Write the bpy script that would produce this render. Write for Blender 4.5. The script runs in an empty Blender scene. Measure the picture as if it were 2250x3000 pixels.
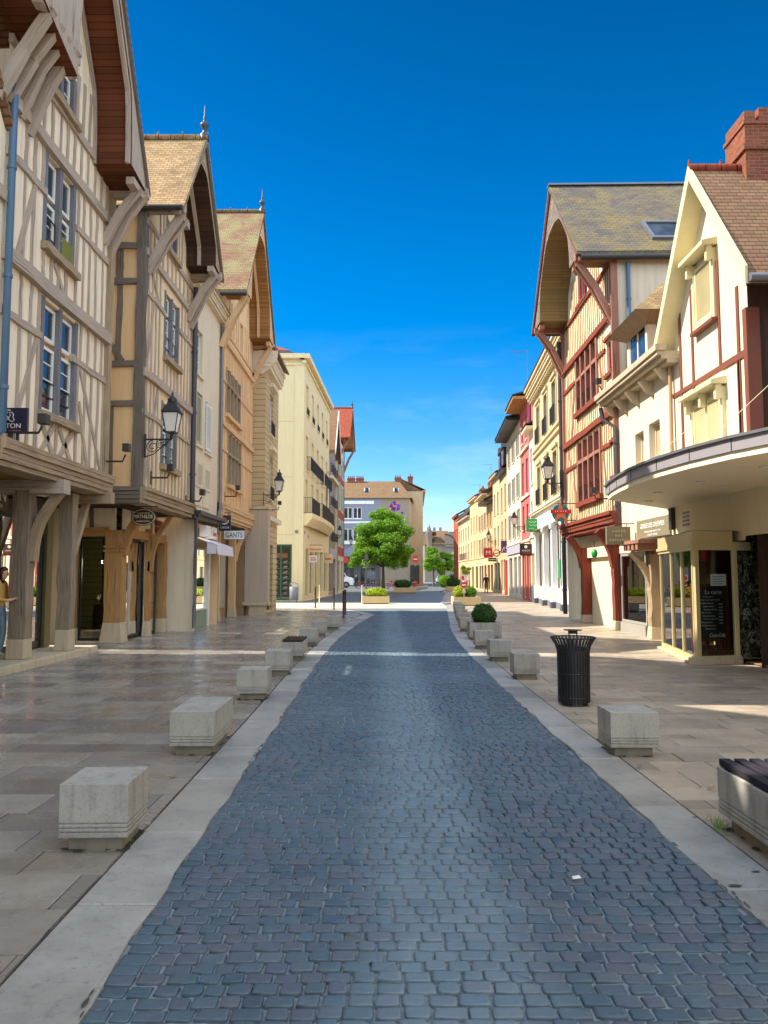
import bpy, bmesh, math, random
from mathutils import Vector, Matrix, noise
rnd = random.Random(11)
V = Vector
scene = bpy.context.scene
COL = scene.collection

# ---------------------------------------------------------------- objects
def tag(o, label=None, cat=None, group=None, kind=None):
    if label: o['label'] = label
    if cat: o['category'] = cat
    if group: o['group'] = group
    if kind: o['kind'] = kind
    return o

def thing(name, label, cat, loc=(0, 0, 0), group=None, rz=0.0):
    o = bpy.data.objects.new(name, None)
    o.empty_display_size = .2
    COL.objects.link(o); o.location = loc; o.rotation_euler = (0, 0, rz)
    return tag(o, label, cat, group)

def wloc(o):
    p = V((0, 0, 0))
    while o: p = p + V(o.location); o = o.parent
    return p

def children(o): return [c for c in bpy.data.objects if c.parent is o]

def copy_tree(o, parent=None):
    c = o.copy(); COL.objects.link(c)
    if parent: c.parent = parent
    for k in KIDS.get(o.name, []): copy_tree(k, c)
    return c
KIDS = {}

class MB:
    """collects polygons (world coordinates) and builds ONE mesh object"""
    def __init__(s): s.v = []; s.f = []; s.uv = []; s.sm = []; s.mi = []; s.cur = 0
    def poly(s, pts, uv=None, smooth=False):
        i = len(s.v); s.v += [V(p) for p in pts]
        s.f.append(list(range(i, i + len(pts)))); s.uv.append(uv); s.sm.append(smooth); s.mi.append(s.cur)
    def quadgrid(s, rows, smooth=True, close=False):
        """rows: list of rings with equal counts, shared vertices"""
        i = len(s.v); n = len(rows[0])
        for r in rows: s.v += [V(p) for p in r]
        for j in range(len(rows) - 1):
            for k in range(n if close else n - 1):
                k2 = (k + 1) % n
                s.f.append([i + j*n + k, i + j*n + k2, i + (j+1)*n + k2, i + (j+1)*n + k]); s.uv.append(None); s.sm.append(smooth); s.mi.append(s.cur)
    def hexa(s, p, grain=True):
        """8 points: bottom 0-3 ccw, top 4-7"""
        e = [(p[1]-p[0]).length, (p[3]-p[0]).length, (p[4]-p[0]).length]
        ax = [(p[1]-p[0]).normalized(), (p[3]-p[0]).normalized(), (p[4]-p[0]).normalized()]
        L = e.index(max(e)); ro = rnd.random()*7
        for q in ((3, 2, 1, 0), (4, 5, 6, 7), (0, 1, 5, 4), (1, 2, 6, 5), (2, 3, 7, 6), (3, 0, 4, 7)):
            pts = [p[k] for k in q]; uv = None
            if grain:
                o1, o2 = [k for k in range(3) if k != L]
                uv = [((t.dot(ax[o1]) + t.dot(ax[o2])) + ro, t.dot(ax[L])) for t in pts]
            s.poly(pts, uv)
    def box(s, x0, x1, y0, y1, z0, z1, grain=False):
        s.hexa([V(t) for t in ((x0,y0,z0),(x1,y0,z0),(x1,y1,z0),(x0,y1,z0),(x0,y0,z1),(x1,y0,z1),(x1,y1,z1),(x0,y1,z1))], grain)
    def fbox(s, F, a0, a1, z0, z1, o0, o1, grain=False):
        s.hexa([F.P(a0,z0,o0),F.P(a1,z0,o0),F.P(a1,z0,o1),F.P(a0,z0,o1),F.P(a0,z1,o0),F.P(a1,z1,o0),F.P(a1,z1,o1),F.P(a0,z1,o1)], grain)
    def bar(s, p, q, w, d, side=None, seg=1, jit=0., taper=1.):
        """hewn timber from p to q, width w along side, depth d"""
        p = V(p); q = V(q); ax = (q-p).normalized()
        sd = V(side) if side is not None else ax.cross(V((0,0,1)))
        if sd.length < 1e-4: sd = V((1,0,0))
        sd = (sd - ax*sd.dot(ax)).normalized(); up = ax.cross(sd)
        rows = []; ro = rnd.random()*9; L = (q-p).length
        for k in range(seg+1):
            t = k/seg; c = p.lerp(q, t); ww = w*(1+(taper-1)*t)/2; dd = d/2
            jj = lambda: rnd.uniform(-jit, jit)
            if jit: c = c + sd*jj()
            rows.append([c - sd*(ww+jj()) - up*dd, c + sd*(ww+jj()) - up*dd, c + sd*(ww+jj()) + up*dd, c - sd*(ww+jj()) + up*dd])
        for k in range(seg):
            for m in range(4):
                n = (m+1) % 4; e = (w, d, w, d)[m]; o = ro + m*.37
                s.poly([rows[k][m], rows[k][n], rows[k+1][n], rows[k+1][m]], [(o, L*k/seg), (o+e, L*k/seg), (o+e, L*(k+1)/seg), (o, L*(k+1)/seg)])
        s.poly(rows[0][::-1]); s.poly(rows[-1])
    def tube(s, pts, r, n=8, caps=True, smooth=True):
        pts = [V(p) for p in pts]; rows = []; ref = None
        for i, p in enumerate(pts):
            t = (pts[min(i+1, len(pts)-1)] - pts[max(i-1, 0)]).normalized()
            a = V((0,0,1)) if abs(t.z) < .9 else V((1,0,0))
            if ref is not None: a = ref
            x = t.cross(a).normalized(); y = x.cross(t).normalized(); ref = y
            rr = r[i] if isinstance(r, (list, tuple)) else r
            rows.append([p + (x*math.cos(2*math.pi*k/n) + y*math.sin(2*math.pi*k/n))*rr for k in range(n)])
        s.quadgrid(rows, smooth, True)
        if caps: s.poly(rows[0][::-1]); s.poly(rows[-1])
    def lathe(s, c, prof, n=16, smooth=True, sx=1, sy=1):
        rows = [[V((c[0] + r*sx*math.cos(2*math.pi*k/n), c[1] + r*sy*math.sin(2*math.pi*k/n), c[2]+z)) for k in range(n)] for r, z in prof]
        s.quadgrid(rows, smooth, True)
        if prof[0][0] > 1e-4: s.poly(rows[0][::-1])
        if prof[-1][0] > 1e-4: s.poly(rows[-1])
    def prism(s, pts, vec):
        """closed outline extruded along vec"""
        pts = [V(p) for p in pts]; vec = V(vec); n = len(pts)
        s.poly(pts[::-1]); s.poly([p+vec for p in pts])
        for k in range(n): s.poly([pts[k], pts[(k+1)%n], pts[(k+1)%n]+vec, pts[k]+vec])
    def ball(s, c, r, sub=2, jit=0, sz=(1,1,1)):
        bm = bmesh.new(); bmesh.ops.create_icosphere(bm, subdivisions=sub, radius=1)
        i = len(s.v)
        for v in bm.verts:
            k = r*(1 + (noise.noise(v.co*2.3 + V(c)) * jit if jit else 0)); s.v.append(V((c[0]+v.co.x*k*sz[0], c[1]+v.co.y*k*sz[1], c[2]+v.co.z*k*sz[2])))
        for f in bm.faces: s.f.append([i+v.index for v in f.verts]); s.uv.append(None); s.sm.append(True); s.mi.append(s.cur)
        bm.free()
    def build(s, name, mat, parent=None, bevel=0., merge=False, local=False):
        me = bpy.data.meshes.new(name)
        off = V((0,0,0)) if (parent is None or local) else wloc(parent)
        me.from_pydata([v - off for v in s.v], [], s.f)
        uvl = me.uv_layers.new(name='UVMap').data; li = 0
        for fi, f in enumerate(s.f):
            uv = s.uv[fi]
            if uv is None:
                ps = [s.v[k] for k in f]; n = (ps[1]-ps[0]).cross(ps[2]-ps[0])
                if len(ps) > 3 and n.length < 1e-9: n = (ps[2]-ps[0]).cross(ps[3]-ps[0])
                n = n.normalized() if n.length > 0 else V((0,0,1))
                if abs(n.z) > .93: uv = [(p.x, p.y) for p in ps]
                else:
                    t = V((-n.y, n.x, 0)).normalized(); u = n.cross(t)
                    uv = [(p.dot(t), p.dot(u)) for p in ps]
            for k in range(len(f)): uvl[li].uv = uv[k]; li += 1
        me.polygons.foreach_set('use_smooth', s.sm)
        for m in (mat if isinstance(mat, (list, tuple)) else [mat]): me.materials.append(m)
        if any(s.mi): me.polygons.foreach_set('material_index', s.mi)
        if merge:
            bm = bmesh.new(); bm.from_mesh(me); bmesh.ops.remove_doubles(bm, verts=bm.verts, dist=1e-4); bmesh.ops.recalc_face_normals(bm, faces=bm.faces); bm.to_mesh(me); bm.free()
        me.update()
        o = bpy.data.objects.new(name, me); COL.objects.link(o)
        if parent: o.parent = parent; KIDS.setdefault(parent.name, []).append(o)
        if bevel:
            if not merge:
                bm = bmesh.new(); bm.from_mesh(me); bmesh.ops.remove_doubles(bm, verts=bm.verts, dist=1e-4); bm.to_mesh(me); bm.free()
            b = o.modifiers.new('bevel', 'BEVEL'); b.width = bevel; b.segments = 2; b.limit_method = 'ANGLE'; b.angle_limit = .6
        return o

class Face:
    """a vertical building front: a along it, z up, out towards the street"""
    def __init__(s, x0, y0, x1, y1, out=None):
        s.o = V((x0, y0, 0)); d = V((x1-x0, y1-y0, 0)); s.L = d.length; s.d = d.normalized()
        s.n = V((s.d.y, -s.d.x, 0))
        ref = V(out) if out else V((-x0, 0, 0))
        if s.n.dot(ref) < 0: s.n = -s.n
    def P(s, a, z, o=0.): return s.o + s.d*a + s.n*o + V((0, 0, z))
    def sub(s, o):
        """parallel front moved out by o"""
        q = Face.__new__(Face); q.o = s.o + s.n*o; q.d = s.d; q.n = s.n; q.L = s.L; return q

# ---------------------------------------------------------------- materials
MATS = {}
def lin(c):
    """sRGB 0-255 -> linear"""
    return tuple(((x/255)/12.92 if x/255 <= .04045 else ((x/255+.055)/1.055)**2.4) for x in c) + (1,)
class NT:
    def __init__(s, name):
        s.m = bpy.data.materials.new(name); s.m.use_nodes = True; s.t = s.m.node_tree
        s.b = s.t.nodes['Principled BSDF']; s.out = s.t.nodes['Material Output']
    def n(s, typ, ins=None, **kw):
        q = s.t.nodes.new('ShaderNode'+typ)
        for k, v in kw.items(): setattr(q, k, v)
        for k, v in (ins or {}).items():
            if isinstance(v, bpy.types.NodeSocket): s.t.links.new(v, q.inputs[k])
            else: q.inputs[k].default_value = v
        return q
    def link(s, a, b): s.t.links.new(a, b)
    def coord(s, kind='Object', scale=(1,1,1), rot=(0,0,0)):
        c = s.n('TexCoord'); return s.n('Mapping', {'Vector': c.outputs[kind], 'Scale': scale, 'Rotation': rot}).outputs['Vector']
    def noise(s, vec, scale, detail=4, rough=.6): return s.n('TexNoise', {'Vector': vec, 'Scale': scale, 'Detail': detail, 'Roughness': rough}).outputs['Fac']
    def ramp(s, fac, stops):
        r = s.n('ValToRGB', {'Fac': fac}); e = r.color_ramp.elements
        while len(e) < len(stops): e.new(.5)
        for k, (p, c) in enumerate(stops): e[k].position = p; e[k].color = c if len(c) == 4 else tuple(c)+(1,)
        return r.outputs['Color']
    def mix(s, fac, a, b, mode='MIX'):
        q = s.n('Mix', data_type='RGBA', blend_type=mode)
        for k, v in ((0, fac), (6, a), (7, b)):
            if isinstance(v, bpy.types.NodeSocket): s.link(v, q.inputs[k])
            else: q.inputs[k].default_value = v
        return q.outputs[2]
    def math(s, op, a, b=0.):
        q = s.n('Math', operation=op)
        for k, v in ((0, a), (1, b)):
            if isinstance(v, bpy.types.NodeSocket): s.link(v, q.inputs[k])
            else: q.inputs[k].default_value = v
        return q.outputs[0]
    def bump(s, h, strength=.3, dist=.02):
        q = s.n('Bump', {'Height': h, 'Strength': strength, 'Distance': dist}); s.link(q.outputs['Normal'], s.b.inputs['Normal']); return q
    def set(s, col=None, rough=.8, metal=0., spec=None):
        if col is not None:
            if isinstance(col, bpy.types.NodeSocket): s.link(col, s.b.inputs['Base Color'])
            else: s.b.inputs['Base Color'].default_value = col
        if isinstance(rough, bpy.types.NodeSocket): s.link(rough, s.b.inputs['Roughness'])
        else: s.b.inputs['Roughness'].default_value = rough
        s.b.inputs['Metallic'].default_value = metal
        if spec is not None: s.b.inputs['Specular IOR Level'].default_value = spec
        return s.m

def sc(c, k): return tuple(min(1, x*k) for x in c[:3]) + (1,)

def m_plaster(name, c, var=.22, dirt=.35, dirtcol=(.16,.13,.10,1)):
    if name in MATS: return MATS[name]
    t = NT(name); ob = t.coord('Object')
    big = t.noise(ob, .7, 5); fine = t.noise(ob, 26, 3)
    st = t.noise(t.coord('Object', (5, 5, .35)), 1.6, 5, .7)
    col = t.mix(t.math('MULTIPLY', big, 1.), sc(c, 1-var), sc(c, 1+var*.6))
    sm = t.ramp(st, [(.47, (0,0,0)), (.78, (1,1,1))])
    col = t.mix(t.math('MULTIPLY', sm, dirt), col, dirtcol)
    t.bump(t.math('ADD', t.math('MULTIPLY', fine, .35), t.math('MULTIPLY', t.noise(ob, 4, 4), .8)), .35, .012)
    MATS[name] = t.set(col, .85, spec=.25); return MATS[name]

def m_timber(name, c, c2=None, crack=.8):
    if name in MATS: return MATS[name]
    t = NT(name); uv = t.coord('UV', (14, .9, 1))
    g = t.noise(uv, 2.0, 6, .65); b = t.noise(t.coord('Object'), 1.3, 3)
    c2 = c2 or sc(c, .55)
    col = t.mix(t.ramp(g, [(.3, (0,0,0)), (.7, (1,1,1))]), c2, c)
    col = t.mix(t.math('MULTIPLY', b, .45), col, sc(c, 1.25))
    k = t.ramp(t.noise(t.coord('UV', (22, .5, 1)), 1.2, 4, .6), [(.60, (0,0,0)), (.68, (1,1,1))])
    col = t.mix(t.math('MULTIPLY', k, crack), col, sc(c2, .35))
    t.bump(t.math('SUBTRACT', g, t.math('MULTIPLY', k, .8)), .5, .012)
    MATS[name] = t.set(col, .82, spec=.2); return MATS[name]

def m_tiles(name, c, c2, moss=None, mossamt=.5, row=.11, wid=.17, gap=.12):
    if name in MATS: return MATS[name]
    t = NT(name); uv = t.coord('UV')
    wob = t.n('TexNoise', {'Vector': uv, 'Scale': 3., 'Detail': 2.}).outputs['Color']
    uvw = t.mix(.012, uv, wob, 'ADD')
    br = t.n('TexBrick', {'Vector': uvw, 'Color1': (0,0,0,1), 'Color2': (1,1,1,1), 'Mortar': (.5,.5,.5,1), 'Scale': 1., 'Mortar Size': .008, 'Mortar Smooth': .3, 'Bias': 0., 'Brick Width': wid, 'Row Height': row})
    r = t.n('SeparateColor', {'Color': br.outputs['Color']}).outputs[0]
    col = t.mix(r, c2, c)
    col = t.mix(t.math('MULTIPLY', t.noise(t.coord('Object'), .9, 4), .6), col, sc(c2, .8))
    if moss:
        mk = t.ramp(t.noise(t.coord('Object'), 1.1, 7, .72), [(.45, (0,0,0)), (.62, (1,1,1))])
        col = t.mix(t.math('MULTIPLY', mk, mossamt), col, moss)
    sep = t.n('SeparateXYZ', {'Vector': uvw}).outputs['Y']
    saw = t.math('FRACT', t.math('DIVIDE', sep, row))
    edge = t.ramp(saw, [(0., (.25,.25,.25)), (gap, (1,1,1))])
    col = t.mix(1., col, edge, 'MULTIPLY')
    col = t.mix(t.math('MULTIPLY', br.outputs['Fac'], .7), col, sc(c2, .25))
    t.bump(t.math('ADD', t.math('MULTIPLY', saw, -1.), t.math('MULTIPLY', r, .5)), .8, .03)
    MATS[name] = t.set(col, .85, spec=.2); return MATS[name]

def m_brick(name, c, c2, mort, w=.22, h=.065, ms=.008, bump=.5, rough=.85, squash=True):
    if name in MATS: return MATS[name]
    t = NT(name); uv = t.coord('UV')
    br = t.n('TexBrick', {'Vector': uv, 'Color1': (0,0,0,1), 'Color2': (1,1,1,1), 'Mortar': (.5,.5,.5,1), 'Scale': 1., 'Mortar Size': ms, 'Mortar Smooth': .2, 'Brick Width': w, 'Row Height': h})
    r = t.n('SeparateColor', {'Color': br.outputs['Color']}).outputs[0]
    ob = t.coord('Object')
    col = t.mix(r, c, c2); col = t.mix(t.math('MULTIPLY', t.noise(ob, 1.5, 5), .5), col, sc(c, .6))
    col = t.mix(br.outputs['Fac'], col, mort)
    t.bump(t.math('SUBTRACT', t.math('MULTIPLY', t.noise(ob, 30, 3), .3), br.outputs['Fac']), bump, .01)
    MATS[name] = t.set(col, rough, spec=.25); return MATS[name]

def m_paint(name, c, rough=.45, var=.12, metal=0., bump=.08):
    if name in MATS: return MATS[name]
    t = NT(name); ob = t.coord('Object')
    col = t.mix(t.noise(ob, 2.5, 5), sc(c, 1-var), sc(c, 1+var))
    r = t.math('ADD', t.math('MULTIPLY', t.noise(ob, 9, 3), .25), rough-.12)
    t.bump(t.noise(ob, 40, 2), bump, .004)
    MATS[name] = t.set(col, r, metal); return MATS[name]

def m_glass(name, tint=(.02,.025,.03,1), rough=.04):
    """upper-floor window glass seen from the street: dark room behind, sharp reflection"""
    if name in MATS: return MATS[name]
    t = NT(name); ob = t.coord('Object')
    col = t.mix(t.ramp(t.noise(t.coord('Object', (1.2,1.2,.5)), 1.3, 2), [(.4, (0,0,0)), (.7, (1,1,1))]), tint, sc(tint, 3))
    t.bump(t.noise(ob, 2.2, 2), .12, .02)
    MATS[name] = t.set(col, rough, spec=.9); return MATS[name]

def m_shopglass(name='shop_glass'):
    if name in MATS: return MATS[name]
    t = NT(name)
    tr = t.n('BsdfTransparent', {'Color': (.9,.93,.92,1)}); gl = t.n('BsdfGlossy', {'Color': (1,1,1,1), 'Roughness': .01})
    fr = t.n('Fresnel', {'IOR': 1.55}); mx = t.n('MixShader', {'Fac': t.math('MULTIPLY', fr.outputs[0], 1.05), 1: tr.outputs[0], 2: gl.outputs[0]})
    t.link(mx.outputs[0], t.out.inputs['Surface']); MATS[name] = t.m; return t.m

def m_leaf(name, c, c2, trans=.35):
    if name in MATS: return MATS[name]
    t = NT(name); g = t.n('NewGeometry').outputs['Random Per Island']
    col = t.mix(g, c, c2); col = t.mix(t.noise(t.coord('Object'), 1.3, 2), col, sc(c2, 1.2))
    t.set(col, .55, spec=.3)
    tl = t.n('BsdfTranslucent', {'Color': sc(c2, 1.5)}); mx = t.n('MixShader', {'Fac': trans, 1: t.b.outputs[0], 2: tl.outputs[0]})
    t.link(col, tl.inputs['Color']); t.link(mx.outputs[0], t.out.inputs['Surface']); MATS[name] = t.m; return t.m

def m_emit(name, c, k):
    if name in MATS: return MATS[name]
    t = NT(name); t.b.inputs['Base Color'].default_value = c; t.b.inputs['Emission Color'].default_value = c; t.b.inputs['Emission Strength'].default_value = k
    MATS[name] = t.m; return t.m

# lettering: a font curve turned into a mesh with a little depth
def text(body, F, a, z, o, width, mat, parent, name='lettering', height=None, depth=.006, shear=0., bold=0.):
    """centred on (a, z) of the front F, standing proud by o; width in metres"""
    cu = bpy.data.curves.new('t', 'FONT'); cu.body = body; cu.align_x = 'CENTER'; cu.align_y = 'CENTER'; cu.extrude = .02; cu.shear = shear; cu.space_line = .95; cu.offset = bold
    ob = bpy.data.objects.new('t', cu); COL.objects.link(ob)
    bpy.context.view_layer.update()
    me = bpy.data.meshes.new_from_object(ob.evaluated_get(bpy.context.evaluated_depsgraph_get()))
    bpy.data.objects.remove(ob); bpy.data.curves.remove(cu)
    xs = [v.co.x for v in me.vertices]; ys = [v.co.y for v in me.vertices]
    if not xs: return None
    kx = width/(max(xs)-min(xs)); ky = height/(max(ys)-min(ys)) if height else kx
    cx = (max(xs)+min(xs))/2; cy = (max(ys)+min(ys))/2
    right = V((0,0,1)).cross(F.n).normalized()        # reading direction for someone facing the front
    off = wloc(parent)
    for v in me.vertices:
        v.co = F.P(a, z, o) + right*((v.co.x-cx)*kx) + V((0,0,1))*((v.co.y-cy)*ky) + F.n*(v.co.z/.02*depth/2) - off
    me.materials.clear(); me.materials.append(mat); me.name = name
    me.update()
    q = bpy.data.objects.new(name, me); COL.objects.link(q); q.parent = parent; KIDS.setdefault(parent.name, []).append(q)
    return q
# ---------------------------------------------------------------- camera, sun, sky
SUN_EL = math.radians(46.5); SUN_AZ_VEC = V((-1, .085, 0)).normalized()
cam = bpy.data.cameras.new('camera'); camo = bpy.data.objects.new('camera', cam); COL.objects.link(camo)
camo.location = (0, 0, 1.65); camo.rotation_euler = (math.radians(90+4.70), 0, 0)
cam.sensor_fit = 'HORIZONTAL'; cam.sensor_width = 36; cam.lens = 36; cam.clip_start = .05; cam.clip_end = 3000
scene.camera = camo
sl = bpy.data.lights.new('sun', 'SUN'); sl.energy = 3.5; sl.angle = math.radians(.55); sl.color = (1, .93, .80)
so = bpy.data.objects.new('sun', sl); COL.objects.link(so)
d = V((SUN_AZ_VEC.x*math.cos(SUN_EL), SUN_AZ_VEC.y*math.cos(SUN_EL), math.sin(SUN_EL)))
so.rotation_euler = d.to_track_quat('Z', 'Y').to_euler(); so.location = d*60
w = bpy.data.worlds.new('World'); scene.world = w; w.use_nodes = True
wt = w.node_tree; bg = wt.nodes['Background']
sky = wt.nodes.new('ShaderNodeTexSky'); sky.sky_type = 'NISHITA'; sky.sun_disc = False
sky.sun_elevation = SUN_EL; sky.sun_rotation = math.atan2(SUN_AZ_VEC.x, SUN_AZ_VEC.y)
sky.air_density = 1.0; sky.dust_density = .25; sky.ozone_density = 3.2; sky.altitude = 200
hs = wt.nodes.new('ShaderNodeHueSaturation'); hs.inputs['Saturation'].default_value = 1.52; hs.inputs['Hue'].default_value = .503
wt.links.new(sky.outputs[0], hs.inputs['Color']); 
# thin cirrus low over the far end of the street
tc = wt.nodes.new('ShaderNodeTexCoord'); mp = wt.nodes.new('ShaderNodeMapping'); mp.inputs['Scale'].default_value = (2.2, 2.2, 9)
nz = wt.nodes.new('ShaderNodeTexNoise'); nz.inputs['Scale'].default_value = 2.4; nz.inputs['Detail'].default_value = 6; nz.inputs['Roughness'].default_value = .62
wt.links.new(tc.outputs['Generated'], mp.inputs[0]); wt.links.new(mp.outputs[0], nz.inputs['Vector'])
cr = wt.nodes.new('ShaderNodeValToRGB'); cr.color_ramp.elements[0].position = .5; cr.color_ramp.elements[1].position = .85; cr.color_ramp.elements[1].color = (.34, .34, .34, 1)
wt.links.new(nz.outputs['Fac'], cr.inputs[0])
sp = wt.nodes.new('ShaderNodeSeparateXYZ'); wt.links.new(tc.outputs['Generated'], sp.inputs[0])
r2 = wt.nodes.new('ShaderNodeMapRange'); r2.inputs['From Min'].default_value = .05; r2.inputs['From Max'].default_value = .32; r2.inputs['To Min'].default_value = 1; r2.inputs['To Max'].default_value = 0
wt.links.new(sp.outputs['Z'], r2.inputs['Value'])
mu = wt.nodes.new('ShaderNodeMath'); mu.operation = 'MULTIPLY'; wt.links.new(cr.outputs[0], mu.inputs[0]); wt.links.new(r2.outputs[0], mu.inputs[1])
mxw = wt.nodes.new('ShaderNodeMix'); mxw.data_type = 'RGBA'; wt.links.new(mu.outputs[0], mxw.inputs[0]); wt.links.new(hs.outputs[0], mxw.inputs[6]); mxw.inputs[7].default_value = (6.2, 6.6, 7.2, 1)
# deeper blue towards the zenith
r5_ = wt.nodes.new('ShaderNodeMapRange'); r5_.interpolation_type = 'SMOOTHSTEP'; r5_.inputs['From Min'].default_value = .22; r5_.inputs['From Max'].default_value = .72; r5_.inputs['To Min'].default_value = 1.; r5_.inputs['To Max'].default_value = .60; wt.links.new(sp.outputs['Z'], r5_.inputs['Value'])
dz = wt.nodes.new('ShaderNodeVectorMath'); dz.operation = 'SCALE'; wt.links.new(mxw.outputs[2], dz.inputs[0]); wt.links.new(r5_.outputs[0], dz.inputs['Scale'])
# bright unseen cloud sheet added behind the viewer to fill the shade
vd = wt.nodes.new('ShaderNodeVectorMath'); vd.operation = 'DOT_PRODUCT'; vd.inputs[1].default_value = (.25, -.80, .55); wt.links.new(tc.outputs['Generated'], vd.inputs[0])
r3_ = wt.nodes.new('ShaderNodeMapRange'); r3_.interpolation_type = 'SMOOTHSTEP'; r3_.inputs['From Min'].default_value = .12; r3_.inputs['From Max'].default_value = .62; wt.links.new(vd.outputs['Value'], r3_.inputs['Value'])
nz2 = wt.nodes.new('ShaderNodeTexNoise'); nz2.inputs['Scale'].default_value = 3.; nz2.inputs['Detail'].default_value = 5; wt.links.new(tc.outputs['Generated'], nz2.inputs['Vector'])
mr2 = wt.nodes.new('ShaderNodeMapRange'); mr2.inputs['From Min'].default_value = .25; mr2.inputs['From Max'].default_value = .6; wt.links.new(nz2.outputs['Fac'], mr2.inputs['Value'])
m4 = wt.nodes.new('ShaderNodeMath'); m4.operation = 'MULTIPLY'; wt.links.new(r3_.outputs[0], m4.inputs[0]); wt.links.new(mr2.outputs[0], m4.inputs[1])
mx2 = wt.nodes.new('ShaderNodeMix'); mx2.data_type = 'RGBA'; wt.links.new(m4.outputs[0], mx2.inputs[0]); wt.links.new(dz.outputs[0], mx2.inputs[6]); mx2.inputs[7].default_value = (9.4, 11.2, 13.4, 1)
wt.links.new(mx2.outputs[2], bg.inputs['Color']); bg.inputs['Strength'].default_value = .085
vs = scene.view_settings; vs.view_transform = 'Standard'; vs.look = 'None'; vs.exposure = 1.36; vs.gamma = 1
try: scene.cycles.max_bounces = 6; scene.cycles.diffuse_bounces = 4; scene.cycles.use_denoising = True; scene.cycles.transparent_max_bounces = 12
except Exception: pass

# ---------------------------------------------------------------- ground materials
def m_stone_slab(name, cols, rough=.32, blotch=(.12,.09,.07,1), amt=.42):
    t = NT(name); g = t.n('NewGeometry'); rp = g.outputs['Random Per Island']; ob = t.coord('Object')
    n = len(cols); col = t.ramp(rp, [(k/(n-1), c) for k, c in enumerate(cols)])
    b = t.noise(ob, .8, 6, .65); f = t.noise(ob, 14, 5, .7)
    col = t.mix(t.math('MULTIPLY', t.ramp(b, [(.42, (0,0,0)), (.76, (1,1,1))]), amt), col, blotch)
    col = t.mix(t.math('MULTIPLY', t.ramp(f, [(.55, (0,0,0)), (.75, (1,1,1))]), .5), col, sc(blotch, .9))
    pit = t.ramp(t.noise(ob, 45, 4, .75), [(.62, (0,0,0)), (.68, (1,1,1))])
    col = t.mix(t.math('MULTIPLY', pit, .6), col, sc(blotch, .45))
    r = t.math('ADD', t.math('MULTIPLY', t.ramp(t.noise(ob, 1.7, 5), [(.3, (0,0,0)), (.7, (1,1,1))]), .3), rough-.1)
    t.bump(t.math('SUBTRACT', t.math('MULTIPLY', t.noise(ob, 9, 4), .6), pit), .22, .006)
    return t.set(col, r, spec=.5)
M_PAV_L = m_stone_slab('travertine_slabs', [lin((142,134,124)), lin((162,153,141)), lin((128,121,114)), lin((174,166,154)), lin((150,143,135)), lin((116,111,108))], .22, amt=.7)
M_PAV_R = m_stone_slab('limestone_pavers', [lin((172,156,136)), lin((190,174,152)), lin((154,142,126)), lin((180,166,146))], .42, amt=.6)
M_KERB = m_stone_slab('pale_kerb_stone', [lin((164,160,152)), lin((180,176,166)), lin((146,142,136)), lin((176,168,154))], .5, (.10,.09,.08,1), .75)
def m_cobble():
    t = NT('cobble_stone'); rp = t.n('NewGeometry').outputs['Random Per Island']; ob = t.coord('Object')
    col = t.ramp(rp, [(0, (.062,.112,.150,1)), (.2, (.092,.150,.190,1)), (.4, (.112,.128,.172,1)), (.6, (.082,.140,.166,1)), (.8, (.125,.132,.158,1)), (.9, (.12,.165,.195,1)), (1, (.05,.086,.125,1))])
    col = t.mix(t.math('MULTIPLY', t.ramp(t.noise(ob, .7, 6, .65), [(.4, (0,0,0)), (.7, (1,1,1))]), .5), col, (.14,.195,.225,1)); col = t.mix(t.math('MULTIPLY', t.ramp(t.noise(t.coord('Object', (1,.35,1)), .9, 6, .7), [(.55, (0,0,0)), (.72, (1,1,1))]), .55), col, (.05,.06,.068,1))
    col = t.mix(t.math('MULTIPLY', t.noise(ob, 30, 4), .4), col, (.04,.045,.05,1))
    xw = t.math('ADD', t.n('SeparateXYZ', {'Vector': ob}).outputs['X'], t.math('MULTIPLY', t.noise(ob, .6, 3), .5))
    worn = t.math('MULTIPLY', t.ramp(xw, [(.0, (0,0,0)), (.35, (1,1,1)), (.75, (1,1,1)), (1., (0,0,0))]), t.noise(ob, 2.2, 5))
    col = t.mix(t.math('MULTIPLY', worn, .8), col, (.25,.33,.37,1))
    t.bump(t.noise(ob, 38, 4, .7), .4, .007)
    return t.set(col, t.math('ADD', t.math('MULTIPLY', t.noise(ob, 3, 4), .35), .32), spec=.45)
M_COB = m_cobble()
def m_grout():
    t = NT('sand_grout'); ob = t.coord('Object')
    col = t.mix(t.noise(ob, 2.2, 5), (.17,.205,.225,1), (.27,.31,.33,1)); col = t.mix(t.math('MULTIPLY', t.ramp(t.noise(ob, 1., 5), [(.55, (0,0,0)), (.75, (1,1,1))]), .6), col, (.06,.07,.06,1))
    t.bump(t.noise(ob, 60, 3), .4, .004); return t.set(col, .85)
M_GROUT = m_grout()
def m_farcob():
    t = NT('distant_setts'); uv = t.coord('Object')
    br = t.n('TexBrick', {'Vector': uv, 'Color1': (.055,.062,.072,1), 'Color2': (.10,.098,.10,1), 'Mortar': (.19,.19,.185,1), 'Scale': 1., 'Mortar Size': .012, 'Brick Width': .125, 'Row Height': .105})
    col = t.mix(t.math('MULTIPLY', t.noise(uv, .35, 5), .55), br.outputs['Color'], (.17,.165,.16,1))
    return t.set(col, .5)
M_FARCOB = m_farcob()
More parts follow.
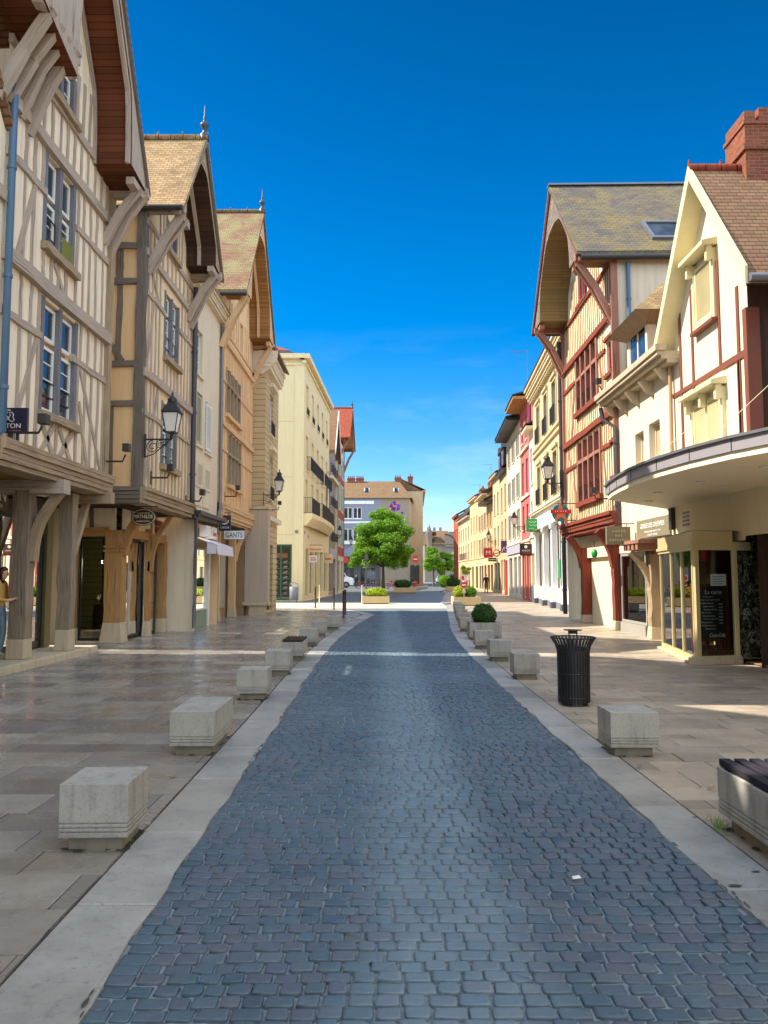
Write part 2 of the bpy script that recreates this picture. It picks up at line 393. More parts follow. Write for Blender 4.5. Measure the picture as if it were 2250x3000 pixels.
def m_farpav():
    t = NT('distant_paving'); uv = t.coord('Object')
    br = t.n('TexBrick', {'Vector': uv, 'Color1': lin((170,148,122)), 'Color2': lin((194,172,144)), 'Mortar': lin((110,96,80)), 'Scale': 1., 'Mortar Size': .012, 'Brick Width': .7, 'Row Height': .4})
    col = t.mix(t.math('MULTIPLY', t.noise(uv, .4, 5), .5), br.outputs['Color'], lin((150,132,112)))
    return t.set(col, .6)
M_FARPAV = m_farpav()
M_GROUND = m_plaster('earth_base', (.22,.19,.16,1))

# ---------------------------------------------------------------- ground geometry
def curve(pts, y):
    """piecewise linear x(y)"""
    if y <= pts[0][0]: return pts[0][1]
    for (a, xa), (b, xb) in zip(pts, pts[1:]):
        if y <= b: return xa + (xb-xa)*(y-a)/(b-a)
    return pts[-1][1]
LIN = [(0,-1.13),(3,-1.13),(5.3,-1.16),(9,-1.18),(12.8,-1.25),(16,-1.25),(20,-1.2),(25.7,-.92),(31.5,-.51)]
LOUT = [(0,-1.54),(4,-1.55),(9,-1.57),(13.7,-1.63),(17,-1.63),(20,-1.6),(25.7,-1.36),(31.5,-.98)]
RIN = [(0,1.80),(4,1.79),(8,1.76),(11.7,1.74),(16,1.78),(20,1.86),(23.5,2.03),(30,2.5),(39.5,3.2),(60,4.6)]
ROUT = [(0,2.16),(6.8,2.14),(12,2.10),(16,2.12),(19.8,2.2),(27,2.66),(36.6,3.4),(42,3.8),(60,5.05)]
def flat(name, poly, z, mat, kind='structure'):
    m = MB(); m.poly([(x, y, z) for x, y in poly]); return tag(m.build(name, mat), kind=kind)
flat('ground', [(-900,-300),(900,-300),(900,1600),(-900,1600)], -.12, M_GROUND)
# grout bed of the near carriageway and its stones
ys = [-6+k*1.5 for k in range(30)]
g = MB()
for y0, y1 in zip(ys, ys[1:]):
    if y1 > 38.5: break
    l0 = curve(LIN, y0) if y0 < 31.5 else -.5-(y0-31.5)*.2; l1 = curve(LIN, y1) if y1 < 31.5 else -.5-(y1-31.5)*.2
    n = 6
    for k in range(n):
        f = lambda l, r, t: l-.1 + (r-l+.2)*t
        a0, a1 = f(l0, curve(RIN, y0), k/n), f(l0, curve(RIN, y0), (k+1)/n); b0, b1 = f(l1, curve(RIN, y1), k/n), f(l1, curve(RIN, y1), (k+1)/n)
        g.poly([(a0,y0,-.016),(a1,y0,-.016),(b1,y1,-.016),(b0,y1,-.016)])
tag(g.build('road_bed', M_GROUT), kind='structure')
R2 = random.Random(5)
cb = MB(); y = 1.6; row = 0
while y < 36.5:
    dy = R2.uniform(.084, .108)
    yl = min(y, 31.5); x0 = (curve(LIN, y) if y < 31.4 else -.5-(y-31.4)*.55) - R2.uniform(.0, .03); x1 = curve(RIN, y) + .02
    x = x0
    while x < x1-.05:
        dx = R2.uniform(.082, .135); dx = min(dx, x1-x)
        if dx < .05: break
        gp = R2.uniform(.004, .008); cy = y + .012*math.sin(x*1.1+y*.25) + R2.uniform(-.006, .006)
        h = -.004 + .012*noise.noise(V((x*.8, y*.5, 0))) + R2.uniform(-.003, .003); tl = R2.uniform(-.004, .004)
        w2 = dx/2-gp; d2 = dy/2-gp; cx = x+dx/2; c = min(w2, d2)*R2.uniform(.14, .34)
        jt = [V((R2.uniform(-.0035,.0035), R2.uniform(-.0035,.0035), 0)) for _ in range(8)]
        def ring(s, z):
            W = w2*s; D = d2*s; k = c*s; sk = tl*3
            return [p_+j_ for p_, j_ in zip([V((cx-W+k+sk,cy-D,z)),V((cx+W-k+sk,cy-D,z)),V((cx+W,cy-D+k,z+tl)),V((cx+W,cy+D-k,z+tl)),V((cx+W-k-sk,cy+D,z)),V((cx-W+k-sk,cy+D,z)),V((cx-W,cy+D-k,z-tl)),V((cx-W,cy-D+k,z-tl))], jt)]
        rows = [ring(1, -.05), ring(1, h-.0045), ring(.97, h-.0006), ring(.7, h)]
        cb.quadgrid(rows, True, True); cb.poly(rows[-1], smooth=True)
        i0 = len(cb.v)-8; cb.f[-1] = [k-8 for k in range(i0, i0+8)]; del cb.v[i0:]
        x += dx
    y += dy; row += 1
tag(cb.build('road', M_COB), kind='structure')
# slabs
def slab(m, pts, z, th=.06, ch=.004):
    c = V((sum(p[0] for p in pts)/len(pts), sum(p[1] for p in pts)/len(pts), 0))
    top = []; n = len(pts); zz = [z + R2.uniform(-.0015, .0015) for _ in pts]
    outer = [V((p[0], p[1], zz[k]-ch)) for k, p in enumerate(pts)]
    inner = [V((p[0], p[1], zz[k])) + (c-V((p[0], p[1], 0))).normalized()*ch*1.6 for k, p in enumerate(pts)]
    low = [V((p.x, p.y, z-th)) for p in outer]
    i = len(m.v); m.v += low+outer+inner
    for r in range(2):
        for k in range(n):
            k2 = (k+1) % n; m.f.append([i+r*n+k, i+r*n+k2, i+(r+1)*n+k2, i+(r+1)*n+k]); m.uv.append(None); m.sm.append(False); m.mi.append(0)
    m.f.append([i+2*n+k for k in range(n)]); m.uv.append(None); m.sm.append(False); m.mi.append(0)
def kerb(inn, out, y0, y1, name):
    m = MB(); y = y0
    while y < y1:
        L = R2.uniform(.95, 1.5); e = min(y+L, y1); g_ = .004
        wob = lambda: R2.uniform(-.02, .012)
        A, B = curve(inn, y+g_), curve(inn, e-g_); C, D = curve(out, e-g_), curve(out, y+g_); s = 1 if out[0][1] > inn[0][1] else -1
        mid = [(A+(B-A)*t - s*wob(), y+g_+(e-y-2*g_)*t) for t in (.2,.4,.6,.8)]
        pts = [(A, y+g_)] + mid + [(B, e-g_), (C-s*.006, e-g_), (D-s*.006, y+g_)]
        if s < 0: pts = pts[::-1]
        # keep counter-clockwise
        ar = sum(pts[k-1][0]*pts[k][1]-pts[k][0]*pts[k-1][1] for k in range(len(pts)))
        if ar < 0: pts = pts[::-1]
        slab(m, pts, .004, .12, .006); y = e
    tag(m.build(name, M_KERB), kind='structure')
kerb(LIN, LOUT, -4, 31.5, 'kerb'); kerb(RIN, ROUT, -4, 43, 'kerb')
# rounded kerb end at the crossing
m = MB(); prev = None
arc = [(-.51,31.5),(-.42,32.3),(-.62,33.8),(-1.05,35.3),(-1.75,37.0),(-3.0,38.3),(-4.6,39.0)]
arco = [(-.98,31.5),(-.86,32.2),(-1.05,33.5),(-1.48,34.9),(-2.1,36.4),(-3.2,37.6),(-4.6,38.4)]
for k in range(len(arc)-1):
    pts = [arc[k], arc[k+1], arco[k+1], arco[k]]; slab(m, pts, .004, .12, .006)
tag(m.build('kerb', M_KERB), kind='structure')
def paving(name, xa, xb, y0, y1, rowd, wr, mat, skew=0.):
    m = MB(); y = y0
    while y < y1:
        dd = R2.uniform(*rowd); l, r = xa(y), xb(y); l1, r1 = xa(y+dd), xb(y+dd); x = l - R2.uniform(0, .5)
        while x < r:
            ww = R2.uniform(*wr); a = max(x, l); b = min(x+ww, r)
            if b-a > .04:
                fa = lambda t: l1 if a == l else a; 
                A1 = l1 if a == l else a; B1 = r1 if b == r else b; j = .0045
                slab(m, [(a+j,y+j),(b-j,y+j),(B1-j,y+dd-j),(A1+j,y+dd-j)], R2.uniform(-.002, .002), .05, .003)
            x += ww
        y += dd
    return tag(m.build(name, mat), kind='structure')
def lo(y): return curve(LOUT, y) if y < 31.5 else curve([(31.5,-.98),(33.5,-1.05),(34.9,-1.48),(36.4,-2.1),(37.6,-3.2),(38.4,-4.7)], y)
paving('pavement', lambda y: -9.0, lambda y: lo(y)-.004, -3, 38.3, (.36,.5), (.55,1.25), M_PAV_L)
paving('pavement', lambda y: curve(ROUT, y)+.004, lambda y: 11.5, -3, 46, (.2,.34), (.4,.95), M_PAV_R)
flat('pavement_bed', [(-9.5,-4),(-.9,-4),(-.9,38.4),(-9.5,38.4)], -.045, M_GROUND)
flat('pavement_bed', [(1.9,-4),(12,-4),(12,46),(1.9,46)], -.045, M_GROUND)
# dark moss and dirt caught along the edge of the setts
mm = MB(); rm = random.Random(77)
for side, ln in ((1, LIN), (-1, RIN)):
    y = 1.8
    while y < 22:
        if noise.noise(V((y*.9, side*7., 3.))) > .12 and rm.random() < .8:
            L_ = rm.uniform(.012, .06); n_ = 9; wdt = rm.uniform(.003, .012) if side == 1 else rm.uniform(.003,.009); cx = curve(ln, y)+side*rm.uniform(-.022,.004)
            mm.poly([(cx+wdt*math.cos(6.283*k/n_)*rm.uniform(.45,1.1), y+L_*math.sin(6.283*k/n_)*rm.uniform(.6,1), .0115+.001*rm.random()) for k in range(n_)])
        y += rm.uniform(.012, .09)
for ln in (LOUT, ROUT):
    y = 1.5
    while y < 28:
        L_ = rm.uniform(.2, .7); x0 = curve(ln, y)-.005; mm.poly([(x0-rm.uniform(.001,.006), y, .0075), (x0+rm.uniform(.001,.004), y, .0075), (curve(ln,y+L_)+rm.uniform(-.001,.003), y+L_, .0075), (curve(ln,y+L_)-rm.uniform(.002,.008), y+L_, .0075)]); y += L_*rm.uniform(.8,1.25)
for _ in range(26):
    x, y = rm.uniform(-6, -1.2), rm.uniform(2.6, 12); r = rm.uniform(.006, .022); mm.poly([(x+r*2*math.cos(.7*k)*rm.uniform(.3,1.1), y+r*math.sin(.7*k)*rm.uniform(.3,1.1), .0105) for k in range(9)])
for _ in range(24):
    x, y = rm.uniform(1.85, 5), rm.uniform(4, 12); r = rm.uniform(.006, .02); mm.poly([(x+r*2.4*math.cos(.7*k)*rm.uniform(.3,1.1), y+r*math.sin(.7*k)*rm.uniform(.3,1.1), .0105) for k in range(9)])
tag(mm.build('moss_and_dirt', m_plaster('dark_moss', (.085,.085,.066,1), .5, .3, (.04,.042,.03,1))), 'dark moss and dirt in the joints along the kerbs', kind='stuff')
# the crossing square and the far street
flat('square', [(-60,38.2),(3.3,38.2),(4.6,60),(5.6,78),(8.5,100),(14,135),(26,190),(18,190),(4,150),(-60,150)], -.018, M_FARCOB)
flat('square', [(-6.5,36.2),(3.3,36.2),(3.3,38.25),(-6.5,38.25)], -.024, M_FARCOB)
def m_pale():
    t = NT('pale_crossing'); uv = t.coord('Object'); br = t.n('TexBrick', {'Vector': uv, 'Color1': lin((196,184,160)), 'Color2': lin((214,204,182)), 'Mortar': lin((150,140,122)), 'Scale': 1., 'Mortar Size': .012, 'Brick Width': .8, 'Row Height': .45})
    return t.set(t.mix(t.math('MULTIPLY', t.noise(uv, .5, 5), .4), br.outputs['Color'], lin((176,164,144))), .55)
flat('crossing', [(-9,38.6),(3.25,38.6),(3.45,46),(-9,46.4)], -.012, m_pale())
flat('pavement', [(3.7,45.9),(30,45.9),(30,100),(40,190),(27,190),(14.6,135),(9.1,100),(6.1,78),(5.0,60)], -.002, M_FARPAV)
flat('pavement', [(-60,49.0),(-5.0,49.0),(-4.2,60),(-3.6,76),(-60,76)], -.010, M_FARPAV)
m = MB()
for k in range(8):
    y0 = 46+k*4.; y1 = y0+3.98
    f0, f1 = 3.7+(y0-45.9)*.092, 3.7+(y1-45.9)*.092
    slab(m, [(f0-.36,y0),(f0,y0),(f1,y1),(f1-.36,y1)], .004, .1)
tag(m.build('kerb', M_KERB), kind='structure')
# ---------------------------------------------------------------- shared materials
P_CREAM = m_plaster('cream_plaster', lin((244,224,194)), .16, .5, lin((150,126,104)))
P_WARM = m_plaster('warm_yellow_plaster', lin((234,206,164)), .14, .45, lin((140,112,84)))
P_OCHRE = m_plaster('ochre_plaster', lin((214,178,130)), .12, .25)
P_PALE = m_plaster('pale_render', lin((222,206,178)), .12, .3, lin((130,112,96)))
P_ORANGE = m_plaster('apricot_plaster', lin((240,204,158)), .12, .25)
P_BUTTER = m_plaster('butter_render', lin((232,212,164)), .08, .15)
P_STRAW = m_plaster('straw_plaster', lin((240,224,188)), .12, .4)
P_FAR = m_plaster('far_grey_stone', lin((140,130,116)), .15, .3)
P_WHITE = m_plaster('warm_white_render', lin((226,212,182)), .12, .32)
P_STONE = m_plaster('dressed_stone', lin((206,184,142)), .2, .4)
P_SAND = m_plaster('sandy_render', lin((205,180,140)), .18, .4)
P_PINK = m_plaster('rose_render', lin((204,104,98)), .1, .2)
P_BLUE = m_plaster('blue_grey_render', lin((142,146,160)), .08, .15)
P_GREY = m_plaster('grey_render', lin((160,146,126)), .15, .4)
P_RED = m_plaster('brick_red_render', lin((176,84,64)), .12, .3)
T_GREY = m_timber('weathered_oak', lin((184,166,148)), lin((140,124,110)), .8)
T_PILL = m_timber('battered_oak', lin((156,138,116)), lin((88,76,64)), .95)
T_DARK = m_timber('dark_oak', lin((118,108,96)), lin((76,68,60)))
T_PALE = m_timber('bleached_oak', lin((174,152,122)), lin((116,98,78)))
T_HONEY = m_timber('honey_oak', lin((180,138,88)), lin((130,94,56)), .8)
T_ORANGE = m_timber('apricot_oak', lin((216,180,136)), lin((188,150,110)), .5)
T_BLUEG = m_timber('blue_grey_oak', lin((126,124,126)), lin((92,90,92)), .5)
T_RED = m_timber('oxblood_timber', lin((140,70,52)), lin((98,48,38)), .7)
T_REDP = m_timber('faded_red_timber', lin((164,118,98)), lin((128,86,70)), .6)
X_COPP = m_paint('tan_pipe', lin((176,140,104)), .5)
T_STRAW = m_timber('straw_timber', lin((180,148,106)), lin((146,114,78)), .4)
B_BROWN = m_brick('brown_boards', lin((120,66,36)), lin((92,50,28)), lin((40,22,14)), 3.0, .13, .006, .5)
B_DARK = m_brick('dark_boards', lin((78,54,38)), lin((58,40,30)), lin((26,18,14)), 3.0, .15, .006, .5)
B_TAN = m_brick('tan_boards', lin((170,122,68)), lin((138,98,56)), lin((60,42,26)), 3.0, .14, .006, .5)
B_OLIVE = m_brick('olive_boards', lin((150,124,78)), lin((132,108,68)), lin((60,48,30)), 3.0, .11, .005, .5)
R_TAN = m_tiles('mossy_tan_tiles', lin((190,158,112)), lin((148,116,82)), lin((104,88,50)), .55)
R_GREEN = m_tiles('mossy_green_tiles', lin((150,112,86)), lin((122,90,70)), lin((142,140,92)), .7)
R_BROWN = m_tiles('brown_tiles', lin((158,120,90)), lin((132,98,74)), lin((126,110,74)), .4, .13, .19, .3)
R_SLATE = m_tiles('lichen_slates', lin((122,112,100)), lin((98,90,82)), lin((146,126,72)), .6, .14, .22)
R_SLATEC = m_tiles('slate_cladding', lin((150,132,118)), lin((112,98,90)), None, 0, .12, .2, .2)
R_RED = m_tiles('red_tiles', lin((170,84,58)), lin((140,66,46)), None, 0, .14, .2)
R_FAR = m_tiles('faded_tiles', lin((146,114,80)), lin((116,88,64)), lin((120,104,70)), .4, .2, .3)
R_DARK = m_tiles('dark_slates', lin((84,78,78)), lin((58,54,56)), None, 0, .16, .24)
K_BRICK = m_brick('chimney_brick', lin((160,88,58)), lin((116,60,42)), lin((140,108,86)), .22, .075)
K_PLANK = m_brick('coursed_cladding', lin((206,180,138)), lin((194,168,128)), lin((120,98,70)), 1.4, .24, .014, .5)
S_PLINTH = m_plaster('stone_plinth', lin((196,178,148)), .25, .5)
G_WIN = m_glass('window_glass'); G_SHOP = m_shopglass()
X_WHITE = m_paint('white_joinery', lin((226,222,212))); X_GREYF = m_paint('grey_joinery', lin((120,120,126)))
X_BLACK = m_paint('black_iron', lin((34,32,34)), .42, .2); X_DARK = m_paint('dark_joinery', lin((48,44,40)), .5)
X_ZINC = m_paint('zinc', lin((120,122,128)), .45, .15, .5); X_PIPE = m_paint('blue_pipe', lin((74,104,128)), .4)
X_DPIPE = m_paint('dark_pipe', lin((62,58,62)), .45); X_CREAMP = m_paint('cream_paint', lin((222,208,160)), .5); X_MAROON = m_paint('maroon_paint', lin((122,66,46)), .6)
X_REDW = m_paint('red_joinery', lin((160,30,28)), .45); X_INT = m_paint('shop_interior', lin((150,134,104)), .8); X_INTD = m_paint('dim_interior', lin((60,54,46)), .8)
X_NAVY = m_paint('navy_panel', lin((30,26,50)), .35); X_SIGNW = m_paint('sign_white', lin((238,236,230)), .4); X_TAUPE = m_paint('taupe_panel', lin((122,114,88)), .5)
X_GREEN = m_paint('leaf_green_panel', lin((34,150,74)), .4); X_TEAL = m_paint('teal_panel', lin((10,128,128)), .4); X_REDS = m_paint('sign_red', lin((206,40,30)), .4)
X_ORNG = m_paint('sign_orange', lin((222,120,72)), .4); X_PURP = m_paint('purple_panel', lin((84,24,110)), .4); X_BROWNP = m_paint('chocolate_panel', lin((48,26,20)), .4)
X_GREYG = m_paint('grey_green_fascia', lin((66,68,56)), .5); X_YEL = m_paint('sign_yellow', lin((226,220,40)), .5); X_SHUT = m_paint('mint_shutter', lin((146,178,158)), .55)
X_GREYS = m_paint('grey_shutter', lin((156,150,140)), .6); X_LILAC = m_paint('lilac_grey', lin((176,168,182)), .5); X_BOTTLE = m_paint('bottle_green', lin((40,96,66)), .4)

# ---------------------------------------------------------------- building kit
def clip_poly(poly, clip):
    def inside(p, a, b): return (b[0]-a[0])*(p[1]-a[1]) - (b[1]-a[1])*(p[0]-a[0]) >= -1e-9
    out = poly
    for a, b in zip(clip, clip[1:]+clip[:1]):
        inp = out; out = []
        for k in range(len(inp)):
            p, q = inp[k-1], inp[k]; ip, iq = inside(p, a, b), inside(q, a, b)
            if ip != iq:
                d1 = (b[0]-a[0])*(p[1]-a[1])-(b[1]-a[1])*(p[0]-a[0]); d2 = (b[0]-a[0])*(q[1]-a[1])-(b[1]-a[1])*(q[0]-a[0]); t = d1/(d1-d2)
                out.append((p[0]+(q[0]-p[0])*t, p[1]+(q[1]-p[1])*t))
            if iq: out.append(q)
        if not out: return []
    return out
def wall(root, F, a0, a1, z0, z1, mat, holes=(), clip=None, rev=.2, o=0., name='wall'):
    m = MB(); A = sorted({a0, a1} | {min(max(h[k], a0), a1) for h in holes for k in (0, 1)}); Z = sorted({z0, z1} | {min(max(h[k], z0), z1) for h in holes for k in (2, 3)})
    for x0, x1 in zip(A, A[1:]):
        for y0, y1 in zip(Z, Z[1:]):
            cx, cy = (x0+x1)/2, (y0+y1)/2
            if any(h[0] < cx < h[1] and h[2] < cy < h[3] for h in holes): continue
            q = [(x0,y0),(x1,y0),(x1,y1),(x0,y1)]
            if clip: q = clip_poly(q, clip)
            if len(q) > 2: m.poly([F.P(a, z, o) for a, z in q])
    for h in holes:
        for (p, q) in (((h[0],h[2]),(h[0],h[3])),((h[1],h[2]),(h[1],h[3])),((h[0],h[2]),(h[1],h[2])),((h[0],h[3]),(h[1],h[3]))):
            m.poly([F.P(*p, o), F.P(*q, o), F.P(*q, o-rev), F.P(*p, o-rev)])
    return m.build(name, mat, root)
def shell(root, F, a0, a1, z0, z1, depth, mat, rear=True, o=0.):
    for a in (a0, a1):
        m = MB(); m.poly([F.P(a,z0,o), F.P(a,z1,o), F.P(a,z1,-depth), F.P(a,z0,-depth)]); m.build('side_wall', mat, root)
    if rear:
        m = MB(); m.poly([F.P(a0,z0,-depth), F.P(a1,z0,-depth), F.P(a1,z1,-depth), F.P(a0,z1,-depth)]); m.build('rear_wall', mat, root)
def part(root, name, mat, *boxes, F=None, bevel=0., grain=False):
    m = MB()
    for b in boxes: m.fbox(F, *b, grain=grain)
    return m.build(name, mat, root, bevel)
def window(root, F, a0, a1, z0, z1, mat=None, leaves=2, rows=3, o=-.13, fw=.055, bar=.022, glass=None, sill=None, name='window'):
    mat = mat or X_WHITE; m = MB(); f = m.fbox
    f(F, a0, a0+fw, z0, z1, o, o+.05); f(F, a1-fw, a1, z0, z1, o, o+.05); f(F, a0+fw, a1-fw, z0, z0+fw, o, o+.05); f(F, a0+fw, a1-fw, z1-fw, z1, o, o+.05)
    lw = (a1-a0-2*fw)/leaves
    for k in range(1, leaves): x = a0+fw+lw*k; f(F, x-fw*.55, x+fw*.55, z0+fw, z1-fw, o+.002, o+.047)
    for r in range(1, rows):
        z = z0+(z1-z0)*r/rows
        for k in range(leaves): f(F, a0+fw+lw*k+(fw*.55 if k else 0), a0+fw+lw*(k+1)-(fw*.55 if k < leaves-1 else 0), z-bar/2, z+bar/2, o+.006, o+.04)
    w_ = m.build(name, mat, root)
    g = MB(); g.fbox(F, a0+fw*.5, a1-fw*.5, z0+fw*.5, z1-fw*.5, o+.012, o+.022); g.build('pane', glass or G_WIN, w_)
    if sill:
        s = MB(); s.fbox(F, a0-.06, a1+.06, z0-.09, z0-.003, o, .07); s.build('sill', sill, w_, .008)
    return w_
def shutter(root, F, a0, a1, z0, z1, mat, o=.02, louvre=14, name='shutter'):
    m = MB(); t = .035; f = m.fbox
    f(F, a0, a0+.06, z0, z1, o, o+t); f(F, a1-.06, a1, z0, z1, o, o+t); f(F, a0+.06, a1-.06, z0, z0+.08, o, o+t); f(F, a0+.06, a1-.06, z1-.08, z1, o, o+t)
    f(F, a0+.06, a1-.06, z0+.08, z1-.08, o, o+.008)
    for k in range(louvre):
        z = z0+.08+(z1-z0-.16)*(k+.5)/louvre; h = (z1-z0-.16)/louvre
        m.poly([F.P(a0+.06, z-h*.45, o+.03), F.P(a1-.06, z-h*.45, o+.03), F.P(a1-.06, z+h*.45, o+.01), F.P(a0+.06, z+h*.45, o+.01)])
    return m.build(name, mat, root)
def railing(root, F, a0, a1, z0, z1, o, step=.11, name='railing', scroll=False):
    m = MB(); r = .011
    for z in (z0, z1): m.tube([F.P(a0,z,o), F.P(a1,z,o)], r*1.3, 5)
    n = max(2, int((a1-a0)/step))
    for k in range(n+1):
        a = a0+(a1-a0)*k/n; m.tube([F.P(a,z0,o), F.P(a,z1,o)], r, 4, False)
    if o > .15:
        for a in (a0, a1):
            for z in (z0, z1): m.tube([F.P(a,z,0), F.P(a,z,o)], r*1.3, 5)
            for k in range(1, 4): m.tube([F.P(a,z0,o*k/4), F.P(a,z1,o*k/4)], r, 4, False)
    return m.build(name, X_BLACK, root)
def studs(root, F, z0, z1, al, mat, w=.088, o=.018, lean=.025, name='stud'):
    for a in al:
        m = MB(); la = rnd.uniform(-lean, lean); lb = rnd.uniform(-lean, lean); ww = w*rnd.uniform(.75, 1.2)
        m.bar(F.P(a+la, z0, o-.03+.012), F.P(a+lb, z1, o-.03+.012), ww, .05, F.d, 5, .012); m.build(name, mat, root)
def beam(root, F, a0, a1, z0, z1, mat, o=.05, name='beam', jit=.014):
    m = MB(); z = (z0+z1)/2; m.bar(F.P(a0, z+rnd.uniform(-.01,.01), o/2-.01), F.P(a1, z+rnd.uniform(-.01,.01), o/2-.01), z1-z0, o+.02, (0,0,1), 6, jit); return m.build(name, mat, root)
def brace(root, F, p, q, mat, w=.13, o=.034, bow=0., name='brace'):
    m = MB()
    if bow:
        pts = [F.P(p[0]+(q[0]-p[0])*t+bow*math.sin(math.pi*t), p[1]+(q[1]-p[1])*t, o/2) for t in (0,.2,.4,.6,.8,1)]
        for a, b in zip(pts, pts[1:]): m.bar(a, b, w, o+.02, F.n.cross(b-a))
    else: m.bar(F.P(*p, o/2-.01), F.P(*q, o/2-.01), w*rnd.uniform(.85,1.1), o+.02, F.n.cross(F.P(*q)-F.P(*p)), 4, .008)
    return m.build(name, mat, root)
def roof(root, F, a0, a1, zE, zA, front, depth, mat, e=.12, th=.1, ridge=None, mid=None, finial=False, zEL=None):
    zER = zE
    mid = (a0+a1)/2 if mid is None else mid; m = MB()
    for a in (a0, a1):
        zE = zEL if (zEL and a < mid) else zER; k = (zA-zE)/abs(mid-a); s = -1 if a < mid else 1; ae = a+s*e; ze = zE-e*k
        m.hexa([F.P(ae,ze,front), F.P(mid,zA,front), F.P(mid,zA,-depth), F.P(ae,ze,-depth), F.P(ae,ze+th,front), F.P(mid,zA+th*1.6,front), F.P(mid,zA+th*1.6,-depth), F.P(ae,ze+th,-depth)], False)
    r = m.build('roof', mat, root)
    if ridge:
        g = MB(); n = int((front+depth)/.33)
        for k in range(n):
            o0 = front-.33*k; g.tube([F.P(mid, zA+th*1.4, o0), F.P(mid, zA+th*1.4, o0-.31)], .11, 8)
            if k % 2 == 0: g.tube([F.P(mid, zA+th*1.4+.09, o0-.02), F.P(mid, zA+th*1.4+.2, o0-.02)], [.035,.02], 6)
        g.build('ridge_tiles', ridge, r)
    if finial:
        g = MB(); p = F.P(mid, zA+th, front-.1); g.lathe(p, [(.13,0),(.12,.14),(.05,.22),(.06,.3),(.11,.38),(.12,.44),(.05,.5),(.03,.56),(.045,.62),(.02,.68),(.012,.95),(0,1.0)], 10); g.build('finial', X_DPIPE, r)
    return r
def hood(root, F, aL, aR, zE, zA, D, m_fascia, m_soffit, inner, ztop, base=None, mid=None, power=2.4, brackets=None, m_br=None, ribs=(), edge=None, zEL=None):
    zEL = zEL or zE
    """arched gable hood projecting D in front of the wall"""
    mid = (aL+aR)/2 if mid is None else mid; n = 28; base = zE if base is None else base
    arch = []; outer = []
    for k in range(n+1):
        th = math.pi*k/n; c, s = -math.cos(th), math.sin(th); a = mid+inner*math.copysign(abs(c)**(2/power), c); z = base+(ztop-base)*abs(s)**(2/power)
        z = min(z, (zEL+(zA-zEL)*((a-aL)/(mid-aL)) if a <= mid else zE+(zA-zE)*((aR-a)/(aR-mid)))-.3); arch.append((a, z)); t = k/(n/2)
        outer.append((aL+(mid-aL)*t, zEL+(zA-zEL)*t) if t <= 1 else (mid+(aR-mid)*(t-1), zA+(zE-zA)*(t-1)))
    m = MB()
    for k in range(n): m.poly([F.P(*outer[k], D), F.P(*outer[k+1], D), F.P(*arch[k+1], D), F.P(*arch[k], D)])
    for k in range(n): m.poly([F.P(*outer[k], D-.07), F.P(*outer[k+1], D-.07), F.P(*arch[k+1], D-.07), F.P(*arch[k], D-.07)])
    m.build('bargeboard', m_fascia, root)
    m = MB()
    for k in range(n): m.poly([F.P(*arch[k], D-.003), F.P(*arch[k+1], D-.003), F.P(*arch[k+1], 0), F.P(*arch[k], 0)])
    m.poly([F.P(*outer[0], D-.003), F.P(*arch[0], D-.003), F.P(*arch[0], 0), F.P(*outer[0], 0)]); m.poly([F.P(*outer[-1], D-.003), F.P(*arch[-1], D-.003), F.P(*arch[-1], 0), F.P(*outer[-1], 0)])
    m.build('soffit', m_soffit, root)
    for rb in ribs:
        m = MB()
        for k in range(n):
            (a, z), (b, y) = arch[k], arch[k+1]; cx, cz = mid, base
            sh = lambda a_, z_: (a_+(cx-a_)*.05, z_+(cz-z_)*.05)
            m.hexa([F.P(a,z,D*rb), F.P(b,y,D*rb), F.P(b,y,D*rb-.09), F.P(a,z,D*rb-.09), F.P(*sh(a,z),D*rb), F.P(*sh(b,y),D*rb), F.P(*sh(b,y),D*rb-.09), F.P(*sh(a,z),D*rb-.09)], False)
        m.build('rib', m_br, root)
    if edge:
        m = MB()
        for (p, q) in (((aL, zEL), (mid, zA)), ((mid, zA), (aR, zE))): m.bar(F.P(*p, D+.03), F.P(*q, D+.03), .09, .05, (0,0,1))
        m.build('verge', edge, root)
    zEr = zE
    for a, drop, s in (brackets or []):
        zE = zEL if a < mid else zEr
        for dx, dd, w_ in ((0, 0, .15), (s*.32, .12, .12)):
            m = MB(); z = zE-.08
            m.bar(F.P(a+dx, z-drop+dd, .0), F.P(a+dx+s*.05, z-drop*.45+dd*.5, D*.45), w_, .16, F.d, 2, .01); m.bar(F.P(a+dx+s*.05, z-drop*.45+dd*.5, D*.44), F.P(a+dx+s*.05, z, D-.02), w_, .15, F.d, 2, .01)
            m.build('bracket', m_br, root)
        m = MB(); m.bar(F.P(a, zE-.03, 0), F.P(a, zE-.03, D+.05), .17, .2, F.d, 2, .01); m.build('bracket', m_br, root)
        m = MB(); m.bar(F.P(a-s*.25, zE-.1, D-.12), F.P(a+s*.75, zE-.1, D-.12), .16, .17, (0,0,1), 2, .01); m.build('bracket', m_br, root)
def moulding(root, F, a0, a1, z0, z1, out, mat, n=4, name='jetty_beam'):
    """stepped jetty moulding growing outwards towards the top"""
    m = MB(); h = (z1-z0)/n
    for k in range(n):
        o = out*(.55+.45*k/(n-1)) + (.02 if k % 2 else 0)
        m.bar(F.P(a0, z0+h*(k+.5), o/2-.15), F.P(a1, z0+h*(k+.5), o/2-.15), h-.006, o+.3, (0,0,1), 8, .004)
    return m.build(name, mat, root)
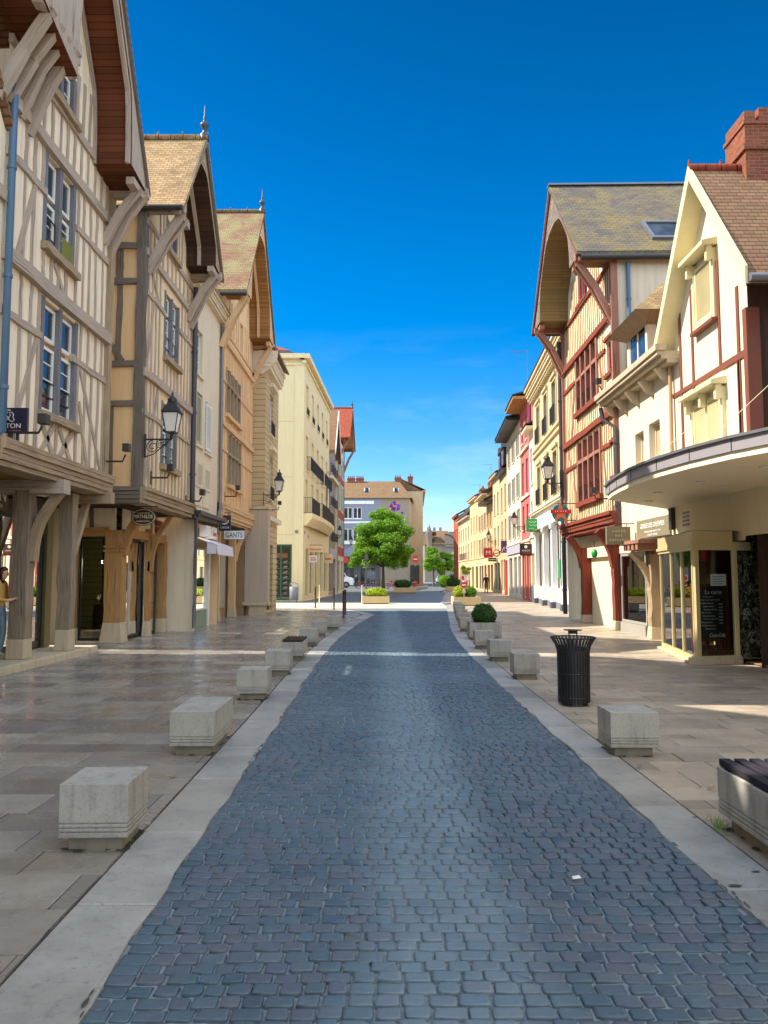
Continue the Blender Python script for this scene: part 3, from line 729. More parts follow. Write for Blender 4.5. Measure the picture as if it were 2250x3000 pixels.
def pipe(root, pts, mat, r=.05, name='drainpipe'):
    m = MB(); m.tube(pts, r, 10)
    p, q = V(pts[0]), V(pts[-1]); L = abs(p.z-q.z)
    for k in range(int(L/1.8)):
        z = min(p.z, q.z)+.9+k*1.8
        for a, b in zip(pts, pts[1:]):
            a, b = V(a), V(b)
            if abs(a.z-b.z) > .5 and min(a.z,b.z) < z < max(a.z,b.z):
                c = a.lerp(b, (z-a.z)/(b.z-a.z)); m.tube([c-V((0,0,.03)), c+V((0,0,.03))], r*1.25, 10)
    return m.build(name, mat, root)
def flood(F, a, z, label, reach=.45, up=.3):
    """small floodlight on an arm above the jetty"""
    t = thing('floodlight', label, 'floodlight', F.P(a, z, 0), 'floodlights on arms above the jetties')
    m = MB(); m.fbox(F, a-.03, a+.03, z-.16, z+.16, .0, .03); m.build('wall_plate', X_DARK, t)
    m = MB(); m.tube([F.P(a,z,.02), F.P(a,z,reach), F.P(a,z+up*.5,reach+.06)], .022, 8); m.build('arm', X_DARK, t)
    h = MB(); c = F.P(a, z+up, reach+.08); b = [V((x,y,zz)) for zz in (-.085,.085) for x,y in ((-.075,-.085),(.075,-.085),(.075,.085),(-.075,.085))]
    h.hexa([c + F.n*p.x + F.d*p.y + V((0,0,p.z)) for p in b], False); hd = h.build('lamp_head', X_DARK, t, .012)
    g = MB(); g.hexa([c + F.d*(.086+.003*k) + F.n*x + V((0,0,z_)) for k in (0,1) for x, z_ in ((-.062,-.07),(.062,-.07),(.062,.07),(-.062,.07))], False); g.build('glass', m_paint('lamp_lens', lin((206,206,200)), .2), hd)
    return t
def lantern(F, a, z, reach, label, s=1., name='street_lantern'):
    """four sided lantern on a scrolled wall bracket"""
    t = thing(name, label, 'wall lantern', F.P(a, z, 0), 'lanterns on wall brackets')
    m = MB(); m.fbox(F, a-.035*s, a+.035*s, z-.42*s, z+.12*s, .0, .03*s); m.build('wall_plate', X_BLACK, t)
    m = MB(); m.tube([F.P(a,z,.02), F.P(a,z,reach)], .021*s, 6)
    for cx, cz, r, turns in ((.3,-.17,.15,1.6), (.58,-.12,.095,1.4), (.8,-.08,.06,1.3)):
        pts = []
        for k in range(26):
            th = k/25*turns*2*math.pi; rr = r*s*(1-.72*k/25); pts.append(F.P(a, z+cz*s+rr*math.sin(th+1.57), reach*cx+rr*math.cos(th+1.57)))
        m.tube(pts, .010*s, 5, False)
    m.tube([F.P(a, z-.4*s, .03), F.P(a, z-.34*s, reach*.35), F.P(a, z-.12*s, reach*.75), F.P(a, z, reach*.97)], .012*s, 5); m.build('bracket', X_BLACK, t)
    c = F.P(a, z, reach); b = MB()
    def ring(r, zz, n=4, ro=math.pi/4): return [c+V((math.cos(ro+2*math.pi*k/n)*r*s, math.sin(ro+2*math.pi*k/n)*r*s, zz*s)) for k in range(n)]
    b.quadgrid([ring(.02,0,8), ring(.05,.05,8), ring(.03,.1,8), ring(.10,.14,8)], True, True)
    lo_, hi_ = ring(.15,.16), ring(.25,.60)
    for p, q in zip(lo_, hi_): b.tube([p, q], .012*s, 5)
    for rg in (lo_, hi_):
        for k in range(4): b.tube([rg[k], rg[(k+1)%4]], .012*s, 5)
    body = b.build('lamp_body', X_BLACK, t)
    g = MB(); g.quadgrid([ring(.142,.165), ring(.238,.595)], False, True); g.poly(ring(.142,.165)); g.build('glass', m_paint('frosted_glass', lin((222,218,206)), .25), body)
    k = MB(); k.quadgrid([ring(.29,.6), ring(.27,.64), ring(.13,.82), ring(.12,.86)], False, True); k.poly(ring(.12,.86)); k.quadgrid([ring(.10,.86,10), ring(.11,.92,10), ring(.05,.98,10), ring(.02,1.0,10), ring(.03,1.05,10), ring(.001,1.12,10)], True, True); k.build('cap', X_BLACK, body)
    return t
# ================================================================ LEFT ROW
def wallfront(x, y0, y1, **k): return Face(x, y0, x, y1, **k)
# ---- tall cream timbered house
F1 = wallfront(-6.1, 12.45, 16.52); h1 = thing('timbered_house', 'tall cream half timbered house with grey beams and brown boarded hood, nearest on the left', 'house', F1.P(0,0))
L1 = F1.L; wins = [(.93,2.42,4.55,6.6),(.85,2.12,7.55,9.28),(.8,1.95,10.5,11.35)]
gab = [(-.6,3.4),(L1,3.4),(L1,10.1),(1.62,14.0),(-.6,10.6)]
wall(h1, F1, -.6, L1, 3.4, 14.1, P_CREAM, wins, gab)
shell(h1, F1, -.6, L1, 3.36, 10.2, 6, P_CREAM)
m = MB(); m.box(-12.1,-7.15,16.44,16.5,0,3.36); m.build('side_wall', P_CREAM, h1)
for i, (a0,a1,z0,z1) in enumerate(wins):
    mid_ = (a0+a1)/2; tr = (5.86, 8.5, None)[i]
    for (p, q) in ((a0+.06, mid_-.08), (mid_+.08, a1-.06)):
        if tr: window(h1, F1, p, q, z0+.06, tr-.06, X_WHITE, 1, 4, -.11, .06); window(h1, F1, p, q, tr+.06, z1-.05, X_WHITE, 1, 1, -.11, .06)
        else: window(h1, F1, p, q, z0+.05, z1-.05, X_WHITE, 1, 2, -.11, .06)
    for a in (a0, mid_, a1):
        m = MB(); m.bar(F1.P(a, z0-.03, -.04), F1.P(a, z1+.03, -.04), .12, .12, F1.d, 3, .004); m.build('window_post', T_BLUEG, h1)
    beam(h1, F1, a0-.1, a1+.12, z0-.12, z0+.02, T_PALE, .14, 'window_sill')
    if i == 0: railing(h1, F1, a0+.1, a1-.1, z0+.35, z0+.62, -.06, .9)
    if i == 1: railing(h1, F1, a0+.1, mid_-.08, z0+.25, z0+.6, -.04, .8)
m = MB(); m.poly([F1.P(1.55,7.6,.03), F1.P(2.05,7.6,.03), F1.P(2.05,8.02,.03), F1.P(1.55,8.02,.03)]); m.build('planter_cloth', m_paint('moss_cloth', lin((116,116,34)), .8), h1)
for z0, z1, o in ((6.68,6.92,.12),(9.3,9.5,.1),(10.32,10.48,.06)): beam(h1, F1, -.6, L1+.02, z0, z1, T_GREY, o)
for z in (5.86, 8.5):
    beam(h1, F1, -.6, .86, z-.06, z+.07, T_GREY, .05); beam(h1, F1, 2.2, L1, z-.06, z+.07, T_GREY, .05)
studs(h1, F1, 3.78, 5.80, (-.38,.1,.45,.78), T_GREY); studs(h1, F1, 5.93, 6.68, (-.38,.1,.45,.78,2.62,3.0,3.4,3.75), T_GREY)
studs(h1, F1, 3.78, 4.43, (1.63,), T_GREY); studs(h1, F1, 3.78, 5.8, (2.55,2.9,3.25,3.62,3.95), T_GREY); studs(h1, F1, 3.78, 6.68, (4.08,), T_GREY, .16)
studs(h1, F1, 6.92, 8.44, (-.38,.1,.42,2.3,2.62,2.95,3.3,3.7), T_GREY); studs(h1, F1, 8.57, 9.3, (-.38,.1,.42,.72,2.3,2.62,2.95,3.3,3.7), T_GREY); studs(h1, F1, 6.92, 7.43, (.85,1.2,1.5,1.85), T_GREY, .1); studs(h1, F1, 6.92, 9.3, (4.08,), T_GREY, .16)
studs(h1, F1, 9.5, 10.32, (.1,.4,.72,1.05,1.4,1.72,2.05,2.4,2.75,3.1,3.45,3.8), T_GREY); studs(h1, F1, 10.48, 11.6, (.45,.7,2.1,2.42,2.75,3.05), T_GREY, .11); studs(h1, F1, 11.45, 12.3, (1.1,1.4,1.7), T_GREY, .1)
for p, q in (((.47,8.5),(-.1,6.95)), ((.72,5.8),(.0,4.1)), ((2.62,5.76),(3.9,3.85)), ((3.15,3.8),(2.62,5.1)), ((.98,4.42),(1.55,3.8)), ((1.55,4.42),(.98,3.8)), ((1.72,4.42),(2.35,3.8)), ((2.35,4.42),(1.72,3.8)), ((1.3,7.4),(1.75,6.95))): brace(h1, F1, p, q, T_GREY, .11)
m = MB(); m.bar(F1.P(L1-.02,3.6,0), F1.P(L1-.02,10.1,0), .2, .2, F1.d, 6, .01); m.build('corner_post', T_PALE, h1)
moulding(h1, F1, -.65, L1+.15, 3.36, 3.8, .24, T_PALE, 5)
roof(h1, F1, -1.6, 4.12, 10.15, 14.2, .86, 6, R_BROWN, .03, .1, R_BROWN, 1.6, zEL=10.75)
hood(h1, F1, -1.6, 4.12, 10.15, 14.2, .8, T_GREY, B_BROWN, 1.42, 13.6, 10.25, 1.6, 2.3, [(.12,1.5,-1),(-.9,1.5,1),(4.05,1.35,-1)], T_GREY, (.08,.97), T_DARK, zEL=10.75)
pipe(h1, [F1.P(-.57,10.0,.1), F1.P(-.57,3.9,.12), F1.P(-.6,3.6,-.3), F1.P(-.6,.1,-.4)], X_PIPE, .06)
# ground floor: pillars, boarded jetty underside, shop front set back
m = MB(); m.poly([F1.P(-.6,3.38,.1), F1.P(L1,3.38,.1), F1.P(L1,3.38,-1.1), F1.P(-.6,3.38,-1.1)]); m.build('jetty_soffit', B_TAN, h1)
def pillar(root, x, y, w, d, z0, z1, mat, plinth=.35, pmat=None, flare=.04, name='pillar'):
    m = MB(); m.bar((x, y, z0+plinth), (x, y, z1), w, d, (1,0,0), 8, .012); p = m.build(name, mat, root)
    if plinth: m = MB(); m.hexa([V((x+sx*(w/2+f_), y+sy*(d/2+f_), z)) for z, f_ in ((z0, flare), (z0+plinth, .01)) for sx, sy in ((-1,-1),(1,-1),(1,1),(-1,1))], False); m.build('plinth', pmat or S_PLINTH, p, .02)
    return p
pillar(h1, -6.63, 14.1, .30, .32, .14, 3.2, T_PILL, .36, flare=.02); pillar(h1, -6.42, 15.6, .27, .27, .14, 3.3, T_PILL, .42, flare=.02)
def knee(root, p, q, mat, w=.2, bow=.25, bd=(1,0,0), name='knee_brace'):
    p, q = V(p), V(q); ax = q-p; side = V((0,0,1)).cross(V(bd)); m = MB(); pts = []
    perp = V((ax.z*bd[0], ax.z*bd[1], -(ax.x*bd[0]+ax.y*bd[1]))).normalized()
    for k in range(7): t = k/6; pts.append(p.lerp(q, t)-perp*(bow*math.sin(math.pi*t)))
    for k in range(6): m.bar(pts[k], pts[k+1], w*(1-.25*k/6), w*.75, side)
    return m.build(name, mat, root)
knee(h1, (-6.46,14.12,1.9), (-5.98,14.16,3.2), T_PALE, .2, .14); knee(h1, (-6.42,15.72,1.95), (-6.42,16.5,3.2), T_PALE, .17, .0, (0,1,0))
m = MB(); m.bar((-7.1,14.1,3.27), (-5.85,14.1,3.27), .3, .26, (0,1,0), 4, .01); m.build('beam', T_GREY, h1)
m = MB(); m.bar((-7.1,16.4,3.3), (-5.82,16.4,3.3), .22, .24, (0,1,0), 4, .01); m.build('beam', T_PALE, h1)
m = MB(); m.hexa([V(p) for p in ((-8.2,12.0,-.04),(-6.28,12.0,-.04),(-6.18,16.85,-.04),(-8.2,16.85,-.04),(-8.2,12.0,.14),(-6.30,12.0,.14),(-6.2,16.83,.14),(-8.2,16.83,.14))], False); m.build('doorstep', S_PLINTH, h1, .03)
def shop_room(root, x0, x1, y0, y1, z0, z1, wall_m, floor_m=None, open_side='E'):
    """inside of a shop behind its glass"""
    m = MB()
    if open_side != 'E' and open_side != 'W': pass
    if open_side != 'E': m.poly([(x1,y0,z0),(x1,y1,z0),(x1,y1,z1),(x1,y0,z1)])
    if open_side != 'W': m.poly([(x0,y0,z0),(x0,y1,z0),(x0,y1,z1),(x0,y0,z1)])
    if open_side != 'S': m.poly([(x0,y0,z0),(x1,y0,z0),(x1,y0,z1),(x0,y0,z1)])
    m.poly([(x0,y1,z0),(x1,y1,z0),(x1,y1,z1),(x0,y1,z1)]); m.poly([(x0,y0,z1),(x1,y0,z1),(x1,y1,z1),(x0,y1,z1)]); m.poly([(x0,y0,z0),(x1,y0,z0),(x1,y1,z0),(x0,y1,z0)])
    return m.build('shop_interior', wall_m, root)
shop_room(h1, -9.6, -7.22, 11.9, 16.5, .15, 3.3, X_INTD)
SF1 = wallfront(-7.2, 11.9, 16.55)
m = MB()
for a in (0, .9, 2.22, 4.28, 4.58): m.fbox(SF1, a-.035, a+.035, .15, 2.82, -.03, .03)
m.fbox(SF1, 0, 4.6, .15, .3, -.032, .028); m.fbox(SF1, 0, 4.6, 2.76, 2.84, -.032, .028); sfr = m.build('shop_front', X_BLACK, h1)
m = MB(); m.fbox(SF1, 2.24, 4.6, .3, 2.78, -.006, .0); m.build('pane', G_SHOP, sfr)
part(h1, 'wall_strip', m_paint('olive_pilaster', lin((104,96,52)), .6), (4.3,4.58,.15,3.3,.03,.1), F=SF1)

fb = part(h1, 'shop_fascia', X_GREYG, (0,2.5,2.84,3.34,-.03,.12), F=SF1)
text('BURTON', SF1, 1.72, 3.14, .126, 1.35, X_SIGNW, fb, 'lettering', .25); text('OF LONDON', SF1, 2.0, 2.93, .126, .55, X_CREAMP, fb, 'lettering', .07)
# ---- narrow alley house with honey shop front
F2 = wallfront(-5.65, 17.55, 22.05); h2 = thing('timbered_house', 'half timbered alley house with dark arched hood, mossy tan roof and honey oak shop front', 'house', F2.P(0,0))
wins = [(1.7,3.08,4.42,6.05),(1.75,3.05,7.25,8.95),(1.75,2.7,10.12,10.95)]
gab = [(0,3.3),(4.5,3.3),(4.5,10.4),(2.25,13.1),(0,10.4)]
wall(h2, F2, 0, 4.5, 3.3, 13.1, P_WARM, wins, gab)
S2 = Face(-9.0, 17.55, -5.65, 17.55, out=(0,-1,0))
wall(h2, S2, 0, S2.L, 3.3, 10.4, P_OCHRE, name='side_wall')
m = MB(); m.poly([F2.P(4.5,3.3,0), F2.P(4.5,10.4,0), F2.P(4.5,10.4,-3.35), F2.P(4.5,3.3,-3.35)]); m.build('side_wall', P_WARM, h2); m = MB(); m.poly([F2.P(0,0,-3.35), F2.P(4.5,0,-3.35), F2.P(4.5,10.4,-3.35), F2.P(2.2,13.1,-3.35), F2.P(0,10.4,-3.35)]); m.build('rear_wall', P_WARM, h2)
for i, (a0,a1,z0,z1) in enumerate(wins):
    mid_ = (a0+a1)/2; tr = (5.4, 8.4, None)[i]
    for (p, q) in ((a0+.06, mid_-.07), (mid_+.07, a1-.06)):
        if tr: window(h2, F2, p, q, z0+.05, tr-.05, X_WHITE, 1, 3, -.12, .05); window(h2, F2, p, q, tr+.05, z1-.05, X_WHITE, 1, 1, -.12, .05)
        else: window(h2, F2, p, q, z0+.05, z1-.05, X_GREYF, 1, 2, -.18, .05)
    for a in (a0, mid_, a1):
        m = MB(); m.bar(F2.P(a, z0-.03, -.04), F2.P(a, z1+.03, -.04), .11, .12, F2.d, 3, .004); m.build('window_post', T_BLUEG, h2)
    beam(h2, F2, a0-.1, a1+.1, z0-.12, z0+.02, T_PALE, .14, 'window_sill')
    if i < 2: railing(h2, F2, a0+.1, a1-.1, z0+.3, z0+.6, -.05, .7)
for z0, z1, o in ((6.3,6.5,.1),(9.2,9.38,.08),(9.98,10.12,.05)): beam(h2, F2, 0, 4.5, z0, z1, T_GREY, o)
for z, a0, a1 in ((5.47,0,1.65),(5.47,3.12,4.5),(8.36,0,1.7),(8.36,3.1,4.5)): beam(h2, F2, a0, a1, z-.06, z+.06, T_GREY, .05)
for z0, z1 in ((3.7,5.41),(5.53,6.3),(6.5,8.3),(8.42,9.2)): studs(h2, F2, z0, z1, (.38,.68,.98,1.3,3.4,3.72,4.05,4.36), T_GREY)
for z0, z1 in ((3.7,4.3),(6.5,7.12)): studs(h2, F2, z0, z1, (1.75,2.05,2.4,2.75,3.05), T_GREY, .1)
studs(h2, F2, 9.38, 9.98, (.4,.75,1.1,1.5,1.9,2.3,2.7,3.1,3.5,3.9), T_GREY, .1); studs(h2, F2, 10.12, 11.4, (1.2,1.5,2.95,3.25), T_GREY, .1)
for p, q in (((1.25,6.25),(.35,3.75)), ((.4,9.2),(1.2,8.4)), ((.3,6.5),(.8,8.3))): brace(h2, F2, p, q, T_GREY, .1)
# side wall timbers (faces the viewer across the alley)
sx = lambda X: X+9.0
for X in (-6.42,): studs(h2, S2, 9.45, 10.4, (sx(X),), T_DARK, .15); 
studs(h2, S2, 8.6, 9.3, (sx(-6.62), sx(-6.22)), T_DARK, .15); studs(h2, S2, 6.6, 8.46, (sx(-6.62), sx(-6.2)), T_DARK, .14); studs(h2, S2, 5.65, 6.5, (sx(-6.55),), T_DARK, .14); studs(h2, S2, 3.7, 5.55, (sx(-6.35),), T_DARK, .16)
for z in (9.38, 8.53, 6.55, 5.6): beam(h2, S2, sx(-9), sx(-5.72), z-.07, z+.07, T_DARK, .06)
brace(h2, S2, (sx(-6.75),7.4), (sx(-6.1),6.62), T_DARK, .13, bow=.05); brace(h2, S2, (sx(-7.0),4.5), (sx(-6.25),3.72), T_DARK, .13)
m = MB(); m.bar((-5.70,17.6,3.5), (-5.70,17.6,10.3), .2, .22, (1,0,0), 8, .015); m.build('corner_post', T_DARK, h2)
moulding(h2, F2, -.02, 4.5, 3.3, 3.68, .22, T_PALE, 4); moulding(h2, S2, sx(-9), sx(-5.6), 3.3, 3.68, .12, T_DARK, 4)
roof(h2, F2, .05, 4.45, 10.4, 13.2, .92, 3.3, R_TAN, .1, .1, R_TAN, 2.2, True)
hood(h2, F2, .05, 4.45, 10.4, 13.2, .85, T_PALE, B_DARK, 1.62, 12.45, 10.45, 2.1, 2.5, [(.18,1.5,1),(4.3,1.5,-1)], T_GREY, (.5,), T_DARK)
m = MB(); m.tube([F2.P(-.13,10.28,.9), F2.P(-.13,10.28,-3.4)], .07, 8); m.build('gutter', X_DARK, h2)
m = MB(); m.poly([(-9,17.45,10.36),(-5.6,17.45,10.36),(-5.6,18.1,10.6),(-9,18.1,10.6)]); m.build('eaves_boards', B_DARK, h2)
m = MB(); m.poly([F2.P(0,3.31,.1), F2.P(4.5,3.31,.1), F2.P(4.5,3.31,-1.2), F2.P(0,3.31,-1.2)]); m.poly([(-9,17.5,3.312),(-5.7,17.5,3.312),(-5.7,19.1,3.312),(-9,19.1,3.312)]); m.build('jetty_soffit', B_DARK, h2)
# ground floor
G2 = Face(-9.0, 18.9, -6.5, 18.9, out=(0,-1,0)); gx = lambda X: X+9.0
wall(h2, G2, 0, gx(-6.6), 0, 3.3, P_PALE, [(gx(-7.5),gx(-6.78),.05,2.6)], rev=.12)
part(h2, 'lintel', T_HONEY, (gx(-7.62),gx(-6.78),2.6,2.82,-.05,.06), F=G2, grain=True); part(h2, 'door_post', T_HONEY, (gx(-7.68),gx(-7.5),.35,2.6,-.05,.05), F=G2, grain=True); part(h2, 'plinth', S_PLINTH, (gx(-7.7),gx(-7.49),0,.36,-.05,.06), F=G2)
studs(h2, G2, 2.82, 3.3, (gx(-7.22),), T_DARK, .14)
w_ = window(h2, G2, gx(-7.49), gx(-6.79), .06, 2.59, X_BLACK, 1, 1, -.1, .05, glass=G_SHOP, name='shop_window')
shop_room(h2, -8.95, -6.95, 18.99, 21.9, .05, 3.2, m_brick('sage_boards', lin((124,120,72)), lin((116,112,66)), lin((60,58,36)), 2.5, .16, .01), open_side='S')
GF2 = wallfront(-6.5, 19.0, 22.7)
wall(h2, GF2, 0, 3.7, 2.62, 3.3, P_PALE, name='wall'); 
pl = pillar(h2, -6.62, 18.99, .42, .38, 0, 2.75, T_HONEY, .5, flare=.07)
m = MB()
for z in (2.22, 2.32): m.box(-6.86,-6.38,18.77,19.21,z,z+.05)
m.build('collar', T_HONEY, pl)
knee(h2, (-6.44,18.98,2.15), (-5.85,18.98,3.22), T_HONEY, .26, .14); knee(h2, (-6.36,20.95,1.75), (-5.85,20.95,3.22), T_HONEY, .16, .14)
pillar(h2, -6.42, 20.95, .15, .16, 0, 2.9, T_HONEY, .42); pillar(h2, -6.5, 22.5, .26, .24, 0, 2.62, T_HONEY, .4)
beam(h2, GF2, .1, 3.5, 2.58, 2.8, T_HONEY, .12, 'lintel')
studs(h2, GF2, 2.8, 3.3, (.7,1.2,2.4), T_HONEY, .1)
window(h2, GF2, .25, 1.85, .06, 2.56, X_BLACK, 1, 1, -.12, .06, glass=G_SHOP, name='shop_window'); dr = window(h2, GF2, 2.02, 3.25, .02, 2.56, X_BLACK, 1, 3, -.12, .07, glass=G_SHOP, name='door')
m = MB(); m.box(-6.49,-6.45,21.2,21.24,1.0,1.3); m.build('handle', X_ZINC, dr)
part(h2, 'signboard', T_RED, (2.75,3.25,2.84,3.02,.03,.06), (2.72,3.28,3.05,3.2,.03,.06), F=GF2)
# ---- pale plain house
F3 = wallfront(-5.65, 22.07, 25.9); h3 = thing('plain_house', 'narrow pale rendered house with white louvred shutters above a shop awning', 'house', F3.P(0,0))
wins = [(.78,1.5,5.6,7.2),(1.9,2.72,5.55,7.15),(.72,1.45,4.05,5.05),(1.75,2.5,4.05,5.0),(.6,1.35,7.75,9.1)]
wall(h3, F3, 0, 3.83, 3.5, 10.4, P_PALE, wins[:2]+wins[4:]); shell(h3, F3, 0, 3.83, 3.5, 10.4, 9, P_PALE)
for i in (0, 1, 4): a0,a1,z0,z1 = wins[i]; window(h3, F3, a0, a1, z0, z1, X_WHITE, 2, 3, -.15, sill=P_PALE)
shutter(h3, F3, .8, 1.48, 5.65, 7.15, m_paint('pale_green_shutter', lin((168,164,132)), .6), -.07, 20); shutter(h3, F3, 1.95, 2.68, 5.6, 7.1, X_WHITE, .0, 20)
for i in (2, 3): a0,a1,z0,z1 = wins[i]; part(h3, 'panel', P_PALE, (a0-.05,a1+.05,3.75,z1+.15,0,.03), F=F3); shutter(h3, F3, a0, a1, z0+.25, z1+.02, P_PALE, .03, 12)
moulding(h3, F3, -.03, 3.85, 10.3, 10.62, .3, P_PALE, 4, 'cornice')
m = MB(); m.hexa([F3.P(0,10.6,.35), F3.P(3.83,10.6,.35), F3.P(3.83,13.2,-4.5), F3.P(0,13.2,-4.5), F3.P(0,10.7,.35), F3.P(3.83,10.7,.35), F3.P(3.83,13.3,-4.5), F3.P(0,13.3,-4.5)], False); m.build('roof', R_TAN, h3)
pipe(h3, [F3.P(-.03,10.1,.1), F3.P(-.03,3.65,.12)], X_DPIPE, .075); pipe(h3, [F3.P(3.83,10.2,.08), F3.P(3.83,3.9,.1), F3.P(3.75,3.6,.05), F3.P(3.75,3.0,.05)], X_ZINC, .05)
pipe(h3, [F3.P(-.03,3.65,.12), F3.P(.3,3.4,.25), F3.P(.55,3.3,.1), F3.P(.55,.1,.1)], X_ZINC, .055)
moulding(h3, F3, .0, 3.8, 3.3, 3.52, .35, X_DARK, 2, 'lead_ledge')
E3 = Face(-7.2, 22.75, -5.65, 22.75, out=(0,-1,0))
m = MB(); m.box(-7.2,-5.62,22.75,23.0,0,3.31); m.build('wall', P_PALE, h3)
S3 = wallfront(-5.85, 23.0, 26.1)
m = MB(); m.box(-8.8,-6.25,23.0,26.2,0,.02); m.box(-8.8,-6.25,23.0,26.2,3.2,3.22); m.box(-8.8,-8.78,23.0,26.2,.02,3.2); m.box(-8.78,-5.9,26.2,26.22,.02,3.2); m.build('shop_interior', m_brick('cream_slats', lin((176,150,104)), lin((166,142,98)), lin((90,74,50)), 2., .14, .012), h3)
window(h3, S3, .8, 2.25, .55, 2.5, X_WHITE, 1, 1, 0, .05, glass=G_SHOP, name='shop_window'); part(h3, 'stall_riser', m_paint('sage_riser', lin((120,138,112)), .5), (.8,2.25,0,.53,-.02,.06), F=S3)
part(h3, 'pier', X_WHITE, (2.27,2.5,0,2.6,-.02,.1), F=S3); part(h3, 'pier', X_SIGNW, (2.52,2.7,.9,2.5,.0,.06), F=S3)
part(h3, 'door', T_ORANGE, (2.72,3.08,.05,2.5,-.25,-.2), F=S3, grain=True)
part(h3, 'signboard', X_SIGNW, (.9,1.5,2.86,3.2,.1,.32), F=S3); sb = part(h3, 'signboard', X_SIGNW, (1.75,2.5,2.82,3.2,.1,.3), F=S3); text('Gants', S3, 2.12, 3.0, .31, .55, X_REDS, sb)
aw = MB(); aw.hexa([S3.P(.4,2.78,.1), S3.P(2.9,2.78,.1), S3.P(2.9,2.55,.75), S3.P(.4,2.55,.75), S3.P(.4,2.82,.1), S3.P(2.9,2.82,.1), S3.P(2.9,2.58,.75), S3.P(.4,2.58,.75)], False)
n = 26
for k in range(n):
    a0 = .4+2.5*k/n; a1 = .4+2.5*(k+1)/n; zl = 2.28 if k % 2 else 2.31
    aw.poly([S3.P(a0,2.57,.75), S3.P(a1,2.57,.75), S3.P(a1,2.3,1.0*.77+.015*(k%2)), S3.P((a0+a1)/2,zl-.03,.77), S3.P(a0,2.3,1.0*.77+.015*((k+1)%2))])
for k in range(9):
    o0 = .1+.65*k/9; o1 = .1+.65*(k+1)/9
    aw.poly([S3.P(.4,2.79-.23*k/9,o0), S3.P(.4,2.79-.23*(k+1)/9,o1), S3.P(.4,2.3,o1), S3.P(.4,2.3,o0)]) if k > 4 else None
aw.build('awning', m_paint('lilac_white_cloth', lin((214,206,214)), .8), h3)
# ---- apricot timbered house
F4 = wallfront(-5.6, 25.95, 32.2); h4 = thing('timbered_house', 'apricot half timbered house with tan boarded hood and mossy red brown roof', 'house', F4.P(0,0))
wins = [(1.2,3.65,4.9,6.75),(.75,3.35,7.35,9.0),(3.3,3.95,10.4,11.5)]
gab = [(0,3.5),(6.25,3.5),(6.25,11.5),(3.12,15.6),(0,11.5)]
wall(h4, F4, 0, 6.25, 3.5, 15.6, P_ORANGE, wins, gab); shell(h4, F4, 0, 6.25, 0, 11.5, 10, P_ORANGE)
for i, (a0,a1,z0,z1) in enumerate(wins[:2]):
    n = 4; wd = (a1-a0)/n; tr = (6.0, 8.45)[i]
    for k in range(n):
        window(h4, F4, a0+wd*k+.05, a0+wd*(k+1)-.05, z0+.05, tr-.05, T_ORANGE, 1, 3, -.16, .04); window(h4, F4, a0+wd*k+.05, a0+wd*(k+1)-.05, tr+.05, z1-.04, T_ORANGE, 1, 1, -.16, .04)
    for k in range(n+1):
        m = MB(); m.bar(F4.P(a0+wd*k, z0, -.05), F4.P(a0+wd*k, z1, -.05), .11, .2, F4.d, 2, .003); m.build('window_post', T_PALE, h4)
    beam(h4, F4, a0-.1, a1+.1, z0-.14, z0, T_ORANGE, .14, 'window_sill'); beam(h4, F4, a0, a1, tr-.05, tr+.05, T_PALE, .06, 'transom')
window(h4, F4, *wins[2], T_ORANGE, 2, 2, -.16)
for z0, z1, o in ((6.8,6.98,.1),(9.75,9.92,.1),(10.2,10.32,.05)): beam(h4, F4, 0, 6.25, z0, z1, T_ORANGE, o)
for z in (6.02, 8.45): beam(h4, F4, 0, (1.15,.7)[z > 7], z-.06, z+.06, T_ORANGE, .05); beam(h4, F4, (3.7,3.4)[z > 7], 6.25, z-.06, z+.06, T_ORANGE, .05)
al = [k*.29+.15 for k in range(22)]
studs(h4, F4, 4.15, 4.75, al, T_ORANGE, .1); studs(h4, F4, 4.75, 5.95, [a for a in al if not 1.1 < a < 3.75], T_ORANGE, .1); studs(h4, F4, 6.08, 6.8, [a for a in al if not 1.1 < a < 3.75], T_ORANGE, .1)
studs(h4, F4, 6.98, 7.22, al, T_ORANGE, .1); studs(h4, F4, 7.22, 8.39, [a for a in al if not .65 < a < 3.45], T_ORANGE, .1); studs(h4, F4, 8.51, 9.75, [a for a in al if not .65 < a < 3.45], T_ORANGE, .1)
studs(h4, F4, 9.0, 9.75, [a for a in al if .65 < a < 3.45], T_ORANGE, .1); studs(h4, F4, 10.32, 11.6, (1.2,1.6,2.0,2.5,2.9,4.3,4.7,5.1), T_ORANGE, .1)
moulding(h4, F4, 0, 6.25, 3.55, 4.12, .25, T_ORANGE, 5)
roof(h4, F4, -.3, 6.55, 11.45, 15.7, .92, 10, R_GREEN, .12, .1, R_GREEN, 3.1, True)
hood(h4, F4, -.3, 6.55, 11.45, 15.7, .85, T_ORANGE, B_TAN, 2.2, 14.7, 11.5, 3.1, 2.2, [(-.1,1.9,1),(6.35,1.9,-1)], T_ORANGE, (.5,), T_DARK)
m = MB(); m.tube([F4.P(-.4,11.25,.9), F4.P(-.4,11.25,-9)], .08, 8); m.build('gutter', X_DARK, h4)
m = MB(); p = F4.P(5.4,0,-3.6); m.box(p.x-.4,p.x+.4,p.y-.5,p.y+.5,12,15.1); m.box(p.x-.46,p.x+.46,p.y-.56,p.y+.56,14.55,14.7); m.box(p.x-.46,p.x+.46,p.y-.56,p.y+.56,15.1,15.25); m.build('chimney', K_BRICK, h4)
m = MB(); m.poly([F4.P(0,3.56,.1), F4.P(6.25,3.56,.1), F4.P(6.25,3.56,-.9), F4.P(0,3.56,-.9)]); m.build('jetty_soffit', B_TAN, h4)
S4 = wallfront(-6.25, 26.2, 32.3)
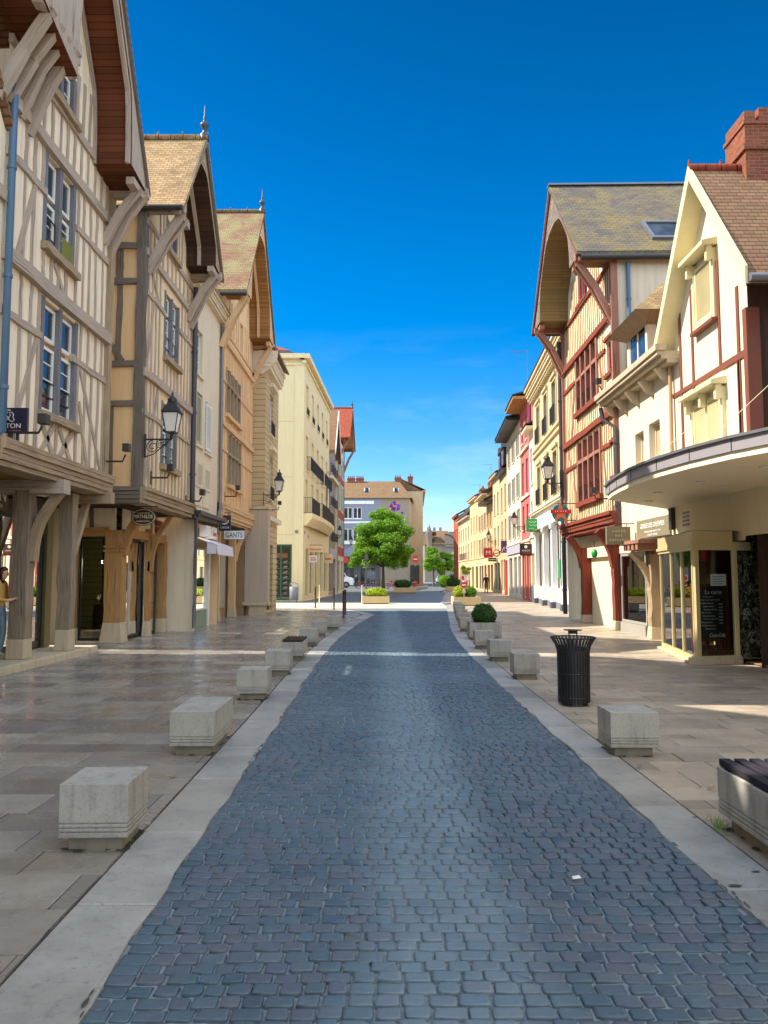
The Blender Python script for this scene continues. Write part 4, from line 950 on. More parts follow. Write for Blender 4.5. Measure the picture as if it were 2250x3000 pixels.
wall(h4, S4, 0, 6.1, 0, 3.56, m_plaster('brown_stone', lin((150,126,92)), .25, .4), [(.3,1.2,.05,2.6),(1.7,2.9,.4,2.5)], rev=.25)
window(h4, S4, 1.72, 2.88, .42, 2.48, T_ORANGE, 1, 1, -.2, .05, glass=G_WIN, name='shop_window'); part(h4, 'door', T_DARK, (.32,1.18,.06,2.58,-.24,-.18), F=S4, grain=True)
part(h4, 'poster', m_paint('grey_board', lin((150,148,136)), .5), (3.1,3.9,.4,2.6,.01,.04), F=S4)
for a in (1.45, 4.4): pillar(h4, S4.P(a,0,.22).x, S4.P(a,0).y, .26, .26, 0, 3.3, T_ORANGE, .4)
knee(h4, S4.P(4.5,2.2,.3), S4.P(4.6,3.45,.75), T_ORANGE, .2, .08); pillar(h4, -6.0, 31.9, .5, .4, 0, 3.56, m_plaster('brown_stone', (.3,.2,.1,1)), 0)
# ---- stone corner house projecting forward
F5 = wallfront(-5.05, 32.3, 36.2); h5 = thing('stone_house', 'narrow coursed stone corner house stepping forward beside the cross street', 'house', F5.P(0,0))
m = MB(); m.box(-13,-5.05,32.3,32.32,0,10.7); m.build('side_wall', K_PLANK, h5)
wins = [(1.2,2.3,5.0,6.9),(1.2,2.3,7.9,9.7)]
wall(h5, F5, .02, 3.9, 0, 10.7, K_PLANK, wins+[(1.0,2.6,.1,3.0)]); m = MB(); m.box(-13,-5.05,36.18,36.2,0,10.7); m.build('side_wall', P_PALE, h5)
for q in wins: window(h5, F5, *q, X_WHITE, 2, 3, -.16, sill=P_PALE); railing(h5, F5, q[0], q[1], q[2], q[2]+.55, .08); part(h5, 'hood_mould', P_PALE, (q[0]-.15,q[1]+.15,q[3]+.25,q[3]+.42,0,.2), F=F5)
window(h5, F5, 1.0, 2.6, .1, 3.0, X_DARK, 1, 1, -.2, glass=G_WIN, name='shop_window')
moulding(h5, F5, -.25, 3.95, 10.5, 11.2, .3, P_PALE, 4, 'cornice')
m = MB(); m.prism([(-4.6,32.1,10.75),(-4.55,32.1,11.2),(-6.4,32.1,11.2),(-6.2,32.1,10.3),(-5.2,32.1,10.2)], (0,.22,0)); m.build('cornice', P_PALE, h5)
m = MB(); m.hexa([F5.P(-.2,11.2,.5), F5.P(3.9,11.2,.5), F5.P(3.9,13.5,-4), F5.P(-.2,13.5,-4), F5.P(-.2,11.3,.5), F5.P(3.9,11.3,.5), F5.P(3.9,13.6,-4), F5.P(-.2,13.6,-4)], False); m.build('roof', R_BROWN, h5)
m = MB(); m.box(-5.75,-4.78,31.7,32.28,.55,4.35); m.build('pier', m_plaster('grey_pier', lin((186,168,148)), .1, .25), h5, .02)
m = MB(); m.box(-5.8,-4.74,31.64,32.28,4.36,4.5); m.build('pier_cap', S_PLINTH, h5, .02); m = MB(); m.box(-5.55,-4.9,31.72,32.25,0,.419); m.box(-5.8,-4.72,31.6,32.28,.419,.56); m.build('pier_base', S_PLINTH, h5)
part(h5, 'ledge', P_PALE, (.02,3.9,4.0,4.2,0,.22), F=F5)
# ================================================================ RIGHT ROW
# ---- white gabled house with maroon strips, over the cafe
E1 = Face(6.75, 14.0, 6.75, 18.0); r1 = thing('gabled_house', 'white gabled house with maroon strips and louvred cream shutters above the cafe canopy', 'house', E1.P(0,0))
gab = [(-.1,3.0),(3.62,3.0),(3.62,6.9),(1.5,9.75),(-.1,7.0)]
wall(r1, E1, -.1, 3.62, 3.0, 9.8, P_WHITE, (), gab)
m = MB(); m.poly([E1.P(-.1,0,0), E1.P(-.1,7.0,0), E1.P(-.1,7.0,-6), E1.P(-.1,0,-6)]); m.build('side_wall', m_plaster('shaded_side_render', lin((66,44,34))), r1); m = MB(); m.poly([E1.P(3.62,0,0), E1.P(3.62,7.0,0), E1.P(3.62,7.0,-6), E1.P(3.62,0,-6)]); m.build('side_wall', P_WHITE, r1)  # near side wall: its deep shade is put into the render colour
for a, z0, z1 in ((1.08,5.85,8.0),(.28,4.2,7.15),(2.42,5.5,7.9),(3.1,4.0,7.6),(.32,4.2,5.85)): part(r1, 'strip', X_MAROON, (a-.05,a+.05,z0,z1,0,.025), F=E1)
part(r1, 'strip', X_MAROON, (.34,3.6,5.74,5.84,0,.028), F=E1); part(r1, 'corner_post', X_MAROON, (-.13,.02,3.3,6.6,-.2,.05), F=E1); part(r1, 'strip', X_MAROON, (-.1,1.0,5.72,5.85,.0,.03), F=E1)
for a0, a1, z0, z1, n in ((1.25,2.1,6.95,8.2,1),(1.05,2.4,4.0,5.28,2)):
    part(r1, 'window_casing', X_CREAMP, (a0-.12,a0,z0-.1,z1+.1,0,.08),(a1,a1+.12,z0-.1,z1+.1,0,.08),(a0,a1,z0-.1,z0,0,.1), F=E1)
    w_ = (a1-a0)/n
    for k in range(n): shutter(r1, E1, a0+w_*k+.01, a0+w_*(k+1)-.01, z0, z1, X_CREAMP, .03, 26)
    m = MB(); m.hexa([E1.P(a0-.2,z1+.14,0), E1.P(a1+.2,z1+.14,0), E1.P(a1+.2,z1+.14,.32), E1.P(a0-.2,z1+.14,.32), E1.P(a0-.2,z1+.3,0), E1.P(a1+.2,z1+.3,0), E1.P(a1+.2,z1+.22,.32), E1.P(a0-.2,z1+.22,.32)], False)
    for a in ((a0-.08,a1+.08) if n == 1 else (a0-.08,(a0+a1)/2,a1+.08)): m.fbox(E1, a-.05, a+.05, z1-.15, z1+.138, .082, .2)
    m.build('window_hood', X_CREAMP, r1)
    part(r1, 'sill', X_MAROON, (a0-.14,a1+.14,z0-.17,z0-.102,0,.14), F=E1)
roof(r1, E1, -.75, 3.55, 7.0, 9.95, .4, 6, R_BROWN, .12, .1, R_RED, 1.38)
m = MB()
for (p, q) in (((-.9,6.75),(1.38,9.85)), ((1.38,9.85),(3.68,6.75))):
    m.hexa([E1.P(p[0],p[1],.36), E1.P(q[0],q[1],.36), E1.P(q[0],q[1],.41), E1.P(p[0],p[1],.41), E1.P(p[0],p[1]+.33,.36), E1.P(q[0],q[1]+.33 if False else q[1]+.3,.36), E1.P(q[0],q[1]+.3,.41), E1.P(p[0],p[1]+.33,.41)], False)
m.build('bargeboard', X_CREAMP, r1)
m = MB()
for (p, q) in (((-.9,6.76),(1.38,9.86)), ((1.38,9.86),(3.68,6.76))): m.poly([E1.P(p[0],p[1],.36), E1.P(q[0],q[1],.36), E1.P(q[0],q[1],.0), E1.P(p[0],p[1],.0)])
m.build('soffit', X_CREAMP, r1)
m = MB(); m.tube([E1.P(-.95,6.85,.35), E1.P(-.95,6.85,-5)], .08, 8); m.build('gutter', X_ZINC, r1)
m = MB(); m.box(7.42,8.3,15.1,16.0,9.0,10.9); m.box(7.37,8.35,15.05,16.05,10.35,10.46); m.box(7.39,8.33,15.07,16.03,10.9,10.98)
for k in range(3): m.box(7.43+.3*k,7.43+.3*k+.22,15.12,15.98,10.98,11.2+.08*k)
m.build('chimney', K_BRICK, r1)
pipe(r1, [E1.P(3.58,6.8,.08), E1.P(3.58,3.3,.1)], X_COPP, .045)
# concrete canopy: curved in plan
edge = [(6.75,18.25),(5.7,17.1),(4.68,15.98),(4.56,15.3),(4.46,14.5),(4.38,13.4),(4.40,12.2),(4.52,11.2),(4.72,10.3),(5.05,9.4),(5.6,8.5),(6.3,7.9),(6.75,7.7)]
cz0, cz1 = 3.22, 3.52
def band(m, z0, z1, inset): 
    c = V((7.2, 13, 0)); pts = [V((x,y,0))+(c-V((x,y,0))).normalized()*inset for x, y in edge]
    for p, q in zip(pts, pts[1:]): m.poly([p+V((0,0,z0)), q+V((0,0,z0)), q+V((0,0,z1)), p+V((0,0,z1))], smooth=False)
    return pts
m = MB(); p = band(m, cz0, cz0+.1, .0); m.poly([V((q.x,q.y,cz0)) for q in p]); cn = m.build('canopy', m_paint('cream_soffit', lin((240,226,192)), .6, .06), r1)
m = MB(); p = band(m, cz0+.1, cz0+.27, -.04); m.poly([V((q.x,q.y,cz0+.1)) for q in p]); m.build('fascia', m_paint('grey_fascia', lin((146,140,144)), .5, .1), cn)
m = MB(); p = band(m, cz0+.27, cz0+.31, -.09); m.poly([V((q.x,q.y,cz0+.31)) for q in p]); m.poly([V((q.x,q.y,cz0+.27)) for q in p]); m.build('coping', X_ZINC, cn)
for k in range(2, 11):
    (xa, ya) = edge[k]; c_ = (V((7.2,13,0))-V((xa,ya,0))).normalized(); p_ = V((xa,ya,0))-c_*.043; m = MB(); m.bar(p_+V((0,0,cz0+.105)), p_+V((0,0,cz0+.268)), .012, .008, (0,1,0)); m.build('seam', X_DARK, cn)
m = MB()
for x, y in ((5.2,14.5),(5.3,12.8),(5.6,16.2),(6.0,13.5),(5.5,11.0)): m.lathe((x,y,cz0-.004), [(.07,0),(.09,-.012),(.06,-.02)], 12)
m.build('spotlights', X_SIGNW, cn)
m = MB()
for p, q in (((6.72,16.5,4.9),(4.9,15.6,3.55)), ((6.72,13.0,5.0),(4.9,12.0,3.55))): m = MB(); m.tube([p, q], .006, 5); m.build('tie_rod', X_CREAMP, cn)
# cafe under the canopy
CF = Face(6.735, 8.0, 6.735, 17.7)
P_CAFE = m_plaster('cafe_render', lin((228,212,172)), .08, .12)
wall(r1, CF, 6.3, 9.95, 2.3, 3.22, P_CAFE, name='cafe_wall'); wall(r1, CF, 0, 6.3, 2.38, 3.22, P_CAFE, name='cafe_wall'); part(r1, 'drain_post', X_DARK, (9.7,9.86,2.7,3.2,.0,.1), F=CF)
part(r1, 'vent', X_GREYF, *[(8.9,9.25,2.75+.09*k,2.79+.09*k,.0,.02) for k in range(4)], F=CF)
va, vb = V((6.28,17.45,0)), V((5.80,14.4,0)); VL = Face(vb.x, vb.y, va.x, va.y, out=(-1,0,0)); VF = Face(5.80, 14.4, 6.68, 14.62, out=(0,-1,0))
BRASS = m_paint('pale_bronze_frame', lin((196,178,128)), .4, .1)
vit = MB(); H_ = 2.12
for a in (0.0, 1.0, 1.95, 3.05): vit.fbox(VL, a-.035 if a else .04, a+.035 if a else .11, .12, H_, -.04, .03)
vit.fbox(VL, 0, 3.1, .05, .14, -.05, .035); vit.fbox(VL, 0, 3.1, H_, H_+.35, -.05, .06); vit.fbox(VL, -.0, 3.12, H_+.06, H_+.12, -.05, .09)
vit.box(6.28,6.34,17.43,17.47,.14,2.47); vit.box(6.30,6.80,17.43,17.46,2.12,2.47); vf = vit.build('vitrine_frame', BRASS, r1); m = MB(); m.box(6.34,6.76,17.44,17.45,.14,2.12); m.build('pane', G_SHOP, vf); m = MB(); m.poly([(5.75,14.36,2.485),(6.24,17.5,2.485),(6.8,17.5,2.485),(6.8,14.5,2.485)]); m.build('vitrine_roof', X_ZINC, vf)
vt = MB(); W = VF.L
for a in (.04, W-.03): vt.fbox(VF, a-.04, a+.04, .14, H_, -.05, .03)
vt.fbox(VF, -.02, W+.03, .05, .15, -.06, .04); vt.fbox(VF, -.03, W+.3, H_, H_+.16, -.06, .05); vt.fbox(VF, -.03, W-.1, H_+.16, H_+.36, -.06, .06); vf2 = vt.build('vitrine_frame', BRASS, r1)
m = MB(); m.fbox(VL, .1, 3.05, .14, H_, -.01, -.004); m.build('pane', G_SHOP, vf)
m = MB(); m.fbox(VF, .08, W-.07, .15, H_, -.01, -.004); m.build('pane', G_SHOP, vf2)
part(r1, 'vitrine_step', S_PLINTH, (-.12,W+.0,0,.13,-.1,.12), F=VF, bevel=.01); part(r1, 'vitrine_step', S_PLINTH, (.1,3.2,0,.05,-.1,.14), F=VL, bevel=.01)
m = MB(); m.box(6.8,11.0,17.5,17.52,0,3.2); m.box(10.98,11.0,8,17.5,0,3.2); m.box(6.8,11.0,8,17.5,3.0,3.02); m.poly([(5.84,14.43,.1),(6.27,17.42,.1),(11,17.42,.1),(11,14.6,.1)]); m.poly([(5.84,14.43,2.2),(6.27,17.42,2.2),(6.8,17.42,2.2),(6.8,14.6,2.2)]); m.box(6.8,11,8,14.6,.02,.04); m.build('shop_interior', m_paint('cafe_inside', lin((150,112,80)), .7), r1)
MB_ = NT('veined_green_marble'); ob = MB_.coord('Object'); wv = MB_.n('TexNoise', {'Vector': MB_.coord('Object', (1.6,1.6,.8), (.5,.3,.6)), 'Scale': 2.6, 'Detail': 7., 'Roughness': .62, 'Distortion': 1.4})
MARB = MB_.set(MB_.mix(MB_.ramp(wv.outputs['Fac'], [(.482, (0,0,0)), (.5, (1,1,1)), (.518, (0,0,0))]), MB_.mix(MB_.ramp(MB_.noise(ob, 9, 5), [(.45, (0,0,0)), (.7, (1,1,1))]), (.012,.020,.013,1), (.06,.10,.05,1)), (.42,.46,.36,1)), .15, spec=.6)
m = MB(); m.box(6.85,7.22,14.75,15.2,0,2.6); m.build('marble_pillar', MARB, r1)
part(r1, 'cafe_wall', X_DARK, (0,5.4,0,2.74,-1.2,-1.1), F=CF)
# things in the cafe window
def menu_board():
    t = thing('menu_board', 'tall chalk menu board with white handwriting inside the cafe corner window', 'menu board', VF.P(.45,.5,-.16))
    m = MB(); m.fbox(VF, .10, .78, .46, 1.42, -.2, -.17); m.build('board', m_paint('chalkboard', lin((28,32,30)), .5), t)
    m = MB(); m.fbox(VF, .04, .10, .2, 1.5, -.2, -.15); m.fbox(VF, .78, .84, .2, 1.7, -.2, -.15); m.fbox(VF, .1, .78, .40, .46, -.2, -.15); m.fbox(VF, .1, .78, 1.42, 1.48, -.2, -.15); m.build('frame', m_timber('mahogany', lin((104,50,32)), lin((72,32,22))), t)
    ch = m_paint('chalk', lin((226,228,222)), .8)
    text("La carte", VF, .52, 1.33, -.165, .36, ch, t)
    for k, s in enumerate(('Le menu du jour', 'entree + plat ou plat + dessert', 'Salades', 'Tartes maison', 'Assiette froide', 'Plat du jour', 'Omelettes', 'Croque', 'Desserts', 'Glaces', 'Boissons')):
        text(s, VF, .40+.05*math.sin(k*2.1), 1.24-.06*k, -.165, .22+.13*((k*7)%5)/5+(.15 if k == 1 else 0), ch, t, height=.026, bold=.012)
    for k in range(7): text('%d,%d0' % (5+k, (k*3)%10), VF, .67, 1.10-.06*k, -.165, .08, ch, t, height=.026, bold=.012)
    text('Coca-Cola', VF, .58, .52, -.165, .34, ch, t, height=.075, bold=.012, shear=.35)
    return t
menu_board()
nt_ = thing('paper_notice', 'white paper notice taped to the glass above the chalk menu board', 'notice', VF.P(.55,1.85,-.02)); m = MB(); m.fbox(VF, .36,.70,1.45,1.67,-.025,-.022); m.build('sheet', X_SIGNW, nt_)
for k in range(4): m = MB(); m.fbox(VF, .40, .66-.03*(k%2), 1.615-.045*k, 1.628-.045*k, -.0215, -.0205); m.build('text_line', X_GREYF, nt_)
# ---- lower cream house with oriel dormer
E2 = Face(6.75, 17.62, 6.78, 22.0); r2 = thing('plain_house', 'low cream house with tiled dormer and stone gutter beside the maroon striped gable', 'house', E2.P(0,0))
L = E2.L; wins = [(2.15,2.85,4.5,5.42),(.95,1.75,4.5,5.48)]
wall(r2, E2, 0, L, 2.55, 6.75, P_WHITE, wins, rev=.22); 
for q in wins: window(r2, E2, *q, P_PALE, 1, 1, -.2, glass=m_paint('blind', lin((176,160,124)), .7))
m = MB(); m.poly([E2.P(0,2.56,0), E2.P(L,2.56,0), E2.P(L,2.56,-.6), E2.P(0,2.56,-.6)]); m.build('jetty_soffit', P_WHITE, r2)
moulding(r2, E2, -.4, L+.35, 6.5, 6.78, .5, S_PLINTH, 3, 'cornice'); m = MB()
for z0, z1, o0, o1 in ((6.78,6.92,.30,.55),): m.fbox(E2, -.45, L+.4, z0, z1, o0, o1)
m.build('gutter', S_PLINTH, r2)
for a in (.1, 1.3, 2.4, 3.4, 4.3): m = MB(); m.prism([E2.P(a,6.5,0), E2.P(a,6.1,0), E2.P(a,6.25,.2), E2.P(a,6.5,.38)], E2.d*.12); m.build('corbel', S_PLINTH, r2)
m = MB(); m.hexa([E2.P(0,6.8,.4), E2.P(L,6.8,.4), E2.P(L,9.4,-4), E2.P(0,9.4,-4), E2.P(0,6.9,.4), E2.P(L,6.9,.4), E2.P(L,9.5,-4), E2.P(0,9.5,-4)], False); m.build('roof', R_BROWN, r2)
pipe(r2, [E2.P(L+.25,6.55,.42), E2.P(L+.25,6.2,.35), E2.P(L-.1,5.9,.1), E2.P(L-.1,2.75,.1)], X_DPIPE, .06)
dm = MB(); y0, y1 = 18.9, 20.5
D2 = Face(6.62, y0, 6.62, y1); DS = Face(6.62, y0, 8.4, y0, out=(0,-1,0))
wall(r2, D2, 0, 1.6, 6.9, 8.25, P_WHITE, [(.15,1.45,7.15,8.1)], rev=.08, name='dormer'); wall(r2, DS, 0, 1.78, 6.9, 8.25, P_WHITE, [(.2,1.5,7.15,8.1)], rev=.08, name='dormer'); m = MB(); m.box(6.62,8.4,y1-.02,y1,6.9,8.25); m.build('dormer', P_WHITE, r2)
window(r2, D2, .15, 1.45, 7.15, 8.1, X_WHITE, 2, 1, -.07); window(r2, DS, .2, 1.5, 7.15, 8.1, X_WHITE, 1, 1, -.07)
m = MB(); e = .42; m.poly([(6.62-e,y0-e,8.2),(6.62-e,y1+e,8.2),(7.3,19.7,9.3)]); m.poly([(6.62-e,y0-e,8.2),(9.2,y0-e,8.2),(9.2,19.7,9.3),(7.3,19.7,9.3)]); m.poly([(6.62-e,y1+e,8.2),(9.2,y1+e,8.2),(9.2,19.7,9.3),(7.3,19.7,9.3)])
m.build('dormer_roof', R_TAN, r2)
m = MB(); m.poly([(6.62-e,y0-e,8.19),(9.2,y0-e,8.19),(9.2,y1+e,8.19),(6.62-e,y1+e,8.19)]); m.poly([(6.62-e,y0-e,8.19),(6.62,y0,7.95),(8.4,y0,7.95),(9.2,y0-e,8.19)]); m.poly([(6.62-e,y0-e,8.19),(6.62,y0,7.95),(6.62,y1,7.95),(6.62-e,y1+e,8.19)]); m.build('dormer_soffit', T_PALE, r2)
# ground floor of the low house: timber posts and a glazed shop
RG = Face(7.12, 17.6, 7.12, 23.7)
wall(r2, RG, 0, 5.7, 2.3, 2.6, P_WHITE, name='wall'); part(r2, 'wall', P_WHITE, (-.3,2.3,0,2.56,-.35,-.3), F=RG)
pillar(r2, 7.05, 20.15, .26, .3, 0, 2.2, T_PALE, .32, name='post'); knee(r2, (7.0,20.15,1.3), (6.5,20.3,2.25), T_PALE, .2, .1, (-1,0,0)); pillar(r2, 7.22, 20.75, .14, .14, 0, 2.3, T_RED, 0, name='post')
m = MB()
for k in range(4): m.box(6.45,6.9,19.55+.32*k,19.73+.32*k,2.3,2.46)
m.build('joist_ends', T_REDP, r2); m = MB(); m.box(6.42,7.0,19.4,20.85,2.46,2.55); m.build('beam', T_REDP, r2)
sw = window(r2, RG, 3.35, 5.55, .28, 2.28, X_GREYS, 1, 1, -.05, .07, glass=G_SHOP, name='shop_window'); part(r2, 'stall_riser', X_GREYS, (3.35,5.55,0,.27,-.06,.05), F=RG)
m = MB(); m.box(7.2,10,20.9,20.92,0,2.5); m.box(9.98,10,20.9,23.3,0,2.5); m.box(7.2,10,23.28,23.3,0,2.5); m.box(7.2,10,20.9,23.3,2.48,2.5); m.build('shop_interior', X_INT, r2)
# ---- red timbered house with slate hood
E3r = Face(6.75, 21.95, 6.89, 28.85); r3 = thing('timbered_house', 'red timbered house with oxblood windows, slate clad arched hood and lichen covered roof', 'house', E3r.P(0,0))
F = E3r; L = F.L; wins = [(1.75,4.75,4.15,6.25),(1.95,4.75,7.3,9.2),(.12,.92,7.7,8.7),(-.28+.3,.5,4.55,5.56),(3.1,4.45,11.05,12.3)]
gab = [(0,3.1),(L,3.1),(L,11.0),(3.6,14.6),(0,11.0)]
wall(r3, F, 0, L, 3.1, 14.8, P_STRAW, wins, gab, rev=.22)
for a, zb in ((0,3.05),(L,0)): m = MB(); m.poly([F.P(a,zb,0), F.P(a,11,0), F.P(a,11,-8), F.P(a,zb,-8)]); m.build('side_wall', P_PALE, r3)
for i in (0, 1):
    a0,a1,z0,z1 = wins[i]; n = 4; wd = (a1-a0)/n; tr = (5.55, 8.5)[i]
    for k in range(n):
        window(r3, F, a0+wd*k+.06, a0+wd*(k+1)-.06, z0+.05, tr-.06, X_REDW, 1, 1, -.14, .08); window(r3, F, a0+wd*k+.06, a0+wd*(k+1)-.06, tr+.06, z1-.05, X_REDW, 1, 1, -.14, .08)
        shutter(r3, F, a0+wd*k+.1, a0+wd*k+.1+(wd-.2)*.55, z0+.1, tr-.1, X_REDW, -.115, 10, 'shutter')
    for k in range(n+1):
        m = MB(); m.bar(F.P(a0+wd*k, z0, -.04), F.P(a0+wd*k, z1, -.04), .13, .22, F.d, 2, .003); m.build('window_post', T_REDP, r3)
    beam(r3, F, a0-.1, a1+.1, tr-.06, tr+.06, T_REDP, .06, 'transom'); beam(r3, F, a0-.15, a1+.15, z0-.16, z0, T_RED, .14, 'window_sill')
    railing(r3, F, a0+.1, a1-.1, z0+.12, z0+.55, .04, .2)
for i in (2, 3, 4): window(r3, F, *wins[i], X_REDW, 2 if i == 4 else 1, 1, -.12, .09); beam(r3, F, wins[i][0]-.1, wins[i][1]+.1, wins[i][2]-.12, wins[i][2], T_RED, .1, 'window_sill'); beam(r3, F, wins[i][0]-.1, wins[i][1]+.1, wins[i][3], wins[i][3]+.1, T_RED, .08)
for z0, z1, o in ((6.35,6.55,.12),(9.22,9.42,.12),(10.85,10.98,.08)): beam(r3, F, 0, L, z0, z1, T_RED, o)
for z, w1 in ((5.55, wins[0]), (8.5, wins[1])): beam(r3, F, .55 if z < 6 else 1.0, w1[0]-.05, z-.06, z+.07, T_RED, .06); beam(r3, F, w1[1]+.05, L, z-.06, z+.07, T_RED, .06)
al = [k*.25+.12 for k in range(28)]
inw = lambda a, lo_, hi_: lo_ < a < hi_
studs(r3, F, 3.5, 3.98, al, T_STRAW, .06); studs(r3, F, 3.98, 5.48, [a for a in al if not inw(a,1.65,4.85) and a > .6], T_STRAW, .06); studs(r3, F, 5.62, 6.35, [a for a in al if not inw(a,1.65,4.85)], T_STRAW, .06)
studs(r3, F, 6.55, 7.14, al, T_STRAW, .06); studs(r3, F, 7.14, 8.43, [a for a in al if not inw(a,1.85,4.85) and a > 1.0], T_STRAW, .06); studs(r3, F, 8.57, 9.22, [a for a in al if not inw(a,1.85,4.85) and a > 1.0], T_STRAW, .06)
studs(r3, F, 9.42, 10.85, al, T_STRAW, .06); studs(r3, F, 10.98, 12.3, [a for a in al if inw(a,1.6,5.6) and not inw(a,3.0,4.55)], T_STRAW, .06)
for p, q in (((5.6,5.5),(5.2,4.2)), ((1.5,5.5),(1.2,4.1)), ((6.4,6.3),(5.9,5.6)), ((1.7,8.4),(1.2,6.6)), ((5.2,8.4),(5.7,6.6))): brace(r3, F, p, q, T_REDP, .1)
m = MB(); m.bar(F.P(.02,3.4,0), F.P(.02,10.9,0), .16, .2, F.d, 4, .006); m.build('corner_post', T_REDP, r3); m = MB(); m.bar(F.P(L-.02,3.4,0), F.P(L-.02,10.9,0), .16, .2, F.d, 4, .006); m.build('corner_post', T_REDP, r3)
moulding(r3, F, -.1, L+.1, 3.05, 3.5, .3, T_RED, 4)
m = MB(); m.poly([F.P(-.1,3.06,.1), F.P(L,3.06,.1), F.P(L,3.06,-.7), F.P(-.1,3.06,-.7)]); m.build('jetty_soffit', T_RED, r3)
roof(r3, F, -.15, 7.35, 11.1, 14.95, 1.12, 7.5, R_SLATE, .12, .1, None, 3.65)
m = MB(); m.bar(F.P(3.65,15.1,1.14), F.P(3.65,15.1,-7.5), .3, .06, F.d); m.build('ridge_cap', X_ZINC, r3)
hood(r3, F, -.15, 7.35, 11.05, 14.9, 1.05, R_SLATEC, B_OLIVE, 2.5, 13.55, 11.1, 3.55, 2.2, [(.1,1.9,1),(6.95,1.9,-1)], T_REDP, (), T_RED)
m = MB(); m.tube([F.P(-.25,10.9,1.0), F.P(-.25,10.9,-7)], .09, 8); m.build('gutter', X_DARK, r3)
# roof light on the near slope
sl_ = (14.95-11.1)/(3.65+.15); n_ = V((0,-sl_,1)).normalized()
def onroof(x, a): return V((x, F.P(a,0).y, 11.1+(a+.15)*sl_+.1))
m = MB()
for (x0,x1,a0,a1) in ((8.0,10.6,.25,.33),(8.0,10.6,1.12,1.2),(8.0,8.1,.33,1.12),(10.5,10.6,.33,1.12)):
    q = [onroof(x0,a0), onroof(x1,a0), onroof(x1,a1), onroof(x0,a1)]; m.hexa(q+[p+n_*.12 for p in q], False)
rl = m.build('roof_light', X_ZINC, r3); q = [onroof(8.1,.33), onroof(10.5,.33), onroof(10.5,1.12), onroof(8.1,1.12)]; m = MB(); m.hexa([p+n_*.05 for p in q]+[p+n_*.07 for p in q], False); m.build('pane', G_WIN, rl)
pipe(r3, [V((7.15,21.85,10.8)), V((7.15,21.85,7.0))], X_PIPE, .06); pipe(r3, [F.P(L+.12,10.6,.15), F.P(L+.12,.2,.1)], X_DPIPE, .08)
# ground floor
RG3 = Face(7.2, 23.4, 7.3, 28.7)
for y in (23.4, 27.1): pillar(r3, 7.1, y, .3, .3, 0, 2.6, T_RED, .28, S_PLINTH, name='post'); knee(r3, (7.0,y,1.9), (6.5,y,3.0), T_RED, .26, .12, (-1,0,0))
wall(r3, RG3, 0, 5.3, 0, 3.05, m_plaster('cream_panel', lin((236,218,180)), .05, .08)); part(r3, 'lintel', m_plaster('cream_panel', lin((236,218,180)), .05, .08), (.2,3.6,2.25,2.75,.0,.14), F=RG3)
# ================================================================ FARTHER DOWN THE STREET
def balcony_slab(root, F, a0, a1, z, o, mat): return part(root, 'balcony', mat, (a0,a1,z-.22,z,0,o), F=F, bevel=.02)
def far_house(label, F, a0, a1, zE, mat, cols, floors, roofm, rise=2.2, rdepth=4.5, eave=.35, ground=3.2, shop=None, shopm=None, frame=None, shut=None, rail=False, name='row_house', eavem=None, sides=True, trim=None):
    """street house: cols window centres, floors (z0, z1, half width)"""
    t = thing(name, label, 'house', F.P(a0, 0))
    hs = [(c-w_, c+w_, z0, z1) for z0, z1, w_ in floors for c in cols]
    holes = hs + ([(s[0], s[1], s[2], s[3]) for s in shop] if shop else [])
    wall(t, F, a0, a1, 0, zE, mat, holes, rev=.2)
    if sides: shell(t, F, a0, a1, 0, zE, 8, mat, False)
    for h in hs:
        window(t, F, *h, frame or X_WHITE, 2, 2, -.16, .06, sill=trim or mat)
        if shut:
            wd = (h[1]-h[0])*.5
            shutter(t, F, h[0]-wd-.02, h[0]-.02, h[2], h[3], shut, .01, 6); shutter(t, F, h[1]+.02, h[1]+wd+.02, h[2], h[3], shut, .01, 6)
        if rail: railing(t, F, h[0]-.05, h[1]+.05, h[2]+.05, h[2]+.85, .12, .13)
    for s in shop or ():
        w_ = window(t, F, s[0], s[1], s[2], s[3], s[4] if len(s) > 4 else X_DARK, 1 if s[1]-s[0] < 1.5 else 2, 1, -.18, .09, name='shop_window')
    if shopm: part(t, 'shop_fascia', shopm, (a0+.05,a1-.05,ground-.15,ground+.45,0,.1), F=F)
    part(t, 'string_course', trim or mat, (a0,a1,ground+.55,ground+.7,0,.08), F=F)
    part(t, 'eaves', eavem or trim or mat, (a0,a1,zE-.02,zE+.16,-.1,eave), F=F)
    m = MB(); m.hexa([F.P(a0,zE+.17,eave+.05), F.P(a1,zE+.17,eave+.05), F.P(a1,zE+.17+rise,-rdepth), F.P(a0,zE+.17+rise,-rdepth), F.P(a0,zE+.27,eave+.05), F.P(a1,zE+.27,eave+.05), F.P(a1,zE+.29+rise,-rdepth), F.P(a0,zE+.29+rise,-rdepth)], False)
    for a in (a0, a1): m.poly([F.P(a,zE,0), F.P(a,zE+.17+rise,-rdepth), F.P(a,zE,-rdepth)])
    m.build('roof', roofm, t)
    return t
def chimney(root, F, a, o, z0, z1, w=.8, d=.5, pots=3):
    m = MB(); m.fbox(F, a-w/2, a+w/2, z0, z1, o-d/2, o+d/2); m.fbox(F, a-w/2-.06, a+w/2+.06, z1-.25, z1-.12, o-d/2-.06, o+d/2+.06); c = m.build('chimney', K_BRICK, root)
    m = MB()
    for k in range(pots): m.lathe(F.P(a-w/2+w*(k+.5)/pots, z1, o), [(.09,0),(.08,.3),(.1,.33)], 8)
    m.build('chimney_pots', R_RED, c)
